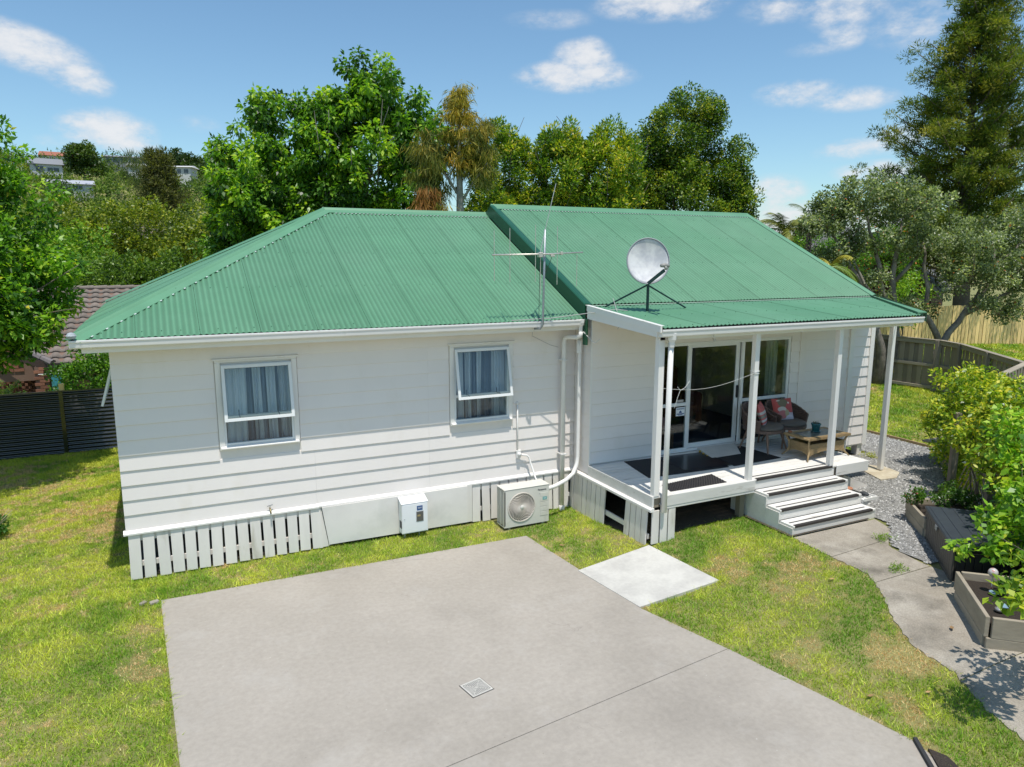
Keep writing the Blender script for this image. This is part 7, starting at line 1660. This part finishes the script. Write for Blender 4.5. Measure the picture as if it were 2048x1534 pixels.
for i, (pts_, a, b) in enumerate((([(21.9, 5.2, -.6), (21.7, 5.0, .8), (21.3, 5.1, 1.8), (20.8, 5.3, 3.0), (20.3, 5.7, 3.9), (19.9, 5.9, 4.6)], .17, .03), ([(21.7, 5.0, .9), (20.9, 5.3, 1.9), (20.2, 5.6, 2.5), (19.6, 5.8, 3.3)], .10, .025),
        ([(22.1, 5.1, -.6), (22.2, 4.9, 1.0), (21.9, 4.9, 2.3), (21.9, 5.0, 3.6), (22.1, 5.0, 4.8)], .19, .04), ([(22.0, 4.9, 1.8), (21.5, 5.1, 3.0), (21.3, 5.3, 4.2), (20.9, 5.5, 5.2)], .11, .03),
        ([(23.2, 4.2, -.6), (23.1, 4.2, .5), (23.7, 3.9, 1.7), (24.4, 3.5, 2.8), (24.6, 3.5, 4.0)], .16, .03), ([(23.3, 4.1, .9), (22.7, 4.3, 2.0), (22.7, 4.4, 3.2), (22.5, 4.5, 4.2)], .11, .03),
        ([(23.8, 3.8, 1.9), (25.0, 3.2, 2.6), (25.8, 2.9, 3.3)], .08, .02), ([(21.3, 5.1, 2.0), (21.0, 5.0, 2.6), (20.6, 5.5, 3.6), (20.9, 5.6, 4.9)], .06, .02), ([(24.0, 3.7, 2.3), (23.9, 3.4, 2.9), (23.3, 3.6, 3.4)], .05, .015), ([(22.0, 5.0, 3.0), (22.8, 4.8, 3.9), (23.6, 4.2, 4.4)], .07, .02), ([(24.5, 3.5, 3.3), (25.3, 3.2, 4.1), (26.1, 3.0, 4.8)], .06, .02))): crooked(m, pts_, a, b, 8, i)
rr = random.Random(12)
for c in C[::6]:
    c = Vector(c); k = min(K, key=lambda k_: (Vector(k_[0]) - c).length); a = Vector(k[0]) - Vector((0, 0, .3)); mid = a.lerp(c, .5) + Vector((rr.uniform(-.15, .15), rr.uniform(-.15, .15), rr.uniform(-.15, .15))); m.tube([a, mid, c], [.022, .014, .006], 5, False)
m.build('trunk', mat('lichen_bark', (.24, .21, .17), .9, nscale=5, namp=.3, rgb2=(.13, .11, .09), c_scale=3, bump=.6, bscale=12, bdist=.03), t, smooth=True)
# fillers behind it
FG = 'shrubs behind the grey leaved tree'
bush('garden_shrub', 'bright green shrub seen through the limbs of the grey leaved tree', 'shrub', 24.2, 10.5, -.7, [((24.6, 10.6, 3.6), (1.6, 1.2, 1.7), 60), ((23.2, 10.6, 2.6), (1.5, 1.2, 1.5), 50)], 70, .11, .05, [G1, G2, (.09, .2, .015), (.17, .3, .02)], .3, 111, group=FG)
bush('garden_shrub', 'green shrub with orange flowers among the pale limbs', 'shrub', 27.0, 9.5, -.7, [((27.2, 9.4, 3.3), (2.0, 1.2, 1.8), 70)], 70, .12, .055, [G1, G2, G3, (.13, .2, .03)], .3, 112, group=FG, accent=(.05, (.5, .16, .06)))
bush('garden_shrub', 'dark green shrub at the left foot of the grey leaved tree', 'shrub', 20.6, 8.6, -.7, [((20.6, 8.6, 2.6), (1.5, 1.2, 1.9), 60), ((21.9, 7.8, 1.6), (1.0, .9, 1.6), 36)], 70, .10, .05, DKG, .3, 113, group=FG, bias=.6)
bush('garden_shrub', 'yellow green shrub between the trunks in front of the golden fence', 'shrub', 24.8, 6.5, -.7, [((24.9, 6.5, 1.8), (.9, .8, 1.3), 34)], 60, .11, .05, [G2, G3, G4, G5], .25, 114, group=FG)
bush('far_bush', 'dark little treetop on the horizon behind the palm', 'tree', 36.5, 29, 0, [((36.6, 29, 6.1), (1.1, 1, .7), 20), ((35, 30, 5), (3.5, 2, .8), 30)], 50, .2, .12, DKG, .35, 115)
bush('far_bush', 'dark treetops closing the gap under the tall conifer', 'tree', 36, 9, -.7, [((36, 9.5, 3.6), (4.5, 2, 2.2), 90), ((41, 7, 3.6), (4.5, 2, 2.6), 70), ((33.5, 13, 3.2), (3, 2, 2.2), 60)], 60, .2, .07, [(.015, .028, .008), (.035, .055, .012), (.07, .09, .018), (.11, .12, .02)], .45, 116)
# palms
def palm(label, crown, n, L, seed, pal, az0=None, base_z=-.7):
    rr = random.Random(seed); t = tree('palm_tree', label, 'palm', (crown[0], crown[1], base_z), 'palms behind the right end of the roof'); Cn = Vector(crown)
    MB().tube([(crown[0], crown[1], base_z), tuple(crown)], [.14, .10], 9).build('trunk', BARKD, t, smooth=True); r_ = np.random.default_rng(seed)
    for k in range(n):
        a = 6.28 * k / n + rr.uniform(-.2, .2) if az0 is None else az0[k]; el = rr.uniform(.25, 1.25); d = Vector((math.cos(a) * math.cos(el), math.sin(a) * math.cos(el), math.sin(el))); P = []; p = Cn.copy(); N_ = 14
        for i in range(N_ + 1): P.append(p.copy()); d = (d + Vector((0, 0, -.13))).normalized(); p = p + d * (L / N_)
        m = MB(); m.tube(P, [.018 * (1 - .8 * i / N_) for i in range(N_ + 1)], 5)
        vs, cs = [], []
        col_ = np.array(pal[rr.randrange(len(pal))])
        for i in range(2, N_ + 1):
            for sub in range(2):
                q = P[i - 1].lerp(P[i], sub / 2); dd = (P[i] - P[i - 1]).normalized(); sdv = dd.cross(Vector((0, 0, 1))).normalized(); f = math.sin(math.pi * (i - 1) / (N_ + .5)) ** .6
                for s_ in (-1, 1):
                    e = (sdv * s_ + dd * .55 + Vector((0, 0, -.45 + rr.uniform(-.2, .1)))).normalized(); l = L * .33 * f * rr.uniform(.85, 1.1); w_ = dd * .017
                    b0 = len(m.v); m.v += [tuple(q - w_), tuple(q + w_), tuple(q + e * l)]; m.f.append((b0, b0 + 1, b0 + 2))
        m.build('frond', mat('palm_frond_%d' % (seed * 50 + k), tuple(col_), .5) if k < 3 else bpy.data.materials['palm_frond_%d' % (seed * 50 + k % 3)], t)
palm('palm with green upright fronds just beyond the right roof slope', (19.35, 7.2, 4.55), 14, 1.15, 5, [(.06, .12, .012), (.12, .17, .02), (.20, .22, .03)])
palm('taller palm with grey green fan of fronds beside the red gable', (22.7, 9.2, 5.05), 12, 1.2, 6, [(.10, .14, .07), (.13, .17, .09)])
palm('palm with drooping yellow fronds touching the lower roof edge', (19.15, 5.1, 3.40), 11, 1.1, 7, [(.38, .34, .04), (.20, .27, .03), (.14, .22, .025)])

# ================================================================= climbing vine and garden plants at the right edge
r = np.random.default_rng(120)
t = tree('climbing_vine', 'lush yellow green climbing vine smothering the trellis fence', 'vine', (12.6, -4, -.5))
K = [((14.9, -2.15, .85), (.75, .6, .62), 48), ((13.9, -2.75, .85), (.75, .55, .62), 46), ((14.6, -2.6, .15), (.7, .5, .55), 34), ((14.4, -2.1, 1.42), (.45, .35, .25), 12), ((15.25, -2.4, 1.25), (.4, .35, .35), 12), ((13.0, -3.6, .75), (.6, .55, .5), 30), ((13.5, -3.2, -.1), (.45, .35, .4), 16), ((12.2, -4.45, .7), (.5, .5, .5), 26), ((14.6, -1.85, .5), (.45, .4, .4), 16), ((12.9, -4.1, 1.15), (.75, .6, .5), 36), ((12.1, -4.7, .55), (.5, .5, .55), 24), ((13.9, -3.3, 1.3), (.6, .5, .35), 22), ((12.3, -4.9, 1.3), (.6, .6, .35), 20), ((14.1, -2.55, .1), (.55, .4, .45), 20)]
C = np.concatenate([ellip(r, c, rd, k, .45, .15) for c, rd, k in K])
VP = [(.028, .065, .008), (.06, .125, .012), (.13, .21, .018), (.25, .30, .028), (.42, .38, .05)]
emit('foliage', [leafcloud(r, C, .16, 62, .085, .052, VP, droop=.1, out=.7, up=.9, cvar=.15, bias=.55, surf=.25, accent=(.004, (.75, .75, .8)))], LEAF, t)
m = MB(); rr = random.Random(8)
for k in range(16):
    a = ta + td * rr.uniform(.7, 1.35); P = [Vector((a.x, a.y, -.5))]
    for i in range(6): P.append(P[-1] + Vector((rr.uniform(-.07, .07), rr.uniform(-.07, .07), .22)))
    m.tube(P, [.014] * 5 + [.010, .006], 5)
m.build('stem', TREEB, t, smooth=True)
t = tree('leafy_shrub', 'large leaved pale green shrub growing out of the near raised bed', 'shrub', (10.1, -6.0, -.3))
K = [((10.3, -5.85, .55), (.45, .45, .40), 30), ((10.2, -6.1, .15), (.4, .35, .35), 24), ((11.1, -5.4, .8), (.55, .5, .45), 30), ((9.85, -5.7, .15), (.2, .2, .12), 4), ((10.4, -6.5, .5), (.5, .5, .5), 30), ((11.4, -5.0, 1.25), (.5, .5, .35), 18), ((9.95, -5.6, .42), (.22, .2, .12), 6), ((10.6, -6.3, 1.1), (.4, .4, .3), 14), ((10.2, -6.7, -.05), (.35, .35, .25), 12), ((9.66, -5.46, .12), (.12, .1, .08), 2), ((11.25, -5.1, .3), (.3, .3, .25), 10)]
C = np.concatenate([ellip(r, c, rd, k, .4, .15) for c, rd, k in K])
emit('foliage', [leafcloud(r, C, .14, 34, .105, .072, [(.03, .09, .012), (.07, .17, .018), (.13, .26, .025), (.22, .33, .035), (.34, .38, .06)], droop=.1, out=.7, up=1.1, cvar=.15, bias=.5, surf=.3, fold=.15)], LEAF, t)
limbs((10.1, -6.1, -.3), [c for c, _, _ in K], .03, 121, TREEB, t, fork=.3, minr=.004)
t = tree('overhanging_shrub', 'shrub twigs reaching in over the path from beyond the lower right edge', 'shrub', (9.6, -8.2, -.6))
K = [((9.15, -7.45, .35), (.4, .35, .35), 16), ((9.6, -8.2, .5), (.6, .6, .6), 30), ((7.65, -7.25, .75), (.35, .25, .15), 9), ((8.2, -7.15, .7), (.35, .3, .2), 9), ((8.6, -7.4, .6), (.4, .3, .25), 10)]
C = np.concatenate([ellip(r, c, rd, k, .4, .15) for c, rd, k in K]); emit('foliage', [leafcloud(r, C, .15, 34, .095, .065, VP, up=1.0, bias=.5, surf=.3)], LEAF, t); limbs((9.6, -8.2, -.6), [c for c, _, _ in K], .03, 122, TREEB, t, fork=.3, minr=.004)
r = np.random.default_rng(130)
def lowplant(name, label, cat, x, y, z, rx, ry, rz, K_, per, L, W, pal, acc=None, seed=1):
    r = np.random.default_rng(seed); t = tree(name, label, cat, (x, y, z)); C = ellip(r, (x, y, z + rz * .6), (rx, ry, rz), K_, .2, .2, -.3); emit('foliage', [leafcloud(r, C, .06, per, L, W, pal, out=.8, up=.8, cvar=.2, surf=.2, accent=acc)], LEAF, t); MB().tube([(x, y, z - .03), (x, y, z + rz)], [.012, .006], 5).build('stem', TREEB, t); return t
lowplant('bedding_plant', 'dark leafy ground plants with white flowers in the far raised bed', 'plant', 11.7, -4.0, -.25, .45, .35, .28, 40, 40, .05, .03, [(.015, .04, .008), (.03, .08, .012), (.06, .12, .015)], (.035, (.75, .75, .78)), 131)
lowplant('bedding_plant', 'pink flowered plant at the back corner of the far raised bed', 'plant', 11.35, -3.62, -.25, .18, .15, .22, 14, 36, .045, .03, [(.03, .08, .01), (.06, .14, .015)], (.05, (.5, .06, .12)), 132)
lowplant('strawberry_plants', 'dark low leafy plants on the soil of the near raised bed', 'plant', 9.75, -6.35, -.22, .5, .5, .12, 46, 30, .055, .045, [(.02, .06, .008), (.04, .1, .012), (.08, .16, .02)], (.01, (.4, .2, .05)), 133)
lowplant('edge_flower', 'small plant with a pink bloom and dry stalks at the left edge of the lawn', 'plant', -2.02, 2.62, -.69, .22, .25, .22, 18, 40, .05, .03, [(.02, .07, .01), (.05, .14, .014)], (.03, (.5, .04, .10)), 134)
m = MB()
for k in range(7): a = random.uniform(-.3, 1.2); m.tube([(-2.1, 2.6, -.6), (-2.1 + .35 * math.cos(a), 2.6 + .35 * math.sin(a), -.35 + .1 * random.random())], [.004, .002], 4)
tag(m.build('dry_stalks', mat('straw', (.45, .38, .25), .8)), 'pale dry stalks fanning over the left lawn edge plant', 'twigs')
lowplant('fence_top_plant', 'pale leafy shrub tops just above the black fence at the far left', 'plant', -2.75, 8.6, .45, .5, .2, .32, 22, 34, .07, .035, [(.08, .14, .03), (.2, .27, .08), (.35, .38, .15)], None, 135)
lowplant('weed_tuft', 'yellowish weed growing in the gravel beside the house pile', 'plant', 13.9, -.75, -.48, .16, .12, .08, 10, 30, .05, .012, [(.15, .2, .03), (.3, .28, .05)], None, 136)
for i, (x, y, lb) in enumerate(((10.2, -3.92, 'green weeds in the gap between path slab and gravel'), (9.42, -4.72, 'weeds sprouting at the path joint near the storage box'))):
    lowplant('weed_tuft', lb, 'plant', x, y, -.49, .14, .08, .04, 10, 26, .04, .012, [(.06, .14, .012), (.15, .25, .02)], None, 140 + i)
